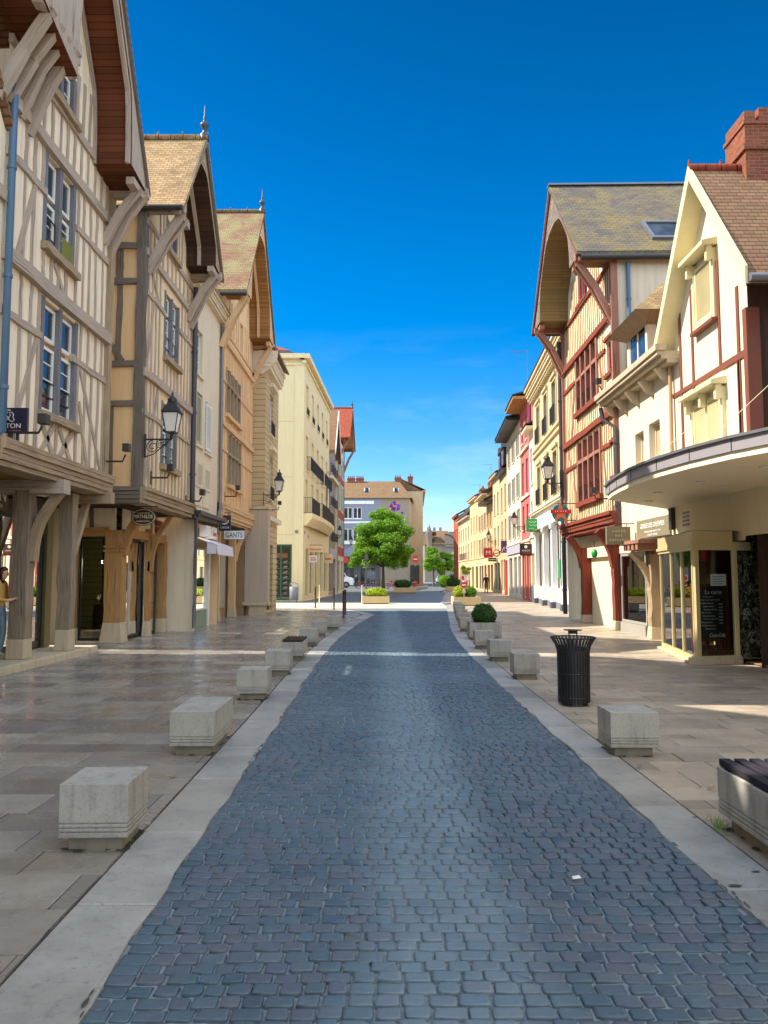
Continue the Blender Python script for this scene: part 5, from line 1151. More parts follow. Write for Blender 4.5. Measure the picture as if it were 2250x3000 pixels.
def aerial(F, a, z, o, h, label):
    t = thing('television_aerial', label, 'aerial', F.P(a, z, o)); m = MB(); p = F.P(a, z, o); m.tube([p, p+V((0,0,h))], .02, 5); m.build('mast', X_ZINC, t)
    m = MB(); q = p+V((0,0,h-.1)); m.tube([q-F.n*.2, q+F.n*1.2], .015, 5)
    for k in range(7): c = q+F.n*(.1+.16*k); m.tube([c-F.d*.3, c+F.d*.3], .01, 4)
    m.build('antenna', X_ZINC, t)
# ---- stone house with classical shop front
F6 = Face(8.1, 31, 9.1, 46.3); L = F6.L; r4 = thing('stone_house', 'ochre stone town house with iron window guards and a white pilastered shop front', 'house', F6.P(0,0))
cols = [(4.2),(7.0),(9.9),(12.9)]; hs = [(c-.62,c+.62,z0,z1) for z0,z1 in ((5.65,7.85),(9.2,11.4)) for c in cols]+[(c-.62,c+.62,z0,z1) for z0,z1 in ((5.65,7.85),(9.2,11.4)) for c in (1.3,)]
wall(r4, F6, 0, L, 4.3, 12.3, P_STONE, hs, rev=.22); shell(r4, F6, 0, L, 0, 12.3, 9, P_STONE, False)
for h in hs:
    window(r4, F6, *h, X_GREYF, 2, 3, -.18, .06); part(r4, 'window_surround', P_STONE, (h[0]-.16,h[0],h[2]-.05,h[3]+.15,0,.05),(h[1],h[1]+.16,h[2]-.05,h[3]+.15,0,.05),(h[0]-.2,h[1]+.2,h[3]+.16,h[3]+.3,0,.14),(h[0],h[1],h[3],h[3]+.155,0,.05), F=F6)
    railing(r4, F6, h[0]-.12, h[1]+.12, h[2]+.02, h[2]+.9, .14, .09)
for z in (8.6, 8.95): part(r4, 'string_course', P_STONE, (0,L,z,z+.14,0,.12), F=F6)
moulding(r4, F6, -.1, L+.1, 12.2, 12.9, .5, P_STONE, 4, 'cornice')
m = MB()
for k in range(38): a = .2+k*.4; part(r4, 'dentil', P_STONE, (a,a+.16,12.02,12.2,0,.22), F=F6)
m = MB(); m.hexa([F6.P(0,12.9,.55), F6.P(L,12.9,.55), F6.P(L,15.4,-4), F6.P(0,15.4,-4), F6.P(0,13,.55), F6.P(L,13,.55), F6.P(L,15.5,-4), F6.P(0,15.5,-4)], False); m.build('roof', R_DARK, r4)
part(r4, 'shop_fascia', X_SIGNW, (.05,L-.05,4.3,5.05,-.05,.12), F=F6); moulding(r4, F6, 0, L, 5.05, 5.35, .35, P_PALE, 3, 'cornice')
ped = [1.3, 4.75, 7.9, 10.9, 14.3]
for k, (p, q) in enumerate(zip([-1.5]+ped, ped)):
    if p < 0: p = .1
    window(r4, F6, p+.3, q-.3, 1.0, 4.2, X_SIGNW, 1, 1, -.25, .1, glass=G_SHOP if k < 3 else G_WIN, name='shop_window'); part(r4, 'stall_riser', X_SIGNW, (p+.26,q-.26,.32,.99,-.2,-.02), F=F6); part(r4, 'plinth', m_paint('slate_plinth', lin((120,120,128)), .6), (p+.24,q-.24,0,.32,-.22,.0), F=F6)
for a in ped:
    part(r4, 'pilaster', X_SIGNW, (a-.22,a+.22,.3,1.05,-.1,.2),(a-.17,a+.17,1.05,4.0,-.1,.14),(a-.25,a+.25,4.0,4.28,-.1,.22), F=F6, bevel=.01); part(r4, 'pilaster_base', m_paint('slate_base', lin((84,86,96)), .6), (a-.25,a+.25,0,.3,-.1,.24), F=F6)
part(r4, 'poster', X_GREEN, (6.0,6.6,1.5,2.4,.0,.03), F=F6); part(r4, 'poster', X_BOTTLE, (.4,1.0,1.1,3.6,-.2,-.16), F=F6)
m = MB(); m.box(8.6,13,31.2,46,0,.02); m.box(12.9,13,31.2,46,0,4.2); m.box(8.6,13,31.2,46,4.2,4.22); m.build('shop_interior', X_INT, r4)
# ---- the row beyond
FA = Face(9.15, 46.3, 10.6, 70.0); FB = Face(10.6, 70.0, 11.1, 90); FC = Face(11.1, 90, 11.0, 116)
h = far_house('narrow white house with tall shutters beside the ochre stone town house', FA, 0, 2.35, 10.6, P_WHITE, (1.2,), ((4.7,6.3,.4),(7.3,9.6,.45)), R_DARK, 1.5, 3, .5, 3.4, [(.4,1.9,.1,3.0,X_CREAMP)], shut=X_SIGNW, name='narrow_house')
part(h, 'shutter', X_PURP if False else m_paint('maroon_shutter', lin((116,22,40)), .5), (.5,1.8,10.9,12.6,.1,.16), F=FA); part(h, 'attic_wall', P_PINK, (0,2.35,10.62,13.0,-.5,.08), F=FA)
h = far_house('rose pink house with white trim under deep wooden eaves', FA, 2.38, 7.2, 13.0, P_PINK, (3.7,5.9), ((4.7,6.3,.5),(7.0,9.3,.55),(10.6,12.2,.5)), R_DARK, 1.4, 4, 1.0, 3.3, [(2.7,4.4,.1,3.0,X_CREAMP),(5.0,6.9,.1,3.0,X_CREAMP)], frame=X_LILAC, trim=P_WHITE, eavem=T_HONEY, shopm=X_CREAMP)
part(h, 'string_course', P_WHITE, (2.38,7.2,6.75,6.9,0,.1),(2.38,7.2,9.9,10.05,0,.14), F=FA); aerial(FA, 6.6, 14.4, -.5, 3.0, 'thin television aerial above the rose pink house')
far_house('cream house with grey shutters under a black overhanging eave', FA, 7.24, 16.9, 12.6, P_WHITE, (8.8,11.8,14.9), ((4.4,6.4,.5),(7.2,9.0,.5),(10.2,11.9,.5)), R_DARK, 1.2, 4, .95, 3.4, [(7.8,9.6,.2,3.0,X_LILAC),(10.4,12.4,.2,3.0,X_LILAC),(13.4,16,.2,3.0,X_LILAC)], shut=X_GREYS, eavem=X_DARK, shopm=X_LILAC)
h = far_house('sandy house with two slate dormers and a scarlet ground floor door', FA, 16.95, 23.6, 10.4, P_SAND, (18.6,21.8), ((4.4,6.4,.55),(7.2,9.4,.55)), R_DARK, 2.6, 2.4, .4, 3.3, [(19.5,20.8,.3,3.0,X_SIGNW),(21.6,23,.3,3.0,X_SIGNW)], shut=None, eavem=X_DARK)
part(h, 'door', m_paint('scarlet_door', lin((196,14,24)), .35), (17.4,18.9,.05,2.9,.0,.07), F=FA)
for a in (18.6, 21.8):
    part(h, 'dormer', R_DARK, (a-.8,a+.8,10.6,12.4,-1.6,.15), F=FA); window(h, FA, a-.5, a+.5, 10.8, 12.1, X_LILAC, 2, 1, .17, .07); m = MB(); m.prism([FA.P(a-.95,12.4,.25), FA.P(a+.95,12.4,.25), FA.P(a+.5,12.95,.25), FA.P(a-.5,12.95,.25)], FA.n*-1.9); m.build('dormer_roof', R_DARK, h)
h = far_house('tan stone house with red projecting sign, past the scarlet door', FB, 0, 5.4, 10.9, P_STONE, (1.4,3.9), ((4.2,6.2,.5),(7.4,9.4,.5)), R_BROWN, 1.6, 3, .4, 3.2, [(.5,2.2,.2,2.8,X_DARK),(2.9,4.8,.2,2.8,X_GREYS)]); chimney(h, FB, 4.6, -1.5, 11, 13.2)
h = far_house('ochre house under jutting dark eaves with big brick chimney', FB, 5.45, 11.3, 8.9, P_OCHRE, (7.2,9.7), ((3.9,5.6,.5),(6.5,8.1,.5)), R_BROWN, 2.2, 3, .9, 3.0, [(6,7.8,.1,2.7,X_DARK),(8.6,10.8,.1,2.7,T_HONEY)], eavem=X_DARK, shut=T_ORANGE); chimney(h, FB, 7.5, -2.5, 10.5, 13.4, 1.6, .8, 5)
h = far_house('sandy house with narrow windows in the far right row', FB, 11.35, 19.9, 10.2, P_SAND, (12.8,15.6,18.4), ((3.9,5.7,.5),(6.6,8.4,.5)), R_BROWN, 2.0, 3, .5, 3.0, [(12,14,.1,2.7,X_DARK),(15,17,.1,2.7,T_DARK),(17.6,19.3,.1,2.7,X_DARK)], shut=P_SAND); chimney(h, FB, 17, -2, 10.5, 12.4, 1.2, .7, 4)
h = far_house('ochre house with tall brick chimney in the far right row', FC, .05, 8.6, 10.8, P_OCHRE, (1.6,4.4,7.1), ((3.9,5.8,.5),(6.8,8.8,.5)), R_RED, 1.5, 3, .4, 3.0, [(1,3,.1,2.7,X_DARK),(5,7,.1,2.7,X_GREYS)]); chimney(h, FC, 2, -2, 10.5, 13.2); chimney(h, FC, 6.6, -2.5, 11, 13.4, 1.4, .7, 4)
h = far_house('sandy house with grey mansard and balcony near the far right end', FC, 8.65, 23.6, 9.2, P_SAND, (10.4,13.4,16.4,19.4,22.2), ((3.9,5.7,.55),(6.4,8.0,.55)), R_DARK, 2.4, 1.6, .4, 3.0, [(9.4,11.6,.1,2.7,X_SIGNW),(13,15.6,.1,2.7,X_SIGNW),(18,21,.1,2.7,X_SIGNW)]); railing(h, FC, 9.6, 17, 3.7, 4.5, .5, .3); chimney(h, FC, 11, -2, 10.5, 13.0, 1.6, .8, 5); chimney(h, FC, 20, -2, 10.5, 12.6, 1.2, .7, 4)
h = far_house('brick red end house at the far end of the right row', FC, 23.65, 31, 10.4, P_RED, (25.4,28.4), ((3.9,5.7,.5),(6.8,8.6,.5)), R_RED, 1.8, 3, .3, 3.0)
aerial(FB, 5.0, 12.4, -2, 3.4, 'tall television aerial above the tan stone house'); aerial(FC, 3, 12.0, -2, 3.2, 'television aerial above the ochre house with the tall chimney'); aerial(FC, 14, 11.0, -2, 3.0, 'television aerial above the grey mansard')
# ---- left: butter coloured block across the side street
F7 = Face(-5.14, 48.8, -4.6, 64.0); L = F7.L; b5 = thing('apartment_block', 'butter yellow corner block with long black balconies, across the side street on the left', 'house', F7.P(0,0))
cols = [1.5,4.4,7.3,10.2,13.2]; hs = [(c-.6,c+.6,z0,z1) for z0,z1 in ((5.7,7.9),(8.5,10.8),(12.2,14.2)) for c in cols]; sh = [(1.3,2.6,.3,3.4),(3.3,5.4,.3,3.4),(6.2,8.2,.3,3.4),(9,11,.3,3.4),(11.8,14.4,.3,3.4)]
wall(b5, F7, 0, L, 0, 15.6, P_BUTTER, hs+sh, rev=.25)
S7 = Face(-14, 48.8, -5.14, 48.8, out=(0,-1,0)); sX = lambda X: X+14
wall(b5, S7, 0, S7.L, 0, 15.6, P_BUTTER, [(sX(-7.25),sX(-5.85),.06,3.6)], rev=.15, name='side_wall'); m = MB(); m.poly([F7.P(L,0,0), F7.P(L,15.6,0), F7.P(L,15.6,-9), F7.P(L,0,-9)]); m.build('side_wall', P_BUTTER, b5)
for h in hs: window(b5, F7, *h, X_CREAMP, 2, 3, -.2, .06, sill=P_BUTTER)
for h in sh: window(b5, F7, *h, X_DARK if h[0] < 3 else X_CREAMP, 1, 1, -.2, .08, name='shop_window')
part(b5, 'joint_line', P_SAND, *[(0,S7.L,z,z+.03,0,.006) for z in (4.2,7.9,11.5)], F=S7); part(b5, 'corner_pilaster', P_BUTTER, (sX(-5.75),sX(-5.14),0,15.2,0,.06), F=S7)
part(b5, 'cornice', P_BUTTER, (-.3,L,15.6,15.9,-.3,.35),(-.3,L,15.3,15.44,-.1,.12), F=F7); part(b5, 'cornice', P_BUTTER, (0,S7.L-.01,15.6,15.9,-.2,.35),(0,S7.L,15.2,15.34,0,.1), F=S7)
m = MB(); q0 = [V((-14,49.1,15.9)),V((-5.5,49.1,15.9)),V((-5.0,63.6,15.9)),V((-14,63.6,15.9))]; q1 = [V((-13.2,49.7,16.45)),V((-6.2,49.7,16.45)),V((-5.7,63,16.45)),V((-13.2,63,16.45))]; m.hexa(q0+q1, False); m.build('mansard', R_DARK, b5)
m = MB(); z = 15.91; m.poly([(-14,48.6,z),(-5,48.6,z),(-4.4,64,z),(-14,64,z)]); m.poly([(-13.2,49.7,16.46),(-6.2,49.7,16.46),(-9,54,18.4),(-13.2,54,18.4)]); m.poly([(-6.2,49.7,16.46),(-5.7,63,16.46),(-9,60,18.4),(-9,54,18.4)]); m.build('roof', R_RED, b5)
railing(b5, F7, 1.2, 8.6, 8.52, 9.4, .3, .12); railing(b5, F7, 9.3, 14.6, 8.52, 9.4, .3, .12)
m = MB(); pts = [F7.P(.1,5.3,.0), F7.P(.1,5.3,.55), F7.P(4.2,5.3,.75), F7.P(9.5,5.3,.75), F7.P(14,5.3,.55), F7.P(14,5.3,0)]; m.prism(pts, (0,0,.3)); low = [p-V((0,0,.5))-F7.n*(.4 if 0 < k < 5 else 0) for k, p in enumerate(pts)]
for k in range(5): m.poly([pts[k], pts[k+1], low[k+1], low[k]])
m.build('balcony', P_BUTTER, b5)
railing(b5, F7, .1, 4.2, 5.62, 6.6, .55, .1); railing(b5, F7, 4.4, 9.4, 5.62, 6.6, .72, .1); railing(b5, F7, 9.6, 14, 5.62, 6.6, .55, .1)
for h in hs[10:]: railing(b5, F7, h[0], h[1], h[2]+.02, h[2]+.45, .06, .15)
w_ = window(b5, S7, sX(-7.24), sX(-5.86), .07, 3.58, X_BOTTLE, 2, 1, -.12, .09, glass=G_SHOP, name='shop_window')
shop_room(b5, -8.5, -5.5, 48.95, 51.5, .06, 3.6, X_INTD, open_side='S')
m = MB()
for k in range(7):
    for c in (0, 1):
        x = -6.95+c*.62; z = .45+k*.33; m.ball((x, 49.2, z+.06), .13, 1, 0, (1.2,.5,.45)); m.ball((x+.1, 49.2, z+.1), .08, 1, 0, (1,.6,.8)); m.box(x-.25, x+.25, 49.1, 49.3, z-.03, z-.01)
m.build('shelf_display', X_SIGNW, b5); part(b5, 'poster', X_ORNG, (sX(-7.15),sX(-6.15),2.75,3.05,-.2,-.18), F=S7)
part(b5, 'vent', X_GREYF, (sX(-5.65),sX(-5.45),4.3,4.5,.06,.09), F=S7); part(b5, 'vent', X_GREYF, (.5,.8,4.3,4.5,.0,.03),(2.2,2.5,4.1,4.3,.0,.03), F=F7)
m = MB(); c = F7.P(7.5,6.7,.7)
for k in range(3): z0 = 9.0-.5*k; m.tube([F7.P(6.2+.3*k,z0-2.0,.75), F7.P(6.2+.3*k,z0,.8), F7.P(7.2+.3*k,z0+.25,.8), F7.P(8.2,z0+.1,.75), F7.P(8.8,z0-.4,.72), F7.P(8.8,6.6,.72)], .018, 5)
m.build('awning_frame', X_BLACK, b5)
# ---- gabled pair before the square
F8 = Face(-4.6, 64.1, -4.45, 70.0); b6 = thing('gabled_house', 'narrow grey gabled house with shuttered windows next to the butter yellow block', 'house', F8.P(0,0)); L = F8.L
hs = [(c-.45,c+.45,z0,z1) for z0,z1 in ((4.6,6.4),(7.6,9.4),(10.4,11.8)) for c in (1.1,2.95,4.8)]
wall(b6, F8, 0, L, 0, 16, P_GREY, hs+[(.5,2.6,.2,3.0),(3.2,5.4,.2,3.0)], [(0,0),(L,0),(L,12.2),(L/2,16.0),(0,12.2)]); shell(b6, F8, 0, L, 0, 12.2, 8, P_GREY, False)
for k, h in enumerate(hs): window(b6, F8, *h, X_WHITE, 2, 2, -.16, sill=P_PALE); shutter(b6, F8, h[0]-.42, h[0]-.02, h[2], h[3], X_LILAC, .01, 6); railing(b6, F8, h[0]-.1, h[1]+.1, h[2], h[2]+.7, .25, .12)
for h in ((.5,2.6,.2,3.0),(3.2,5.4,.2,3.0)): window(b6, F8, *h, X_LILAC, 2, 1, -.16, .08, name='shop_window')
part(b6, 'shop_fascia', X_LILAC, (.1,L-.1,3.05,3.9,0,.15), F=F8); part(b6, 'string_course', P_PALE, (0,L,9.8,10.05,0,.3), F=F8)
roof(b6, F8, -.1, L+.1, 12.1, 16.1, .5, 8, R_BROWN, .2); m = MB()
for p, q in (((-.3,11.8),(L/2,16.05)),((L/2,16.05),(L+.3,11.8))): m.bar(F8.P(*p,.53), F8.P(*q,.53), .28, .06, F8.n.cross(F8.P(*q)-F8.P(*p)))
m.build('bargeboard', X_SIGNW, b6)
F9 = Face(-4.25, 70.05, -4.05, 77.2); b7 = thing('timbered_house', 'tall corner house with bright red tiled roof, brick panels and mint shutters', 'house', F9.P(0,0)); L = F9.L
hs = [(c-.5,c+.5,z0,z1) for z0,z1 in ((4.5,6.8),(7.9,10.2),(11.2,13)) for c in (1.6,5.2)]
wall(b7, F9, 0, L, 0, 14.4, P_PALE, hs+[(1,3,.2,3),(4.2,6.4,.2,3)]); shell(b7, F9, 0, L, 0, 14.3, 8, P_PALE, False)
for h in hs: window(b7, F9, *h, X_WHITE, 2, 2, -.14); shutter(b7, F9, h[0]-.62, h[0]-.02, h[2], h[3], X_SHUT, .01, 8); shutter(b7, F9, h[1]+.02, h[1]+.62, h[2], h[3], X_SHUT, .01, 8)
for z0, z1 in ((7.0,7.7),(10.4,11.0),(3.5,4.3)): part(b7, 'brick_panel', P_RED, (.3,L-.3,z0,z1,0,.04), F=F9)
for h in ((1,3,.2,3),(4.2,6.4,.2,3)): window(b7, F9, *h, X_SHUT, 2, 1, -.16, .08, name='shop_window')
studs(b7, F9, 0, 14.3, (.08,L-.08), T_REDP, .2, .05); studs(b7, F9, 3.4, 14.2, (2.9,3.9), T_REDP, .14)
roof(b7, F9, -.3, L+.3, 14.3, 17.7, 1.15, 9, R_RED, .15, .1, R_RED, None, True)
hood(b7, F9, -.3, L+.3, 14.3, 17.7, 1.05, T_REDP, B_TAN, 2.3, 16.9, 14.3, None, 2.2, [(.0,2.2,1),(L,2.2,-1)], T_REDP)
# ---- buildings round the square, far behind the tree
F10 = Face(-16, 115, 3.8, 115, out=(0,-1,0)); b8 = thing('corner_building', 'big blue grey and beige building with tan hipped roof, behind the street tree', 'house', F10.P(0,0)); gx = lambda X: X+16
hs = [(gx(x)-.65,gx(x)+.65,z0,z1) for z0,z1 in ((6.7,8.6),(10.1,11.8)) for x in (-13,-11.6,-9,-7.6,-5.4,-4.0)]
wall(b8, F10, 0, gx(-.5), 3.6, 13.2, P_BLUE, hs); wall(b8, F10, gx(-.5), gx(3.8), 0, 13.2, P_GREY); wall(b8, F10, 0, gx(-.5), 0, 3.6, X_DARK if False else m_paint('dark_shop_wall', lin((88,84,80)), .6), [(gx(x)-1.2,gx(x)+1.2,.2,2.8) for x in (-12,-8.8,-5.6,-2.4)])
for h in hs: window(b8, F10, *h, X_SIGNW, 2, 1, -.16, .1, sill=X_SIGNW)
for x in (-12,-8.8,-5.6,-2.4): window(b8, F10, gx(x)-1.2, gx(x)+1.2, .2, 2.8, X_GREYF, 3, 1, -.16, .08, name='shop_window')
part(b8, 'band', X_SIGNW, (0,gx(-.5),6.3,6.6,0,.1),(0,gx(-.5),9.4,9.7,0,.06),(0,gx(-1.5),12.3,12.8,0,.1), F=F10); part(b8, 'canopy', X_DARK, (0,gx(-.5),3.5,3.7,0,.9), F=F10)
F10b = Face(3.8, 115, 5.2, 132, out=(1,0,0)); wall(b8, F10b, 0, F10b.L, 0, 13.2, P_SAND, [(c-.5,c+.5,z0,z1) for z0,z1 in ((4.5,6.5),(7.8,9.8)) for c in (2,5,8,11,14)])
for z0,z1 in ((4.5,6.5),(7.8,9.8)):
    for c in (2,5,8,11,14): window(b8, F10b, c-.5, c+.5, z0, z1, X_WHITE, 2, 2, -.15)
m = MB(); e = [V((-16.3,114.6,13.2)),V((4.2,114.6,13.2)),V((5.6,132,13.2)),V((-16.3,132,13.2))]; r0, r1_ = V((-16,122,16.5)), V((2.4,121,16.5)); m.poly([e[0],e[1],r1_,r0]); m.poly([e[1],e[2],r1_]); m.poly([e[2],e[3],r0,r1_]); m.build('roof', R_FAR, b8)
for x in (-2.65, 1.85): m = MB(); m.hexa([V((x-.4,116.6,13.85)),V((x+.4,116.6,13.85)),V((x+.4,118.4,14.9)),V((x-.4,118.4,14.9)),V((x-.4,116.4,14.1)),V((x+.4,116.4,14.1)),V((x+.4,118.2,15.1)),V((x-.4,118.2,15.1))], False); s_ = m.build('roof_light', X_SIGNW, b8); m = MB(); m.hexa([V((x-.28,116.6,14.24)),V((x+.28,116.6,14.24)),V((x+.28,118.0,15.05)),V((x-.28,118.0,15.05)),V((x-.28,116.55,14.28)),V((x+.28,116.55,14.28)),V((x+.28,117.95,15.09)),V((x-.28,117.95,15.09))], False); m.build('pane', G_WIN, s_)
Fc = Face(-16, 121, 3, 121, out=(0,-1,0)); chimney(b8, Fc, 10.8, 0, 16, 17.0, 1.2, .6, 4); chimney(b8, Fc, 18.2, 0, 16, 17.1, 1.0, .6, 3); chimney(b8, Fc, 12.2, 0, 16, 17.0, 1.2, .6, 4)
mr = thing('wall_mural', 'purple and orange splash painted high on the blank beige wall behind the tree', 'mural', F10.P(gx(1.7),11.6,0)); rr = random.Random(3)
for mt, n in ((X_PURP,12),(m_paint('violet_paint', lin((110,60,200)), .6),10),(X_ORNG,5)):
    m = MB()
    for k in range(n):
        a, z, r = gx(1.6)+rr.gauss(0,.55), 11.75+rr.gauss(0,.4), rr.uniform(.12,.3); o = .012+rr.random()*.02; m.poly([F10.P(a+r*math.cos(t*.785)*(.7+.5*rr.random()), z+r*math.sin(t*.785)*(.7+.5*rr.random()), o) for t in range(8)])
    m.build('paint_patch', mt, mr)
F11 = Face(6.2, 122, 7.3, 150, out=(1,0,0)); h = far_house('reddish brown end building with corner balcony, behind the beige corner wall', F11, 0, F11.L, 15.0, P_SAND, (2,5,8,11,14,17,20), ((4.5,6.5,.5),(7.8,9.8,.5),(11,13,.5)), R_FAR, 2, 4, .4); chimney(h, F11, 2, -2, 15, 17.6, 1.6, .8, 5)
F12 = Face(10.6, 200, 18.6, 200, out=(0,-1,0)); b10 = thing('arched_gable_house', 'grey brown house with tan roof and dark arched gable at the street end', 'house', F12.P(0,0))
wall(b10, F12, 0, 8, 0, 9.5, P_FAR, [(5.3,6.1,4.5,7.2),(6.7,7.5,4.5,7.2),(1,2,5,7),(2.8,3.8,5,7)]); shell(b10, F12, 0, 8, 0, 9.5, 12, P_FAR)
for h in ((5.3,6.1,4.5,7.2),(6.7,7.5,4.5,7.2),(1,2,5,7),(2.8,3.8,5,7)): window(b10, F12, *h, X_WHITE, 2, 2, -.15)
m = MB(); m.hexa([F12.P(-.3,9.5,.5), F12.P(8.3,9.5,.5), F12.P(6.4,13.4,-5), F12.P(.5,13.4,-5), F12.P(-.3,9.6,.5), F12.P(8.3,9.6,.5), F12.P(6.4,13.5,-5), F12.P(.5,13.5,-5)], False); m.build('roof', R_FAR, b10)
for a, z in ((2.0,10.3),(2.4,12.0)): part(b10, 'dormer', R_DARK, (a-.6,a+.6,z,z+.9,-2.5,-.2), F=F12)
m = MB(); n = 14
for k in range(n):
    t0, t1 = math.pi/2*k/n, math.pi/2*(k+1)/n; p = lambda t, r: F12.P(5.2+3.3*math.cos(t)*r, 9.0+3.4*math.sin(t)*r, .55)
    m.hexa([p(t0,1), p(t1,1), p(t1,.9), p(t0,.9), p(t0,1)-F12.n*1.2, p(t1,1)-F12.n*1.2, p(t1,.9)-F12.n*1.2, p(t0,.9)-F12.n*1.2], False)
m.build('arched_verge', X_DARK, b10); m = MB(); m.poly([F12.P(5.2,9,.5)]+[F12.P(5.2+3*math.cos(math.pi/2*k/12), 9+3.1*math.sin(math.pi/2*k/12), .5) for k in range(13)]); m.build('gable', P_FAR, b10)
m = MB(); m.lathe(F12.P(1.2,9,.6), [(.7,-1),(.7,3.4),(.8,3.5),(0,6.0)], 10); m.build('turret', P_FAR, b10)
F13 = Face(14, 300, 44, 300, out=(0,-1,0)); b11 = thing('apartment_block', 'distant grey slab block with flat roof beyond the end of the street', 'house', F13.P(0,0))
hs = [(a,a+1.6,z,z+1.5) for z in (5,8.5,12,15.3) for a in (1.5,5,8.5,12,15.5,19)]
wall(b11, F13, 0, 30, 0, 18.4, P_FAR, hs); shell(b11, F13, 0, 30, 0, 18.4, 12, P_FAR)
for h in hs: window(b11, F13, *h, X_WHITE, 2, 1, -.2)
part(b11, 'roof', X_GREYF, (0,30,18.4,18.6,-12,.2),(3,4,18.6,20.5,-4,-3),(5.4,6.4,18.6,20.5,-4,-3),(7.8,8.8,18.6,20.5,-4,-3), F=F13); part(b11, 'glazed_band', m_paint('blue_glass_band', lin((90,130,170)), .3), (0,30,3,7,.5,1.0), F=F13)
# houses of the same row standing behind the viewer on the left; they shade the foreground
F0 = Face(-6.1, -30, -6.1, 12.3)
for y0, y1, e, lb in ((5.52,11.84,8.8,'cream timbered house beside the viewer on the left'),(-2.5,5.51,10.5,'ochre timbered house behind the viewer on the left'),(-12,-2.51,11,'pale timbered house farther behind the viewer on the left')):
    f = Face(-6.1, y0, -6.1, y1); h = thing('timbered_house', lb, 'house', f.P(0,0)); wall(h, f, 0, f.L, 0, e+4, P_CREAM if y0 > 0 else P_OCHRE, [(1.2,2.4,5,6.8),(f.L-2.6,f.L-1.4,5,6.8),(.8,f.L-.8,.3,3)], [(0,0),(f.L,0),(f.L,e),(f.L/2,e+3.6),(0,e)])
    shell(h, f, 0, f.L, 0, e, 9, P_CREAM); roof(h, f, -.02, f.L+.02, e, e+3.8, .12, 9, R_BROWN, .0)
    for q in ((1.2,2.4,5,6.8),(f.L-2.6,f.L-1.4,5,6.8),(.8,f.L-.8,.3,3)): window(h, f, *q, X_WHITE, 2, 3, -.16)
    studs(h, f, 3.2, 8.8, [.2+k*.6 for k in range(int(f.L/.6)) if not (1.0 < .2+k*.6 < 2.6 or f.L-2.8 < .2+k*.6 < f.L-1.2)], T_GREY)
    for z in (3.1, 7.6): beam(h, f, 0, f.L, z, z+.2, T_GREY, .08)
f = Face(6.9, -14, 6.9, 7.6); h = far_house('pale rendered row house beside the viewer on the right', f, 0, 21.5, 9.5, P_WHITE, (2,5,8,11,14,17,20), ((4,5.8,.5),(6.8,8.4,.5)), R_BROWN, 2.2, 5, .4, 3.0, [(1,4,.2,2.7,X_DARK),(6,9,.2,2.7,X_DARK),(12,15,.2,2.7,X_DARK),(17,20,.2,2.7,X_DARK)])
# ================================================================ STREET FURNITURE
def m_concrete():
    t = NT('cast_concrete'); ob = t.coord('Object'); oi = t.n('ObjectInfo').outputs['Random']
    vec = t.n('VectorMath', {0: ob, 1: (0,0,0)}, operation='ADD').outputs[0]
    cb_ = t.n('CombineXYZ', {'X': t.math('MULTIPLY', oi, 37.), 'Y': t.math('MULTIPLY', oi, 11.)}).outputs[0]
    vec = t.n('VectorMath', {0: ob, 1: cb_}, operation='ADD').outputs[0]
    col = t.mix(t.noise(vec, 3, 5), lin((146,142,134)), lin((190,185,174)))
    col = t.mix(t.math('MULTIPLY', t.ramp(t.noise(vec, 60, 3), [(.5, (0,0,0)), (.7, (1,1,1))]), .35), col, lin((104,98,90)))
    st = t.ramp(t.noise(t.n('Mapping', {'Vector': vec, 'Scale': (9,9,1.2)}).outputs[0], 1.5, 4), [(.5, (0,0,0)), (.8, (1,1,1))])
    col = t.mix(t.math('MULTIPLY', st, .6), col, lin((88,84,74)))
    z = t.n('SeparateXYZ', {'Vector': ob}).outputs['Z']
    col = t.mix(t.math('MULTIPLY', t.ramp(t.math('ADD', z, t.math('MULTIPLY', t.noise(vec, 12, 4), .16)), [(.06, (1,1,1)), (.24, (0,0,0))]), .55), col, lin((84,80,64)))
    t.bump(t.math('ADD', t.noise(vec, 50, 4, .7), t.math('MULTIPLY', t.noise(vec, 6, 3), .6)), .3, .006)
    return t.set(col, .85, spec=.3)
M_CONC = m_concrete(); M_CONCB = m_plaster('mossy_concrete', lin((134,128,112)), .25, .5, (.05,.05,.03,1))
def block_profile(m, w, d, h, y0=0):
    g = .007
    for z0, z1, i in ((.085,.115,0),(.115,.122,g),(.122,.14,0),(.14,.147,g),(.147,.165,0),(.165,.172,g),(.172,h,0)): m.box(-w/2+i, w/2-i, y0+i, y0+d-i, z0, z1)
def make_cube(w, d, h, seam=False):
    t = thing('concrete_block', 'x', 'bollard', (0,0,0)); m = MB()
    if seam: block_profile(m, w, d/2-.004, h, 0); block_profile(m, w, d/2-.004, h, d/2+.004)
    else: block_profile(m, w, d, h)
    m.build('block', M_CONC, t, .008)
    m = MB(); m.box(-w/2+.045, w/2-.045, .045, d-.045, -.01, .084); m.build('base', M_CONCB, t); return t
proto = make_cube(.41, .41, .40); used = [False]
def cube(x, y, label, s=1., group='concrete block bollards along the kerb'):
    o = proto if not used[0] else copy_tree(proto); used[0] = True
    o.location = (x, y, .003); o.scale = (s, 1, 1); o.rotation_euler = (R2.uniform(-.008,.008), R2.uniform(-.008,.008), R2.uniform(-.03,.03)); tag(o, label, 'bollard', group); return o
cube(-1.735, 4.72, 'square concrete block on the left kerb, nearest to the viewer')
t = make_cube(.41, .86, .40, True); t.location = (-1.76, 7.18, .003); tag(t, 'long double concrete block with a seam across its top, second along the left kerb', 'bollard', 'concrete block bollards along the kerb')
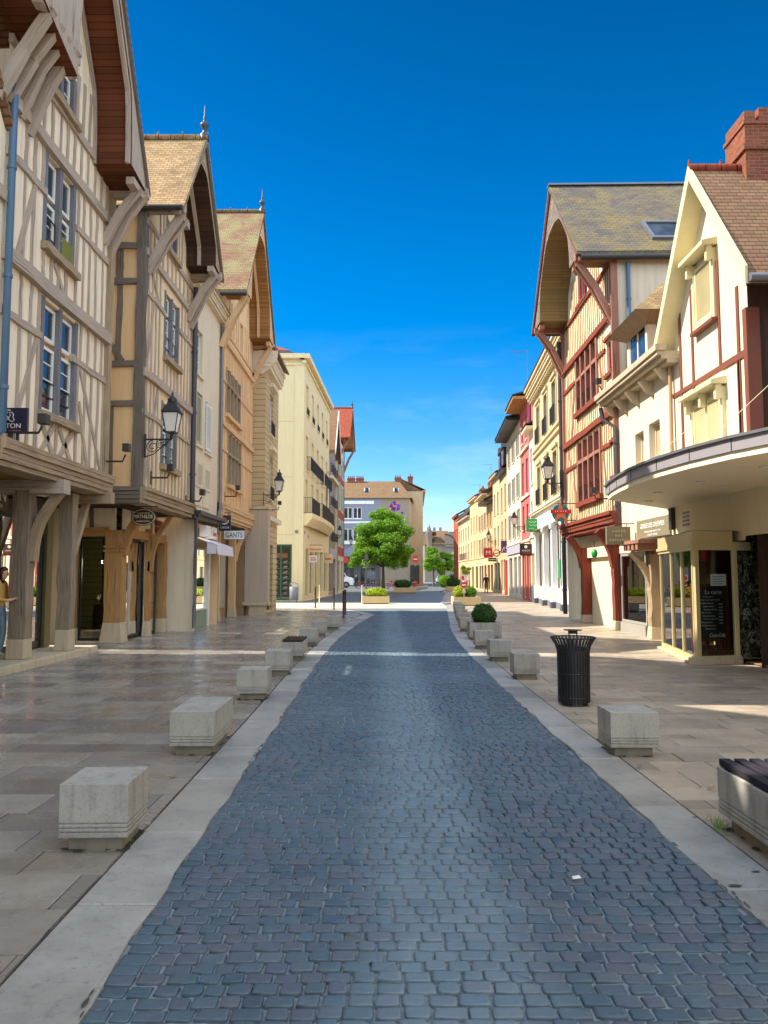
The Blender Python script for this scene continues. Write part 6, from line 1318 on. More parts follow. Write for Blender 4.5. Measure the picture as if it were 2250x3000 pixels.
for x, y, lb in ((-1.75,10.32,'square concrete block on the left kerb, just past the seamed double block'),(-1.755,12.8,'square concrete block on the left kerb, in front of the slatted seat'),(-1.77,18.1,'square concrete block on the left kerb, first after the slatted seat'),(-1.76,20.8,'square concrete block on the left kerb, second last before the crossing'),(-1.565,23.4,'square concrete block on the left kerb, last before the crossing')): cube(x, y, lb)
for x, y, lb, s in ((2.28,7.12,'square concrete block on the right kerb between the slatted bench and the litter bin',1.08),(2.26,12.3,'square concrete block on the right kerb, first past the litter bin',1),(2.23,14.85,'square concrete block on the right kerb, second past the litter bin',1),(2.24,17.3,'square concrete block on the right kerb, right in front of the box ball planter',1),(2.42,22.6,'square concrete block on the right kerb, first behind the box ball planter',1),(2.62,25.2,'square concrete block on the right kerb, second behind the box ball planter',1),(2.83,28.1,'square concrete block on the right kerb, third behind the box ball planter',1),(3.06,31.1,'square concrete block on the right kerb, fourth behind the box ball planter',1),(3.28,34.0,'square concrete block on the right kerb, fifth behind the box ball planter',1),(3.5,37.0,'square concrete block on the right kerb, next to the long planter with two bushes',1)): cube(x, y, lb, s)
for k in range(5): cube(3.0+.55*k, 80+3.6*k, ('square concrete block, %s in the far row beside the dark hedge planter' % ('first','second','third','fourth','last')[k]), 1, 'concrete blocks in the far row')
contact_patches = MB(); rg = random.Random(31)  # ragged dark patches added round the feet to seat them on the paving
def darken_foot(x, y, w, d):
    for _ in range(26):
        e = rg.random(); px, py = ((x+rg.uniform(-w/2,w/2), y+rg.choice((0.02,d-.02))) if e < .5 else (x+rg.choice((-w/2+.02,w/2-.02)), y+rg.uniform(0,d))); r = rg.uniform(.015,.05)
        contact_patches.poly([(px+r*1.3*math.cos(.698*k)*rg.uniform(.4,1.1), py+r*math.sin(.698*k)*rg.uniform(.4,1.1), .0085+.002*rg.random()) for k in range(9)])
for q in [(-1.735,4.75),(-1.76,7.22),(-1.75,10.35),(-1.755,12.85),(-1.77,18.1),(2.28,7.15),(2.26,12.35),(2.23,14.9),(2.24,17.3)]: darken_foot(q[0], q[1], .36, .36 if q[1] != 7.22 else .8)
darken_foot(2.435, 9.83, .3, .34); darken_foot(2.5, 3.15, .52, 2.0)
tag(contact_patches.build('contact_patches', m_plaster('dark_contact', (.06,.056,.045,1), .4, .3, (.03,.03,.022,1))), 'dark contact patches on the paving round the feet of the blocks, bench and bin', kind='stuff')
def bench(x, y, w, L, label, slat_m, h=.45):
    t = thing('slatted_bench', label, 'bench', (x, y, 0)); m = MB()
    for z0, z1, i in ((.1,.13,0),(.13,.138,.007),(.138,.158,0),(.158,.166,.007),(.166,.186,0),(.186,.194,.007),(.194,h-.06,0)): m.box(x-w/2+i, x+w/2-i, y+i, y+L-i, z0, z1)
    m.build('body', M_CONC, t, .008); m = MB(); m.box(x-w/2+.06, x+w/2-.06, y+.06, y+L-.06, -.01, .1); m.build('base', M_CONCB, t)
    n = 6; sp = w/n; segs = 2 if L > 1.2 else 1
    for k in range(n):
        for q in range(segs):
            m = MB(); a = x-w/2+sp*k+.014; y0 = y+L*q/segs+(.008 if q else 0); y1 = y+L*(q+1)/segs-(.008 if q < segs-1 else 0); m.bar((a+(sp-.028)/2, y0, h-.03), (a+(sp-.028)/2, y1, h-.03), sp-.028, .045, (1,0,0)); m.build('slat', slat_m, t, .006)
    for q in (y+.12, y+L-.12): m = MB(); m.box(x-w/2+.01, x+w/2-.01, q-.03, q+.03, h-.06, h-.0525); m.build('bearer', X_BLACK, t)
    return t
T_SLAT = m_timber('painted_slat', lin((52,50,58)), lin((32,30,36)), .4)
bench(2.5, 3.1, .60, 2.1, 'long concrete bench with dark timber slats, cut by the right edge of the photo', T_SLAT)
bench(-1.77, 14.95, .41, .95, 'short concrete seat topped with dark slats among the left kerb blocks', m_timber('brown_slat', lin((84,66,54)), lin((52,40,34))), .42)
# litter bin of flared steel slats
def litter_bin():
    x, y = 2.435, 10.0; t = thing('litter_bin', 'black flared litter bin of vertical steel slats with ashtray lid, on the right kerb', 'litter bin', (x,y,0)); n = 34
    m = MB()
    for k in range(n):
        a = 2*math.pi*k/n; c, s = math.cos(a), math.sin(a); prof = [(.195,.04),(.197,.4),(.20,.68),(.225,.76),(.283,.855)]
        hw = .0125
        for (r0,z0),(r1,z1) in zip(prof, prof[1:]):
            P = lambda r, z, o, e: V((x+(r+e)*c-o*s, y+(r+e)*s+o*c, z))
            m.hexa([P(r0,z0,-hw,0),P(r0,z0,hw,0),P(r0,z0,hw,.007),P(r0,z0,-hw,.007),P(r1,z1,-hw,0),P(r1,z1,hw,0),P(r1,z1,hw,.007),P(r1,z1,-hw,.007)], False)
    m.build('slats', X_BLACK, t)
    m = MB()
    for r, z in ((.198,.10),(.20,.40),(.204,.68),(.282,.852)): m = MB(); m.tube([(x+r*math.cos(2*math.pi*k/32), y+r*math.sin(2*math.pi*k/32), z) for k in range(33)], .009, 6, False); m.build('hoop', X_BLACK, t)
    m = MB(); m.lathe((x,y,0), [(.16,.05),(.175,.1),(.18,.72),(.165,.72),(.16,.12),(0,.11)], 24); m.build('liner', m_paint('black_liner', (.012,.012,.014,1), .6), t)
    m = MB(); m.lathe((x,y,0), [(.17,0),(.17,.05),(.1,.07)], 20); m.build('foot', X_BLACK, t)
    m = MB()
    for dx in (-.05,.05): m.tube([(x+dx,y,.72),(x+dx,y,.915)], .008, 6)
    m.lathe((x,y,.90), [(.06,0),(.06,.035),(.115,.04),(.12,.05),(0,.058)], 20); m.build('ashtray', m_paint('bin_lid', lin((70,64,60)), .4), t)
litter_bin()
t = thing('litter_bin', 'grey steel litter bin with arched hood by the butter yellow corner block', 'litter bin', (-5.55,47.6,0)); m = MB(); m.lathe((-5.55,47.6,.12), [(.24,0),(.27,.05),(.29,.8),(.25,.82),(.22,.3),(0,.3)], 18); m.build('body', X_GREYF, t)
m = MB(); m.tube([(-5.8,47.6,.9),(-5.78,47.6,1.1),(-5.55,47.6,1.2),(-5.32,47.6,1.1),(-5.3,47.6,.9)], .025, 6); m.tube([(-5.4,47.6,0),(-5.4,47.6,.15)], .03, 6); m.build('hood', X_ZINC, t)
# steel posts
def post(x, y, label, h=1.05, r=.045, mat=None, group='steel posts at the crossing'):
    t = thing('bollard_post', label, 'post', (x,y,0), group); m = MB(); m.lathe((x,y,0), [(r*1.6,0),(r*1.6,.02),(r,.03),(r,h-.06),(r*1.15,h-.05),(r*1.1,h-.01),(0,h)], 12); m.build('shaft', mat or X_DARK, t); return t
T_POST = m_paint('brown_post', lin((58,44,40)), .5)
for x, y, lb, mt in ((-3.5,39.4,'dark brown steel post on the left pavement edge, nearest the butter yellow block',T_POST),(-2.4,37.0,'dark brown steel post on the left pavement edge, middle of the three at the crossing',T_POST),(-1.56,29.9,'black steel post on the left kerb, nearer one of the close pair',X_DARK),(-1.62,32.3,'black steel post on the left kerb, farther one of the close pair',X_DARK),(-3.9,46.6,'slim pale post standing in the sunny crossing',X_CREAMP),(-1.3,45.5,'slim pale post just left of the lime bush planter',X_CREAMP),(-1.05,85,'dark post left of the street tree trunk',X_DARK),(-.55,85,'dark post nearest the street tree trunk on its left',X_DARK),(8.1,73,'dark post right of the yellow palm, nearest one',X_DARK),(8.3,77,'dark post behind the yellow palm, left one',X_DARK),(8.55,77,'dark post behind the yellow palm, right one',X_DARK)): post(x, y, lb, 1.05 if y < 70 else 1.2, .045 if mt != X_CREAMP else .03, mt)

# ================================================================ PLANTS
LG = m_leaf('spring_leaves', (.065,.18,.013,1), (.20,.38,.02,1)); LD = m_leaf('box_leaves', (.022,.075,.012,1), (.05,.13,.02,1), .2); LY = m_leaf('lime_leaves', (.30,.42,.015,1), (.42,.50,.02,1)); LH = m_leaf('hedge_leaves', (.03,.08,.02,1), (.07,.14,.03,1), .2)
M_BARK = m_timber('bark', lin((110,92,74)), lin((70,58,46)))
M_SOIL = m_plaster('soil', (.05,.035,.022,1))
def leaves(m, c, r, n, size, rr, shell=.45, up=.2):
    c = V(c)
    for _ in range(n):
        d = V((rr.gauss(0,1), rr.gauss(0,1), rr.gauss(0,1))).normalized(); k = shell+(1-shell)*rr.random()**.6
        p = c+V((d.x*r[0]*k, d.y*r[1]*k, d.z*r[2]*k)); nrm = (d+V((rr.gauss(0,.6), rr.gauss(0,.6), rr.gauss(0,.6)+up))).normalized()
        u = nrm.cross(V((rr.gauss(0,1), rr.gauss(0,1), rr.gauss(0,1)))).normalized(); w_ = nrm.cross(u); s = size*rr.uniform(.6,1.3)
        m.poly([p-u*s*.5, p+w_*s*.32, p+u*s*.5, p-w_*s*.32])
def bush(x, y, z, r, label, mat, n=1400, size=.045, seed=1, name='bush', clumps=0, cat='bush'):
    rr = random.Random(seed); t = thing(name, label, cat, (x,y,z)); m = MB()
    core = MB(); core.ball((x,y,z+r[2]), 1, 3, .1, (r[0]*.86,r[1]*.86,r[2]*.88)); core.build('dark_core', m_paint('leaf_core', (.012,.022,.008,1), .9), t)  # plain dark ball filling the bush behind its leaves
    leaves(m, (x,y,z+r[2]), r, n, size, rr, .88, .15)
    for _ in range(14):
        a, b = rr.uniform(0,6.28), rr.uniform(.1,1.3); q = V((x+r[0]*math.cos(a)*math.cos(b)*.95, y+r[1]*math.sin(a)*math.cos(b)*.95, z+r[2]+r[2]*math.sin(b)*.95)); leaves(m, q, (r[0]*.2,r[1]*.2,r[2]*.22), max(6, n//70), size, rr, .3)
    for k in range(clumps):
        a = rr.uniform(0, 6.28); q = (x+r[0]*.7*math.cos(a), y+r[1]*.7*math.sin(a), z+r[2]*rr.uniform(.8,1.6)); leaves(m, q, (r[0]*.4,r[1]*.4,r[2]*.4), n//8, size, rr, .6)
    m.build('foliage', mat, t); return t
def planter(x0, x1, y0, y1, h, label, mat=None):
    t = thing('planter', label, 'planter', ((x0+x1)/2,y0,0)); m = MB(); th = .07
    m.box(x0,x1,y0,y0+th,.05,h); m.box(x0,x1,y1-th,y1,.05,h); m.box(x0,x0+th,y0+th,y1-th,.05,h); m.box(x1-th,x1,y0+th,y1-th,.05,h); m.box(x0+th,x1-th,y0+th,y1-th,.05,.1)
    for a in (x0+.0, x1-.12): m.box(a-.015, a+.135, y0-.02, y0, .08, h-.04)
    m.build('box', mat or M_CONC, t); m = MB(); m.box(x0+.05,x1-.05,y0+.05,y1-.05,-.01,.05); m.build('base', M_CONCB, t)
    m = MB(); m.poly([(x0+th,y0+th,h-.05),(x1-th,y0+th,h-.05),(x1-th,y1-th,h-.05),(x0+th,y1-th,h-.05)]); m.build('soil', M_SOIL, t); return t
M_PLANTER = m_plaster('cream_concrete', lin((206,184,140)), .1, .2)
planter(2.2, 2.98, 19.75, 20.5, .44, 'square concrete planter on the right kerb holding a clipped box ball'); bush(2.6,20.12,.33,(.33,.33,.29),'clipped dark green box ball in the square planter on the right kerb', LD, 2600, .04, 2, 'box_ball')
planter(-1.25, .3, 44.3, 45.3, .44, 'long cream planter with a lime bush in the sunny crossing', M_PLANTER); bush(-.45,44.8,.36,(.62,.42,.28),'lime green bush in the long planter of the sunny crossing', LY, 1500, .09, 3, clumps=3); bush(-.02,44.55,.34,(.2,.2,.2),'small round lime bush at the right end of the crossing planter', LY, 400, .07, 4)
planter(3.75, 5.2, 41.6, 43.2, .48, 'long cream planter with two bushes and a no entry sign, on the right kerb', M_PLANTER); bush(4.15,42.3,.4,(.36,.4,.32),'light green leafy bush around the no entry sign', LY, 900, .09, 5, clumps=2); bush(4.72,42.3,.4,(.36,.4,.32),'darker green round bush right of the no entry sign', LG, 900, .08, 6)
planter(.9, 3.0, 71.5, 73, .5, 'low planter with a dark clipped hedge left of the far carriageway', M_PLANTER); bush(1.75,72.2,.4,(.85,.6,.42),'dark clipped hedge in the low planter left of the far carriageway', LD, 900, .12, 7)
planter(6.4, 8.0, 78.5, 80, .5, 'low planter with a dark round bush right of the far carriageway', M_PLANTER); bush(7.1,79.2,.4,(.75,.6,.5),'dark round bush in the planter right of the far carriageway', LD, 900, .12, 8)
def tree(x, y, h0, clumps, label, mat, n, size, seed, tr=.16, cat='tree'):
    rr = random.Random(seed); t = thing('street_tree', label, cat, (x,y,0)); m = MB()
    ctr = V((sum(c[0] for c in clumps)/len(clumps), y, 0)); top = max(c[2] for c in clumps)
    m.tube([(x,y,0),(x+.03,y,h0*.5),(x-.02,y,h0),(x+.1,y,top*.8)], [tr*1.3,tr,tr*.8,tr*.25], 9)
    for c in clumps:
        s = V((x,y,h0*rr.uniform(.85,1.3))); e = V((c[0],c[1],c[2])); md = s.lerp(e,.5)+V((rr.uniform(-.2,.2),rr.uniform(-.2,.2),rr.uniform(0,.4))); m.tube([s,md,e], [tr*.5,tr*.3,tr*.08], 6)
    m.build('trunk', M_BARK, t); f = MB(); tot = sum(c[3]**2 for c in clumps)
    for c in clumps:
        k = int(n*c[3]**2/tot)
        for j in range(14):
            d = V((rr.gauss(0,1),rr.gauss(0,1),rr.gauss(0,.8))).normalized()*c[3]*rr.uniform(.1,.8); q = c[3]*rr.uniform(.28,.62); leaves(f, (c[0]+d.x,c[1]+d.y,c[2]+d.z), (q*rr.uniform(.8,1.3),q*rr.uniform(.8,1.3),q*rr.uniform(.5,.9)), k//14, size*rr.uniform(.8,1.15), rr, .05, .35)
    f.build('crown', mat, t); return t
tree(-.1, 80, 2.6, [(-2.2,80,3.9,1.5),(-2.7,79.6,3.2,1.0),(-.9,78.6,3.5,1.5),(.6,80,3.3,1.5),(2.0,80.3,3.5,1.4),(-1.4,80.6,5.2,1.9),(.2,78.8,5.1,1.9),(1.7,80,5.1,1.8),(-1.1,80,6.7,1.8),(.5,80.8,6.9,1.8),(1.8,80,6.1,1.5),(-.5,80,7.8,1.5),(.7,80,7.3,1.4),(0,79.5,6.2,1.8),(-2.2,80,5.2,1.2)], 'round crowned spring green street tree in the square', LG, 80000, .19, 21)
tree(7.2, 112, 2.0, [(6.6,112,3.2,1.1),(7.9,112,3.0,1.0),(7.2,112,4.3,1.2),(8.2,112.3,2.4,.9),(6.9,112,5.2,.9)], 'smaller bright green street tree beyond the advertising column', LG, 16000, .2, 22, .12)
tree(10.8, 138, 2.2, [(10.4,138,3.4,1.4),(11.6,138,3.6,1.3),(11,138,5.0,1.4)], 'mid green tree beyond the smaller street tree', LG, 9000, .28, 26, .12)
tree(15.2, 160, 2.2, [(14.6,160,3.6,1.8),(16.4,160,3.4,1.7),(15.4,160,5.4,1.7)], 'bushy green tree before the arched gable house', LG, 9000, .34, 27, .14)
tree(19.5, 175, 2.5, [(19,175,6,2.6),(21.5,175,5,2.4),(20,175,9,2.2),(22,176,3,2)], 'pale yellow green willow at the far end of the street', LY, 4000, .5, 23, .2)
tree(8.2, 76.7, 1.3, [(8.2,76.7,1.9,.5),(8.45,76.7,2.3,.35),(7.95,76.7,2.4,.35)], 'young yellow palm like shrub tree on the right pavement', LY, 700, .22, 24, .05)
for k, (x, y, r, lb) in enumerate(((14.5,150,(2.2,1.2,1.0),'dark hedge beside the far bend, left one'),(18,152,(2.6,1.2,1.2),'dark hedge beside the far bend, right one'),(8.2,104,(.9,.7,.8),'green shrub at the foot of the smaller street tree'))): bush(x, y, 0, r, lb, LH if k < 2 else LG, 900, .3, 30+k, 'hedge')
gt = MB(); rr = random.Random(9)
for _ in range(34):
    x, y = 2.2+rr.gauss(0,.03), 5.18+rr.gauss(0,.06); a = rr.uniform(0,6.28); h = rr.uniform(.03,.09); gt.poly([(x-.003,y,0),(x+.003,y,0),(x+math.cos(a)*.03,y+math.sin(a)*.03,h)])
tag(gt.build('grass_tuft', LG), 'small green weed tuft at the corner of the slatted bench', 'weed')
for k, (x, y, lb) in enumerate(((-2.35,3.72,'orange fallen leaf nearest the lower left corner'),(-2.05,6.3,'orange fallen leaf between the two nearest left blocks'),(-1.72,6.42,'tan fallen leaf beside the seamed double block'),(2.55,6.1,'scatter of brown leaf litter before the right concrete block'))):
    m = MB(); r_ = random.Random(40+k)
    for j in range(1 if k < 3 else 30):
        cx, cy = (x, y) if k < 3 else (x+r_.gauss(0,.07), y+r_.gauss(0,.05)); s = .035 if k < 3 else .013; a = r_.uniform(0,6)
        m.poly([V((cx+s*math.cos(a+q)*(1 if i % 2 else .55), cy+s*math.sin(a+q)*(1 if i % 2 else .55), .012+.006*r_.random())) for i, q in enumerate((0,.8,1.6,2.4,3.1,3.9,4.7,5.5))])
    tag(m.build('fallen_leaf', m_paint('orange_leaf', lin((196,104,44)), .7) if k < 2 else m_paint('tan_leaf', lin((150,116,60)), .8)), lb, 'leaf')
m = MB(); m.poly([(1.02,4.3,.012),(1.07,4.31,.014),(1.065,4.34,.02),(1.025,4.335,.014)]); tag(m.build('paper_scrap', X_SIGNW), 'tiny white paper scrap lying on the setts', 'litter')

# ================================================================ LAMPS AND SIGNS
lantern(Face(-5.55,17.62,-5.55,22), .0, 4.79, .62, 'black street lantern on scrolled bracket at the corner post of the alley house', 1.02)
lantern(Face(-5.05,32,-5.05,36), .0, 5.0, .66, 'black street lantern on the stone corner house by the cross street', .98)
lantern(Face(6.95,28.9,6.95,33), .0, 5.12, .75, 'black street lantern between the red timbered house and the ochre stone house', 1.05)
lantern(Face(-4.5,66,-4.5,70), .0, 4.9, .7, 'street lantern on the narrow grey gabled house, left of the square', 1.0)
lantern(Face(-4.0,76.8,-4.0,80), .0, 4.6, .7, 'street lantern on the tall red roofed corner house', 1.0)
lantern(FA, 5.3, 4.9, .7, 'street lantern on the rose pink house', 1.0); lantern(FB, 3.2, 4.9, .7, 'street lantern on the tan stone house past the scarlet door', 1.0)
flood(Face(-5.95,12.2,-5.95,13), .1, 3.95, 'black floodlight beside the navy emblem sign', .35, .22); flood(F1, 4.0, 4.1, 'black floodlight at the far corner of the tall cream timbered house', .45, .3)
flood(F2, .9, 4.0, 'black floodlight above the honey oak shop front', .4, .25); flood(F2, 4.2, 3.75, 'black floodlight by the dark drainpipe of the alley house', .4, .25); flood(F4, .8, 4.4, 'black floodlight low on the apricot timbered house', .4, .3); flood(F5, 1.2, 4.5, 'black floodlight on the stone corner house', .4, .3); flood(E3r, .6, 3.9, 'dark floodlight near the jetty of the red timbered house', .5, .25); flood(E3r, .3, 7.1, 'black floodlight beside the small upper window of the red timbered house', .35, .25)
def hsign(name, label, x0, x1, y, z0, z1, mat, th=.05, cat='sign', hang=None, arm=None, edge=None):
    """flat projecting sign facing along the street"""
    S = Face(x0, y, x1, y, out=(0,-1,0)); t = thing(name, label, cat, ((x0+x1)/2, y, z0)); m = MB(); m.fbox(S, 0, x1-x0, z0, z1, -th, 0); m.build('panel', mat, t, .004)
    if arm is not None: m = MB(); m.tube([(arm, y+th/2, z1+.08), (x0 if abs(arm-x1) < abs(arm-x0) else x1, y+th/2, z1+.08)], .016, 6); [m.tube([(a, y+th/2, z1), (a, y+th/2, z1+.08)], .01, 5) for a in (x0+.08, x1-.08)]; m.build('bracket', X_BLACK, t)
    if edge: m = MB(); m.fbox(S, -.015, x1-x0+.015, z0-.015, z0, -th-.005, .008); m.fbox(S, -.015, x1-x0+.015, z1, z1+.015, -th-.005, .008); m.fbox(S, -.015, 0, z0, z1, -th-.005, .008); m.fbox(S, x1-x0, x1-x0+.015, z0, z1, -th-.005, .008); m.build('rim', edge, t)
    return t, S
X_SILV = m_paint('silver_lettering', lin((216,210,214)), .35)
t, S = hsign('shop_sign', 'navy shop sign with a crowned knot emblem and silver lettering, at the left edge', -6.32, -5.74, 12.2, 3.93, 4.34, X_NAVY)
text('BURTON', S, .255, 4.045, .004, .44, X_SILV, t, height=.075); text('OF LONDON', S, .38, 3.965, .004, .2, m_paint('copper_lettering', lin((170,110,84)), .5), t, height=.02)
m = MB(); c = V((-6.05, 12.195, 4.19))
for s in (1,-1):
    m.tube([c+V((s*x, 0, z)) for x, z in ((-.045,-.075),(0,-.02),(.035,.035),(.01,.07),(.055,.075),(.085,.035),(.075,-.01),(.1,-.045),(.07,-.08),(.03,-.06),(-.0,-.02),(-.04,.03))], .007, 5)
m.tube([c+V((-.03,0,.10)), c+V((.03,0,.10))], .008, 5); [m.ball(c+V((x,0,.118)), .009, 1) for x in (-.025,0,.025)]
m.build('emblem', X_SILV, t)
m = MB(); m.box(-6.05,-5.99,12.2,12.26,3.6,3.93); m.build('bracket', X_DARK, t)
# oval hanging sign
t = thing('oval_sign', 'dark chocolate oval shop sign with pale lettering, hanging before the honey oak corner', 'sign', (-5.78,18.4,3.04)); S = Face(-6.08, 18.4, -5.48, 18.4, out=(0,-1,0)); c = (.30, 3.04)
for nm, rx, rz_, o0, o1, mt in (('panel',.29,.205,-.05,0,X_BROWNP),('rim',.275,.19,.0005,.004,X_CREAMP),('face',.263,.178,.005,.008,X_BROWNP)):
    m = MB(); pts = [S.P(c[0]+rx*math.cos(2*math.pi*k/36), c[1]+rz_*math.sin(2*math.pi*k/36), o0) for k in range(36)]; m.prism(pts, S.n*(o1-o0)); m.build(nm, mt, t)
text('MATHILDE', S, .30, 3.055, .012, .46, X_CREAMP, t, height=.085); text('LE COMPTOIR DE', S, .30, 3.135, .012, .30, X_CREAMP, t, height=.025); text('chocolats de France', S, .30, 2.945, .012, .32, X_CREAMP, t, height=.04)
m = MB(); m.tube([(-6.1,18.42,3.3),(-5.45,18.42,3.3)], .015, 6)
for x in (-5.95,-5.6): m.tube([(x,18.42,3.3),(x,18.42,3.2)], .008, 5)
m.build('bracket', X_BLACK, t)
t, S = hsign('shop_sign', 'dark blue projecting shop sign with a red dot and white swoosh, above the glove sign', -5.62, -5.2, 26, 3.15, 3.68, m_paint('deep_blue_panel', lin((26,30,62)), .35), arm=-5.7); text('DEOS', S, .22, 3.26, .004, .30, X_SIGNW, t, height=.07)
m = MB(); m.prism([S.P(.2+.085*math.cos(k*.524), 3.53+.085*math.sin(k*.524), .001) for k in range(12)], S.n*.006); m.build('dot', X_REDS, t); m = MB(); m.tube([S.P(.2+.14*math.cos(a), 3.51+.13*math.sin(a), .008) for a in [-2.9+.18*k for k in range(17)]], [.012+.016*math.sin(math.pi*k/16) for k in range(17)], 6); m.build('swoosh', X_SIGNW, t)
t, S = hsign('glove_sign', 'white rectangular sign with dark lettering for gloves, over the lilac awning', -5.68, -4.95, 27.2, 2.92, 3.22, X_SIGNW, .08, arm=-5.75, edge=X_ZINC); text('GANTS', S, .365, 3.07, .004, .6, m_paint('ink_blue', lin((24,34,58)), .5), t, height=.18)
t, S = hsign('pharmacy_style_sign', 'pale orange shop sign board on the butter yellow block', -5.1, -4.15, 52, 3.2, 3.6, m_paint('peach_panel', lin((240,196,150)), .4), arm=-5.15); t.name = 'shop_sign'; text('Pied sensible', S, .48, 3.4, .004, .78, X_BROWNP, t, height=.13)
t, S = hsign('shop_sign', 'small white and red square sign below the pale orange board', -4.95, -4.45, 51, 2.5, 2.95, X_SIGNW, arm=-5.1); [(lambda m_: (m_.fbox(S, .06, .44, z_, z_+.07, .001, .006), m_.build('mark', X_REDS, t)))(MB()) for z_ in (2.62, 2.76)]
t, S = hsign('shop_sign', 'cream panel with red lettering past the pale orange board', -4.72, -4.05, 61, 2.6, 3.3, X_CREAMP); [(lambda m_: (m_.fbox(S, .08+.1*k_, .15+.1*k_, 2.86, 3.06-.05*(k_%2), .001, .006), m_.build('mark', X_REDS, t)))(MB()) for k_ in range(5)]
# right side signs
t, S = hsign('guild_sign', 'olive taupe projecting sign with spaced pale capitals, beside the red timbered house', 5.98, 6.62, 20.6, 2.47, 2.95, X_TAUPE, .12, arm=6.75); [text(s, S, .32, z, .004, w_, X_CREAMP, t, height=.06) for s, z, w_ in (('G U I L D E',2.83,.34),('D E S',2.71,.18),('O R F E V R E S',2.59,.5))]
t = thing('guild_fascia', 'wide taupe fascia board with white capitals on the low cream house wall', 'sign', E2.P(1.5,2.6)); m = MB(); m.fbox(E2, .32, 2.72, 2.60, 3.07, .01, .07); m.build('panel', m_paint('taupe_fascia', lin((136,126,100)), .5), t); text('GUILDE DES ORFÈVRES', E2, 1.52, 2.92, .075, 1.75, X_SIGNW, t, height=.15); text('HORLOGERIE BIJOUTERIE', E2, 1.5, 2.74, .075, 1.2, X_SIGNW, t, height=.05); text('CREATEUR', E2, 1.5, 2.66, .075, .7, X_SIGNW, t, height=.05)
def star(c, R_, r, S, o): return [S.P(c[0]+(R_ if k % 2 == 0 else r)*math.sin(k*math.pi/5), c[1]+(R_ if k % 2 == 0 else r)*math.cos(k*math.pi/5), o) for k in range(10)]
t = thing('star_sign', 'round teal sign with an orange star and red band, by the red timbered house', 'sign', (6.3,27.3,3.86)); S = Face(5.9, 27.3, 6.7, 27.3, out=(0,-1,0))
m = MB(); m.prism([S.P(.4+.31*math.cos(k*.2618), 3.86+.31*math.sin(k*.2618), -.05) for k in range(24)], S.n*.05); m.build('disc', X_TEAL, t); m = MB(); m.prism(star((.4,3.86), .38, .15, S, .004), S.n*.02); m.build('star', X_ORNG, t)
m = MB(); m.fbox(S, .03, .77, 3.84, 3.98, .026, .04); m.build('band', X_REDS, t); text('J E M I P', S, .4, 3.91, .044, .42, X_SIGNW, t, height=.07); m = MB(); m.tube([(6.85,27.32,4.2),(6.2,27.32,4.2)], .018, 6); m.tube([(6.85,27.32,3.6),(6.5,27.32,3.6)], .018, 6); m.build('bracket', X_BLACK, t)
t, S = hsign('shop_sign', 'bright green square sign with pale script, on the ochre stone house', 8.2, 8.95, 44.2, 4.15, 4.9, X_GREEN, arm=9.0); [(lambda m_: (m_.tube([S.P(.14+w_*q_/8+.03*(k_%2), z_+.035*math.sin(q_*1.9+k_), .012) for q_ in range(9)], .014, 5), m_.build('script_stroke', X_CREAMP, t)))(MB()) for k_, (z_, w_) in enumerate(((4.7,.42),(4.52,.48),(4.32,.3)))]
t, S = hsign('shop_sign', 'black sign with round white logo and orange lettering at the narrow white house', 8.4, 9.15, 47.5, 2.85, 3.58, X_BROWNP, arm=9.2); m = MB(); m.prism([S.P(.37+.1*math.cos(k*.449), 3.4+.1*math.sin(k*.449), .001) for k in range(14)], S.n*.006); m.build('logo', X_SIGNW, t); text('MAISON', S, .375, 3.16, .004, .5, X_SIGNW, t, height=.09); text('TACOS', S, .375, 3.0, .004, .56, X_REDS, t, height=.14)
t, S = hsign('shop_sign', 'deep purple banner sign with white stroke, on the cream shuttered house', 9.75, 10.25, 64, 3.5, 4.5, X_PURP, arm=10.3); m = MB(); m.tube([S.P(.1,3.6,.01), S.P(.22,3.95,.01), S.P(.3,4.0,.01), S.P(.26,3.7,.01), S.P(.42,3.62,.01)], .02, 5); m.build('stroke', X_SIGNW, t)
t, S = hsign('shop_sign', 'red projecting sign with white mark, far along the right row', 9.6, 10.45, 74, 3.35, 4.25, X_REDS, arm=10.7); text('M', S, .42, 3.8, .004, .4, X_SIGNW, t, height=.4)
t, S = hsign('shop_sign', 'dark plum strip sign under the red projecting sign', 9.9, 10.7, 73, 2.95, 3.3, m_paint('plum_panel', lin((70,18,34)), .4)); (lambda m_: (m_.fbox(S, .12, .68, 3.08, 3.15, .001, .006), m_.build('mark', X_SIGNW, t)))(MB())
t = thing('ring_sign', 'red ring shaped sign left of the purple banner', 'sign', (9.95,68,3.6)); m = MB(); m.tube([(9.95+.28*math.cos(k*.3927),68,3.6+.28*math.sin(k*.3927)) for k in range(17)], .06, 6, False); m.build('ring', X_REDS, t); m = MB(); m.tube([(10.4,68,3.6),(10.2,68,3.6)], .02, 5); m.build('bracket', X_BLACK, t)
t, S = hsign('shop_sign', 'dark fascia with a big red disc on the blue grey building', -6.9, -4.8, 113.9, 3.3, 4.4, X_DARK); m = MB(); m.prism([S.P(1.2+.45*math.cos(k*.3927), 3.88+.45*math.sin(k*.3927), .002) for k in range(16)], S.n*.03); m.build('disc', X_REDS, t)
t, S = hsign('shop_sign', 'yellow square sign next to the red disc fascia', -4.7, -3.95, 113.9, 3.3, 4.35, X_YEL)
t, S = hsign('shop_sign', 'small red square sign over the advertising column', 3.9, 4.6, 104, 3.4, 4.2, X_REDS, arm=4.9); (lambda m_: (m_.fbox(S, .1, .6, 3.76, 3.86, .001, .006), m_.build('mark', X_SIGNW, t)))(MB())
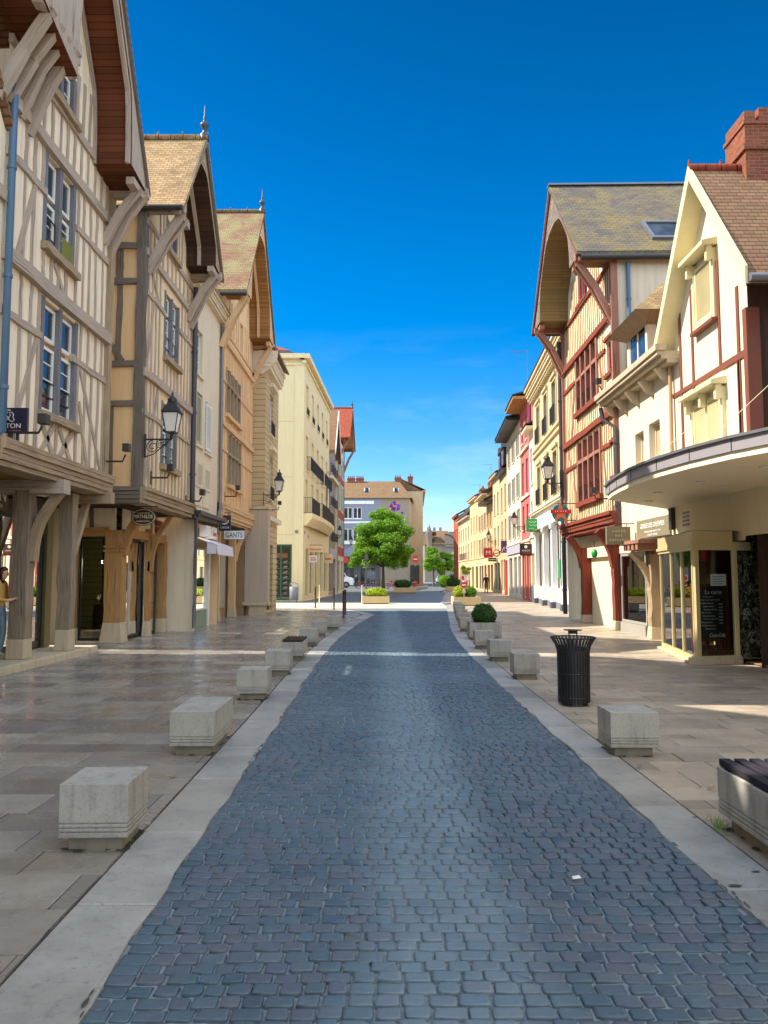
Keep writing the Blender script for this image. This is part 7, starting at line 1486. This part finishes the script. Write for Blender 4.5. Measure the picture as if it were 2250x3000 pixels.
t = thing('advertising_column', 'tall black advertising panel beside the far terrace', 'advertising panel', (4.1,103,0)); m = MB(); m.box(3.5,4.75,103,103.3,.5,3.0); m.build('case', X_BLACK, t, .05); m = MB(); m.box(3.65,4.6,102.985,102.998,.9,2.8); m.build('screen', m_glass('dark_panel_glass', (.006,.007,.009,1), .1), t); m = MB(); m.box(3.9,4.35,103.05,103.25,-.05,.5); m.build('foot', X_BLACK, t); m = MB(); m.tube([(4.1,102.97,2.9),(4.3,102.97,2.9)], .02, 5); m.build('badge', X_SIGNW, t)
# no entry sign in the planter
t = thing('no_entry_sign', 'red round no entry sign over a red and white striped post in the right planter', 'road sign', (4.35,42.0,0)); m = MB(); m.tube([(4.35,42.0,.2),(4.35,42.0,1.35)], .035, 8); m.build('post', X_SIGNW, t)
S = Face(3.9, 41.95, 4.8, 41.95, out=(0,-1,0)); m = MB(); m.prism([S.P(.45+.17*math.cos(k*.3927), 1.12+.17*math.sin(k*.3927), 0) for k in range(16)], S.n*.02); m.build('disc', X_REDS, t); m = MB(); m.fbox(S, .34, .56, 1.09, 1.15, .022, .03); m.build('bar', X_SIGNW, t); m = MB(); m.fbox(S, .36,.54,.68,.82,.0,.02); m.fbox(S,.28,.62,1.34,1.68,0,.02); m.build('panel', m_paint('pink_white_panel', lin((226,190,196)), .4), t); m = MB(); m.fbox(S, .32,.46,1.4,1.6,.022,.026); m.build('symbol', X_REDS, t)
m = MB(); [m.lathe((4.35,42.0,z), [(.05,0),(.05,.1)], 10) for z in (.72,.92)]; m.build('stripe', X_REDS, t)
t = thing('traffic_sign', 'back of a grey traffic sign on a tall pole left of the street tree', 'road sign', (-1.62,70.5,0)); m = MB(); m.tube([(-1.62,70.5,0),(-1.62,70.5,3.6)], .05, 8); m.build('post', X_ZINC, t); m = MB(); m.box(-1.78,-1.46,70.42,70.45,3.0,3.5); m.build('panel', X_GREYF, t)
t = thing('traffic_sign', 'dark blue rectangular sign on a slim pole right of the street tree', 'road sign', (1.35,90,0)); m = MB(); m.tube([(1.35,90,0),(1.35,90,3.4)], .05, 8); m.build('post', X_ZINC, t); m = MB(); m.box(1.0,1.7,89.9,89.94,2.6,3.5); m.build('panel', m_paint('sign_blue', lin((40,54,90)), .4), t)
# paper lanterns
for x, y, z, mt, lb, r in ((6.35,23.2,2.3,X_GREEN,'green glass lantern hanging under the taupe guild sign',.1),(6.55,16.6,2.05,X_SIGNW,'white paper lantern in the cafe window',.16),(6.5,15.6,2.1,X_REDS,'red paper lantern in the cafe window',.13)):
    t = thing('paper_lantern', lb, 'lantern', (x,y,z)); m = MB(); m.lathe((x,y,z), [(.03,-1.3*r),(.75*r,-.9*r),(r,0),(.75*r,.9*r),(.03,1.3*r)], 14); m.build('shade', mt, t); m = MB(); m.tube([(x,y,z+1.3*r),(x,y,z+1.3*r+.25)], .006, 4); m.build('cord', X_BLACK, t)
# shop interior goods and lamps
for k, (x, y, z) in enumerate(((-7.15,19.6,1.98),(-6.98,19.9,1.70),(-7.3,20.2,1.8))):
    t = thing('pendant_lamp', ('lit bare bulb hanging highest in the chocolate shop','lit bare bulb on the right in the chocolate shop','lit bare bulb on the left in the chocolate shop')[k], 'lamp', (x,y,z)); m = MB(); m.ball((x,y,z), .045, 2); m.build('bulb', m_emit('warm_bulb', (1,.86,.6,1), 32), t); m = MB(); m.tube([(x,y,z+.04),(x,y,3.15)], .006, 4); m.build('cord', X_BLACK, t)
t = thing('display_table', 'dark display table heaped with wrapped chocolates in the corner shop window', 'table', (-7.1,19.5,.05)); m = MB(); m.lathe((-7.08,19.55,.06), [(.24,0),(.27,.4),(.25,.82),(.3,.86),(0,.87)], 16); m.build('drum', X_BROWNP, t); rr = random.Random(4)
for mt, n in ((X_CREAMP,14),(X_YEL,8),(m_paint('gold_foil', lin((190,150,70)), .3, .2, .7),12),(X_BROWNP,12)):
    m = MB()
    for _ in range(n): m.ball((-7.1+rr.gauss(0,.12),19.5+rr.gauss(0,.1),.95+abs(rr.gauss(0,.11))), rr.uniform(.025,.055), 1)
    m.build('sweets', mt, t)
t = thing('pot_plant', 'green pot plant behind the glass of the shop beside the red post', 'plant', (7.6,22.0,0)); m = MB(); m.lathe((7.6,22,.05), [(.14,0),(.18,.35),(0,.35)], 12); m.build('pot', X_SIGNW, t); m = MB(); leaves(m, (7.6,22,.95), (.3,.3,.5), 260, .13, random.Random(8), .3); m.build('foliage', LG, t)
t = thing('display_stand', 'yellow upright display stand behind the shop glass', 'stand', (7.5,22.8,0)); m = MB(); m.box(7.45,7.6,22.75,22.87,.05,1.7); m.box(7.38,7.67,22.68,22.94,.02,.05); m.build('stand', X_YEL, t); m = MB(); m.box(7.3,7.33,21.5,21.8,1.4,1.7); m.build('poster', X_TEAL, t)
# cafe chairs and tables inside the corner window
def chair(x, y, rz, label, mat, group, z=.0, s=1.):
    t = thing('cafe_chair', label, 'chair', (x,y,z), group, rz); m = MB(); m.box(-.2,.2,-.2,.2,.43,.46); m.build('seat', mat, t, .01, local=True)
    for a, b in ((-.17,-.17),(.17,-.17),(-.17,.17),(.17,.17)): m = MB(); m.bar((a,b,0),(a*.9,b*.9,.43),.03,.03); m.build('leg', mat, t, local=True)
    m = MB(); m.box(-.2,.2,.17,.2,.82,.9); [m.bar((a,.185,.46),(a,.185,.82),.025,.02) for a in (-.18,-.06,.06,.18)]; m.build('backrest', mat, t, local=True); return t
WD = m_timber('cherry_wood', lin((150,72,40)), lin((104,48,28)), .3)
chair(6.75,15.2,.4,'cherry wood slat back chair just behind the chalk menu board',WD,'chairs in the cafe'); chair(7.1,16.4,2.2,'cherry wood slat back chair in the middle of the cafe window',WD,'chairs in the cafe'); chair(6.9,17.0,1.2,'cherry wood slat back chair at the far end of the cafe window',WD,'chairs in the cafe')
def table(x, y, label, mat, group=None):
    t = thing('cafe_table', label, 'table', (x,y,0), group); m = MB(); m.lathe((x,y,.71), [(.35,0),(.36,.015),(.35,.03),(0,.03)], 20); m.build('table_top', mat, t); m = MB(); m.tube([(x,y,0),(x,y,.71)], .03, 8); m.lathe((x,y,0), [(.22,0),(.2,.03),(.03,.05)], 14); m.build('leg', X_BLACK, t); return t
table(7.3,15.8,'round cherry wood table in the cafe',WD)
CR = m_paint('terrace_red', lin((190,50,54)), .5); CP = m_paint('terrace_plum', lin((110,36,70)), .5)
for k in range(9):
    x, y = -1.6+.78*k+.15*math.sin(k*3), 97+1.1*math.sin(k*1.7); chair(x, y, k*1.3, 'red terrace chair %s in front of the beige building' % ('at the left end','second from the left','third from the left','left of the middle','in the middle','right of the middle','third from the right','second from the right','nearest the advertising panel')[k], CR if k > 3 else CP, 'terrace chairs in the square')
for k in range(4): table(-1.2+1.7*k, 97.6, 'small round terrace table %s among the red chairs' % ('leftmost','second','third','rightmost')[k], m_paint('table_zinc', lin((150,146,140)), .4), 'terrace tables in the square')
def bicycle(x, y, label):
    t = thing('bicycle', label, 'bicycle', (x,y,0), 'bicycles parked in the square')
    for c in (x-.5, x+.5): m = MB(); m.tube([(c+.33*math.cos(k*.4189),y,.35+.33*math.sin(k*.4189)) for k in range(16)], .022, 5, False); [m.tube([(c,y,.35),(c+.32*math.cos(k*.785),y,.35+.32*math.sin(k*.785))], .004, 3, False) for k in range(8)]; m.build('wheel', X_BLACK, t)
    m = MB(); [m.tube([p, q], .018, 5) for p, q in (((x-.5,y,.35),(x-.15,y,.8)),((x-.15,y,.8),(x+.35,y,.82)),((x+.35,y,.82),(x-.02,y,.35)),((x-.02,y,.35),(x-.15,y,.8)),((x-.5,y,.35),(x-.02,y,.35)),((x+.33,y,.9),(x+.5,y,.35)))]; m.build('frame', X_REDS, t)
    m = MB(); m.box(x-.27,x-.05,y-.06,y+.06,.86,.92); m.build('saddle', X_BLACK, t); m = MB(); m.tube([(x+.28,y-.28,.98),(x+.34,y,.98),(x+.28,y+.28,.98)], .014, 5); m.build('handlebar', X_BLACK, t)
bicycle(.9,93.5,'dark bicycle parked right of the street tree trunk'); bicycle(2.0,93.2,'dark bicycle parked left of the advertising panel'); bicycle(-2.6,94,'dark bicycle parked left of the street tree')

# ================================================================ VEHICLES
def van():
    x1, y = -3.95, 100.; x0 = x1-5.4; t = thing('white_van', 'white delivery van with sloping nose, half hidden by the red roofed corner house', 'van', (x0,y,0)); W = X_SIGNW
    o = [(x0,.35),(x0,2.5),(x1-1.9,2.55),(x1-1.55,2.45),(x1-.85,1.45),(x1-.12,1.22),(x1,.95),(x1,.35)]; m = MB(); m.prism([V((a,y,z)) for a, z in o], (0,2.0,0)); m.build('body', W, t, .05)
    g = m_glass('vehicle_glass', (.015,.02,.022,1), .06); m = MB(); m.prism([V((a,y-.012,z)) for a, z in ((x1-2.35,1.45),(x1-2.35,2.2),(x1-1.75,2.2),(x1-1.1,1.45))], (0,.01,0)); m.build('side_window', g, t)
    q = V((.7,0,-1.0)).normalized(); nn = V((1.0,0,.7)).normalized()*.012; m = MB(); m.poly([V((x1-1.5,y+.12,2.38))+nn, V((x1-.9,y+.12,1.53))+nn, V((x1-.9,y+1.88,1.53))+nn, V((x1-1.5,y+1.88,2.38))+nn]); m.build('windscreen', g, t)
    for cx in (x1-.95, x0+1.0):
        wl = MB(); wl.lathe((0,0,0), [(.0,0),(.34,0),(.36,.03),(.36,.19),(.34,.22),(0,.22)], 20); wl.v = [V((cx+v.x, y-.03+v.z, .36+v.y)) for v in wl.v]; w_ = wl.build('wheel', X_BLACK, t)
        wl = MB(); wl.lathe((0,0,0), [(.0,0),(.2,0),(.21,.012)], 16); wl.v = [V((cx+v.x, y-.045+v.z, .36+v.y)) for v in wl.v]; wl.build('rim', X_ZINC, w_)
        wl = MB(); wl.lathe((0,0,0), [(.0,0),(.47,0),(.47,.01)], 20); wl.v = [V((cx+v.x, y-.008+v.z, max(.36+v.y,.352))) for v in wl.v]; wl.build('wheel_arch', X_BLACK, t)
    m = MB(); m.box(x1-.02,x1+.06,y,y+2,.35,.62); m.build('bumper', X_DARK, t); m = MB(); m.box(x1-.1,x1+.015,y+.1,y+.4,.85,1.05); m.build('headlight', g, t); m = MB(); m.box(x1-1.25,x1-1.1,y-.2,y-.01,1.45,1.75); m.build('mirror', X_DARK, t)
van()
def car(x, y, label, mat):
    t = thing('parked_car', label, 'car', (x,y,0)); m = MB(); o = [(-.85,.3),(.85,.3),(.88,.75),(.82,.95),(-.82,.95),(-.88,.75)]; m.prism([V((x+a,y,z)) for a, z in o], (0,4.0,0)); m.build('body', mat, t, .08)
    m = MB(); lo_ = [V((x+a,y+b,.95)) for a, b in ((-.78,.9),(.78,.9),(.78,3.6),(-.78,3.6))]; hi_ = [V((x+a,y+b,1.45)) for a, b in ((-.6,1.5),(.6,1.5),(.6,3.1),(-.6,3.1))]; m.hexa(lo_+hi_, False); m.build('windows', G_WIN, t); m = MB(); m.box(x-.58,x+.58,y+1.52,y+3.08,1.45,1.5); m.build('roof', mat, t, .03)
    for s in (-1, 1):
        m = MB(); m.box(x+s*.72-.13,x+s*.72+.13,y-.02,y+.02,.66,.8); m.build('headlight', X_SIGNW, t)
        for b in (.75, 3.2): wl = MB(); wl.lathe((0,0,0), [(0,0),(.3,0),(.31,.2),(0,.2)], 16); wl.v = [V((x+s*.8-.1+v.z, y+b+v.x, .31+v.y)) for v in wl.v]; wl.build('wheel', X_BLACK, t)
car(11.2,150,'small pale blue car parked far down the street before the hedge',m_paint('pale_blue_paint', lin((170,190,214)), .25))

# ================================================================ PEOPLE
def person(label, loc, rz, H, skin, top, legs, shoe, hairc, J=None, fingers=False, hair_long=0., lean=0., coat=None):
    """one skinned body mesh; clothing colours by body zone"""
    k = H/1.75; j = dict(pel=(0,0,.95), spi=(0,.0,1.15), che=(0,.0,1.34), nek=(0,.01,1.47), jaw=(0,.035,1.555), hed=(0,.03,1.64), crn=(0,.015,1.715),
        shL=(-.17,0,1.41), elL=(-.235,.0,1.14), wrL=(-.25,.08,.90), paL=(-.25,.11,.83), shR=(.17,0,1.41), elR=(.235,.0,1.14), wrR=(.25,.08,.90), paR=(.25,.11,.83),
        hiL=(-.095,0,.90), knL=(-.10,.05,.50), anL=(-.10,0,.10), toL=(-.115,.15,.045), hiR=(.095,0,.90), knR=(.10,.02,.50), anR=(.10,-.06,.10), toR=(.115,.09,.045))
    j.update(J or {})
    rad = dict(pel=(.15,.12), spi=(.135,.10), che=(.155,.11), nek=(.055,.055), jaw=(.066,.075), hed=(.078,.095), crn=(.06,.07), shL=(.07,.07), elL=(.047,.047), wrL=(.032,.03), paL=(.04,.022), shR=(.07,.07), elR=(.047,.047), wrR=(.032,.03), paR=(.04,.022), hiL=(.095,.1), knL=(.062,.065), anL=(.042,.045), toL=(.04,.03), hiR=(.095,.1), knR=(.062,.065), anR=(.042,.045), toR=(.04,.03))
    if coat: rad.update(pel=(.19,.17), spi=(.16,.13), che=(.17,.13))
    ed = [('pel','spi'),('spi','che'),('che','nek'),('nek','jaw'),('jaw','hed'),('hed','crn')]+[(a+s,b+s) for s in 'LR' for a,b in (('sh','el'),('el','wr'),('wr','pa'),('hi','kn'),('kn','an'),('an','to'))]+[('che','shL'),('che','shR'),('pel','hiL'),('pel','hiR')]
    if fingers:
        for s in 'LR':
            w0, p = V(j['wr'+s]), V(j['pa'+s]); ax = (p-w0).normalized(); sd = V((1,0,0)) if abs(ax.x) < .8 else V((0,1,0)); sd = (sd-ax*sd.dot(ax)).normalized(); nr = ax.cross(sd)
            for q in range(5):
                off = (-.033,-.012,.010,.031,-.045)[q]; ln = (.075,.088,.082,.062,.05)[q]; b = p+sd*off*.8+(ax*.03 if q < 4 else -ax*.01); n1, n2 = 'f%s%da' % (s,q), 'f%s%db' % (s,q)
                j[n1] = tuple(b+ax*ln*.45+sd*(off*.25 if q < 4 else -.03)+nr*.008); j[n2] = tuple(b+ax*ln*.85+sd*(off*.3 if q < 4 else -.045)+nr*.03); rad[n1] = (.0095,.0095); rad[n2] = (.0078,.0078); ed += [('pa'+s,n1),(n1,n2)]
    names = list(j); me = bpy.data.meshes.new('b'); me.from_pydata([V(j[n])*k for n in names], [(names.index(a), names.index(b)) for a, b in ed], []); ob = bpy.data.objects.new('b', me); COL.objects.link(ob)
    sk = ob.modifiers.new('s', 'SKIN'); sk.use_smooth_shade = True; lay = me.skin_vertices[0].data if me.skin_vertices else None
    if lay is None:
        bm = bmesh.new(); bm.from_mesh(me); bm.verts.layers.skin.verify(); bm.to_mesh(me); bm.free(); lay = me.skin_vertices[0].data
    for i, n in enumerate(names): lay[i].radius = tuple(x*k for x in rad[n]); lay[i].use_root = (n == 'pel')
    sb = ob.modifiers.new('d', 'SUBSURF'); sb.levels = 2; sb.render_levels = 2
    bpy.context.view_layer.update(); dg = bpy.context.evaluated_depsgraph_get(); nm = bpy.data.meshes.new_from_object(ob.evaluated_get(dg)); bpy.data.objects.remove(ob); nm.name = 'body'
    nm.materials.clear()
    for mt in (skin, top, legs, shoe): nm.materials.append(mt)
    P = {n: V(j[n])*k for n in names}
    def zone(c):
        best = min(ed, key=lambda e: ((c-(P[e[0]]+(P[e[1]]-P[e[0]])*max(0, min(1, (c-P[e[0]]).dot(P[e[1]]-P[e[0]])/max(1e-6,(P[e[1]]-P[e[0]]).length_squared))))).length))
        a, b = best
        if a in ('nek','jaw','hed') or a[:2] in ('wr','pa') or a[0] == 'f': return 0
        if a[:2] == 'an': return 3
        if a[:2] in ('hi','kn') or b[:2] == 'hi': return 2 if not (coat and c.z > .62*k) else 1
        return 1 if c.z > (.93*k if not coat else 0) or a[:2] in ('sh','el') else 2
    for p in nm.polygons: p.material_index = zone(p.center); p.use_smooth = True
    t = thing('person', label, 'person', loc, None, rz); b = bpy.data.objects.new('body', nm); COL.objects.link(b); b.parent = t; KIDS.setdefault(t.name, []).append(b)
    m = MB(); h = P['hed']; cr = P['crn']; bm = bmesh.new(); bmesh.ops.create_icosphere(bm, subdivisions=3, radius=1); i0 = 0; m.v = []
    for v in bm.verts:
        q = v.co; f = 1.0 if not (q.y > .25 and q.z < .45) else .78
        low = hair_long if (q.y < .2 and q.z < -.1) else 0
        m.v.append(V((h.x+q.x*.086*k*f, h.y-.012*k+q.y*.1*k*f, h.z+.025*k+q.z*(.098*k*f)+(-low*(-q.z)*k))))
    for f in bm.faces: m.f.append([v.index for v in f.verts]); m.uv.append(None); m.sm.append(True); m.mi.append(0)
    bm.free(); m.build('hair', hairc, t, local=True)
    m = MB()
    for s in (-1, 1): m.ball((h.x+s*.03*k, h.y+.083*k, h.z-.012*k), .011*k, 1)
    m.build('eyes', X_DARK, t, local=True); m = MB(); m.ball((h.x, h.y+.098*k, h.z-.035*k), .015*k, 2, 0, (.8,1.1,1.5)); m.build('nose', skin, t, local=True)
    return t
SKIN = m_paint('skin', lin((214,164,132)), .5, .05); CL_Y = m_paint('tan_vest', lin((206,162,86)), .8); CL_J = m_paint('pale_jeans', lin((120,146,160)), .8); CL_K = m_paint('black_cloth', lin((24,26,34)), .8); CL_G = m_paint('grey_cloth', lin((92,84,78)), .8); SH = m_paint('pale_shoe', lin((196,186,140)), .6); HB = m_paint('brown_hair', lin((58,36,24)), .6); HG = m_paint('ginger_hair', lin((150,92,60)), .6)
person('person in tan top and pale jeans looking down, in the doorway at the left edge', (-6.96,13.95,.142), math.radians(-95), 1.68, SKIN, CL_Y, CL_J, SH, HB, dict(jaw=(0,.075,1.53), hed=(0,.09,1.61), crn=(0,.09,1.69), elL=(-.25,.0,1.13), wrL=(-.12,.24,1.12), paL=(-.06,.29,1.14), elR=(.25,.0,1.13), wrR=(.12,.24,1.10), paR=(.05,.29,1.12)), True, .12)
person('person in black jacket and pale trousers walking away up the sunny right pavement', (9.25,69.8,0), 0, 1.74, SKIN, CL_K, CL_G, CL_K, HG, dict(wrL=(-.30,.1,.92), paL=(-.32,.13,.85), wrR=(.30,.02,.92), paR=(.32,.03,.85), knL=(-.1,.12,.5), anL=(-.1,.12,.1), toL=(-.11,.26,.05), knR=(.1,0,.5), anR=(.1,-.14,.12), toR=(.11,-.02,.05)))
person('person in long dark coat walking past the white van in the square', (-3.55,99.0,0), math.radians(170), 1.72, SKIN, CL_K, CL_K, CL_K, HB, None, False, .1, coat=True)
bpy.context.view_layer.update()
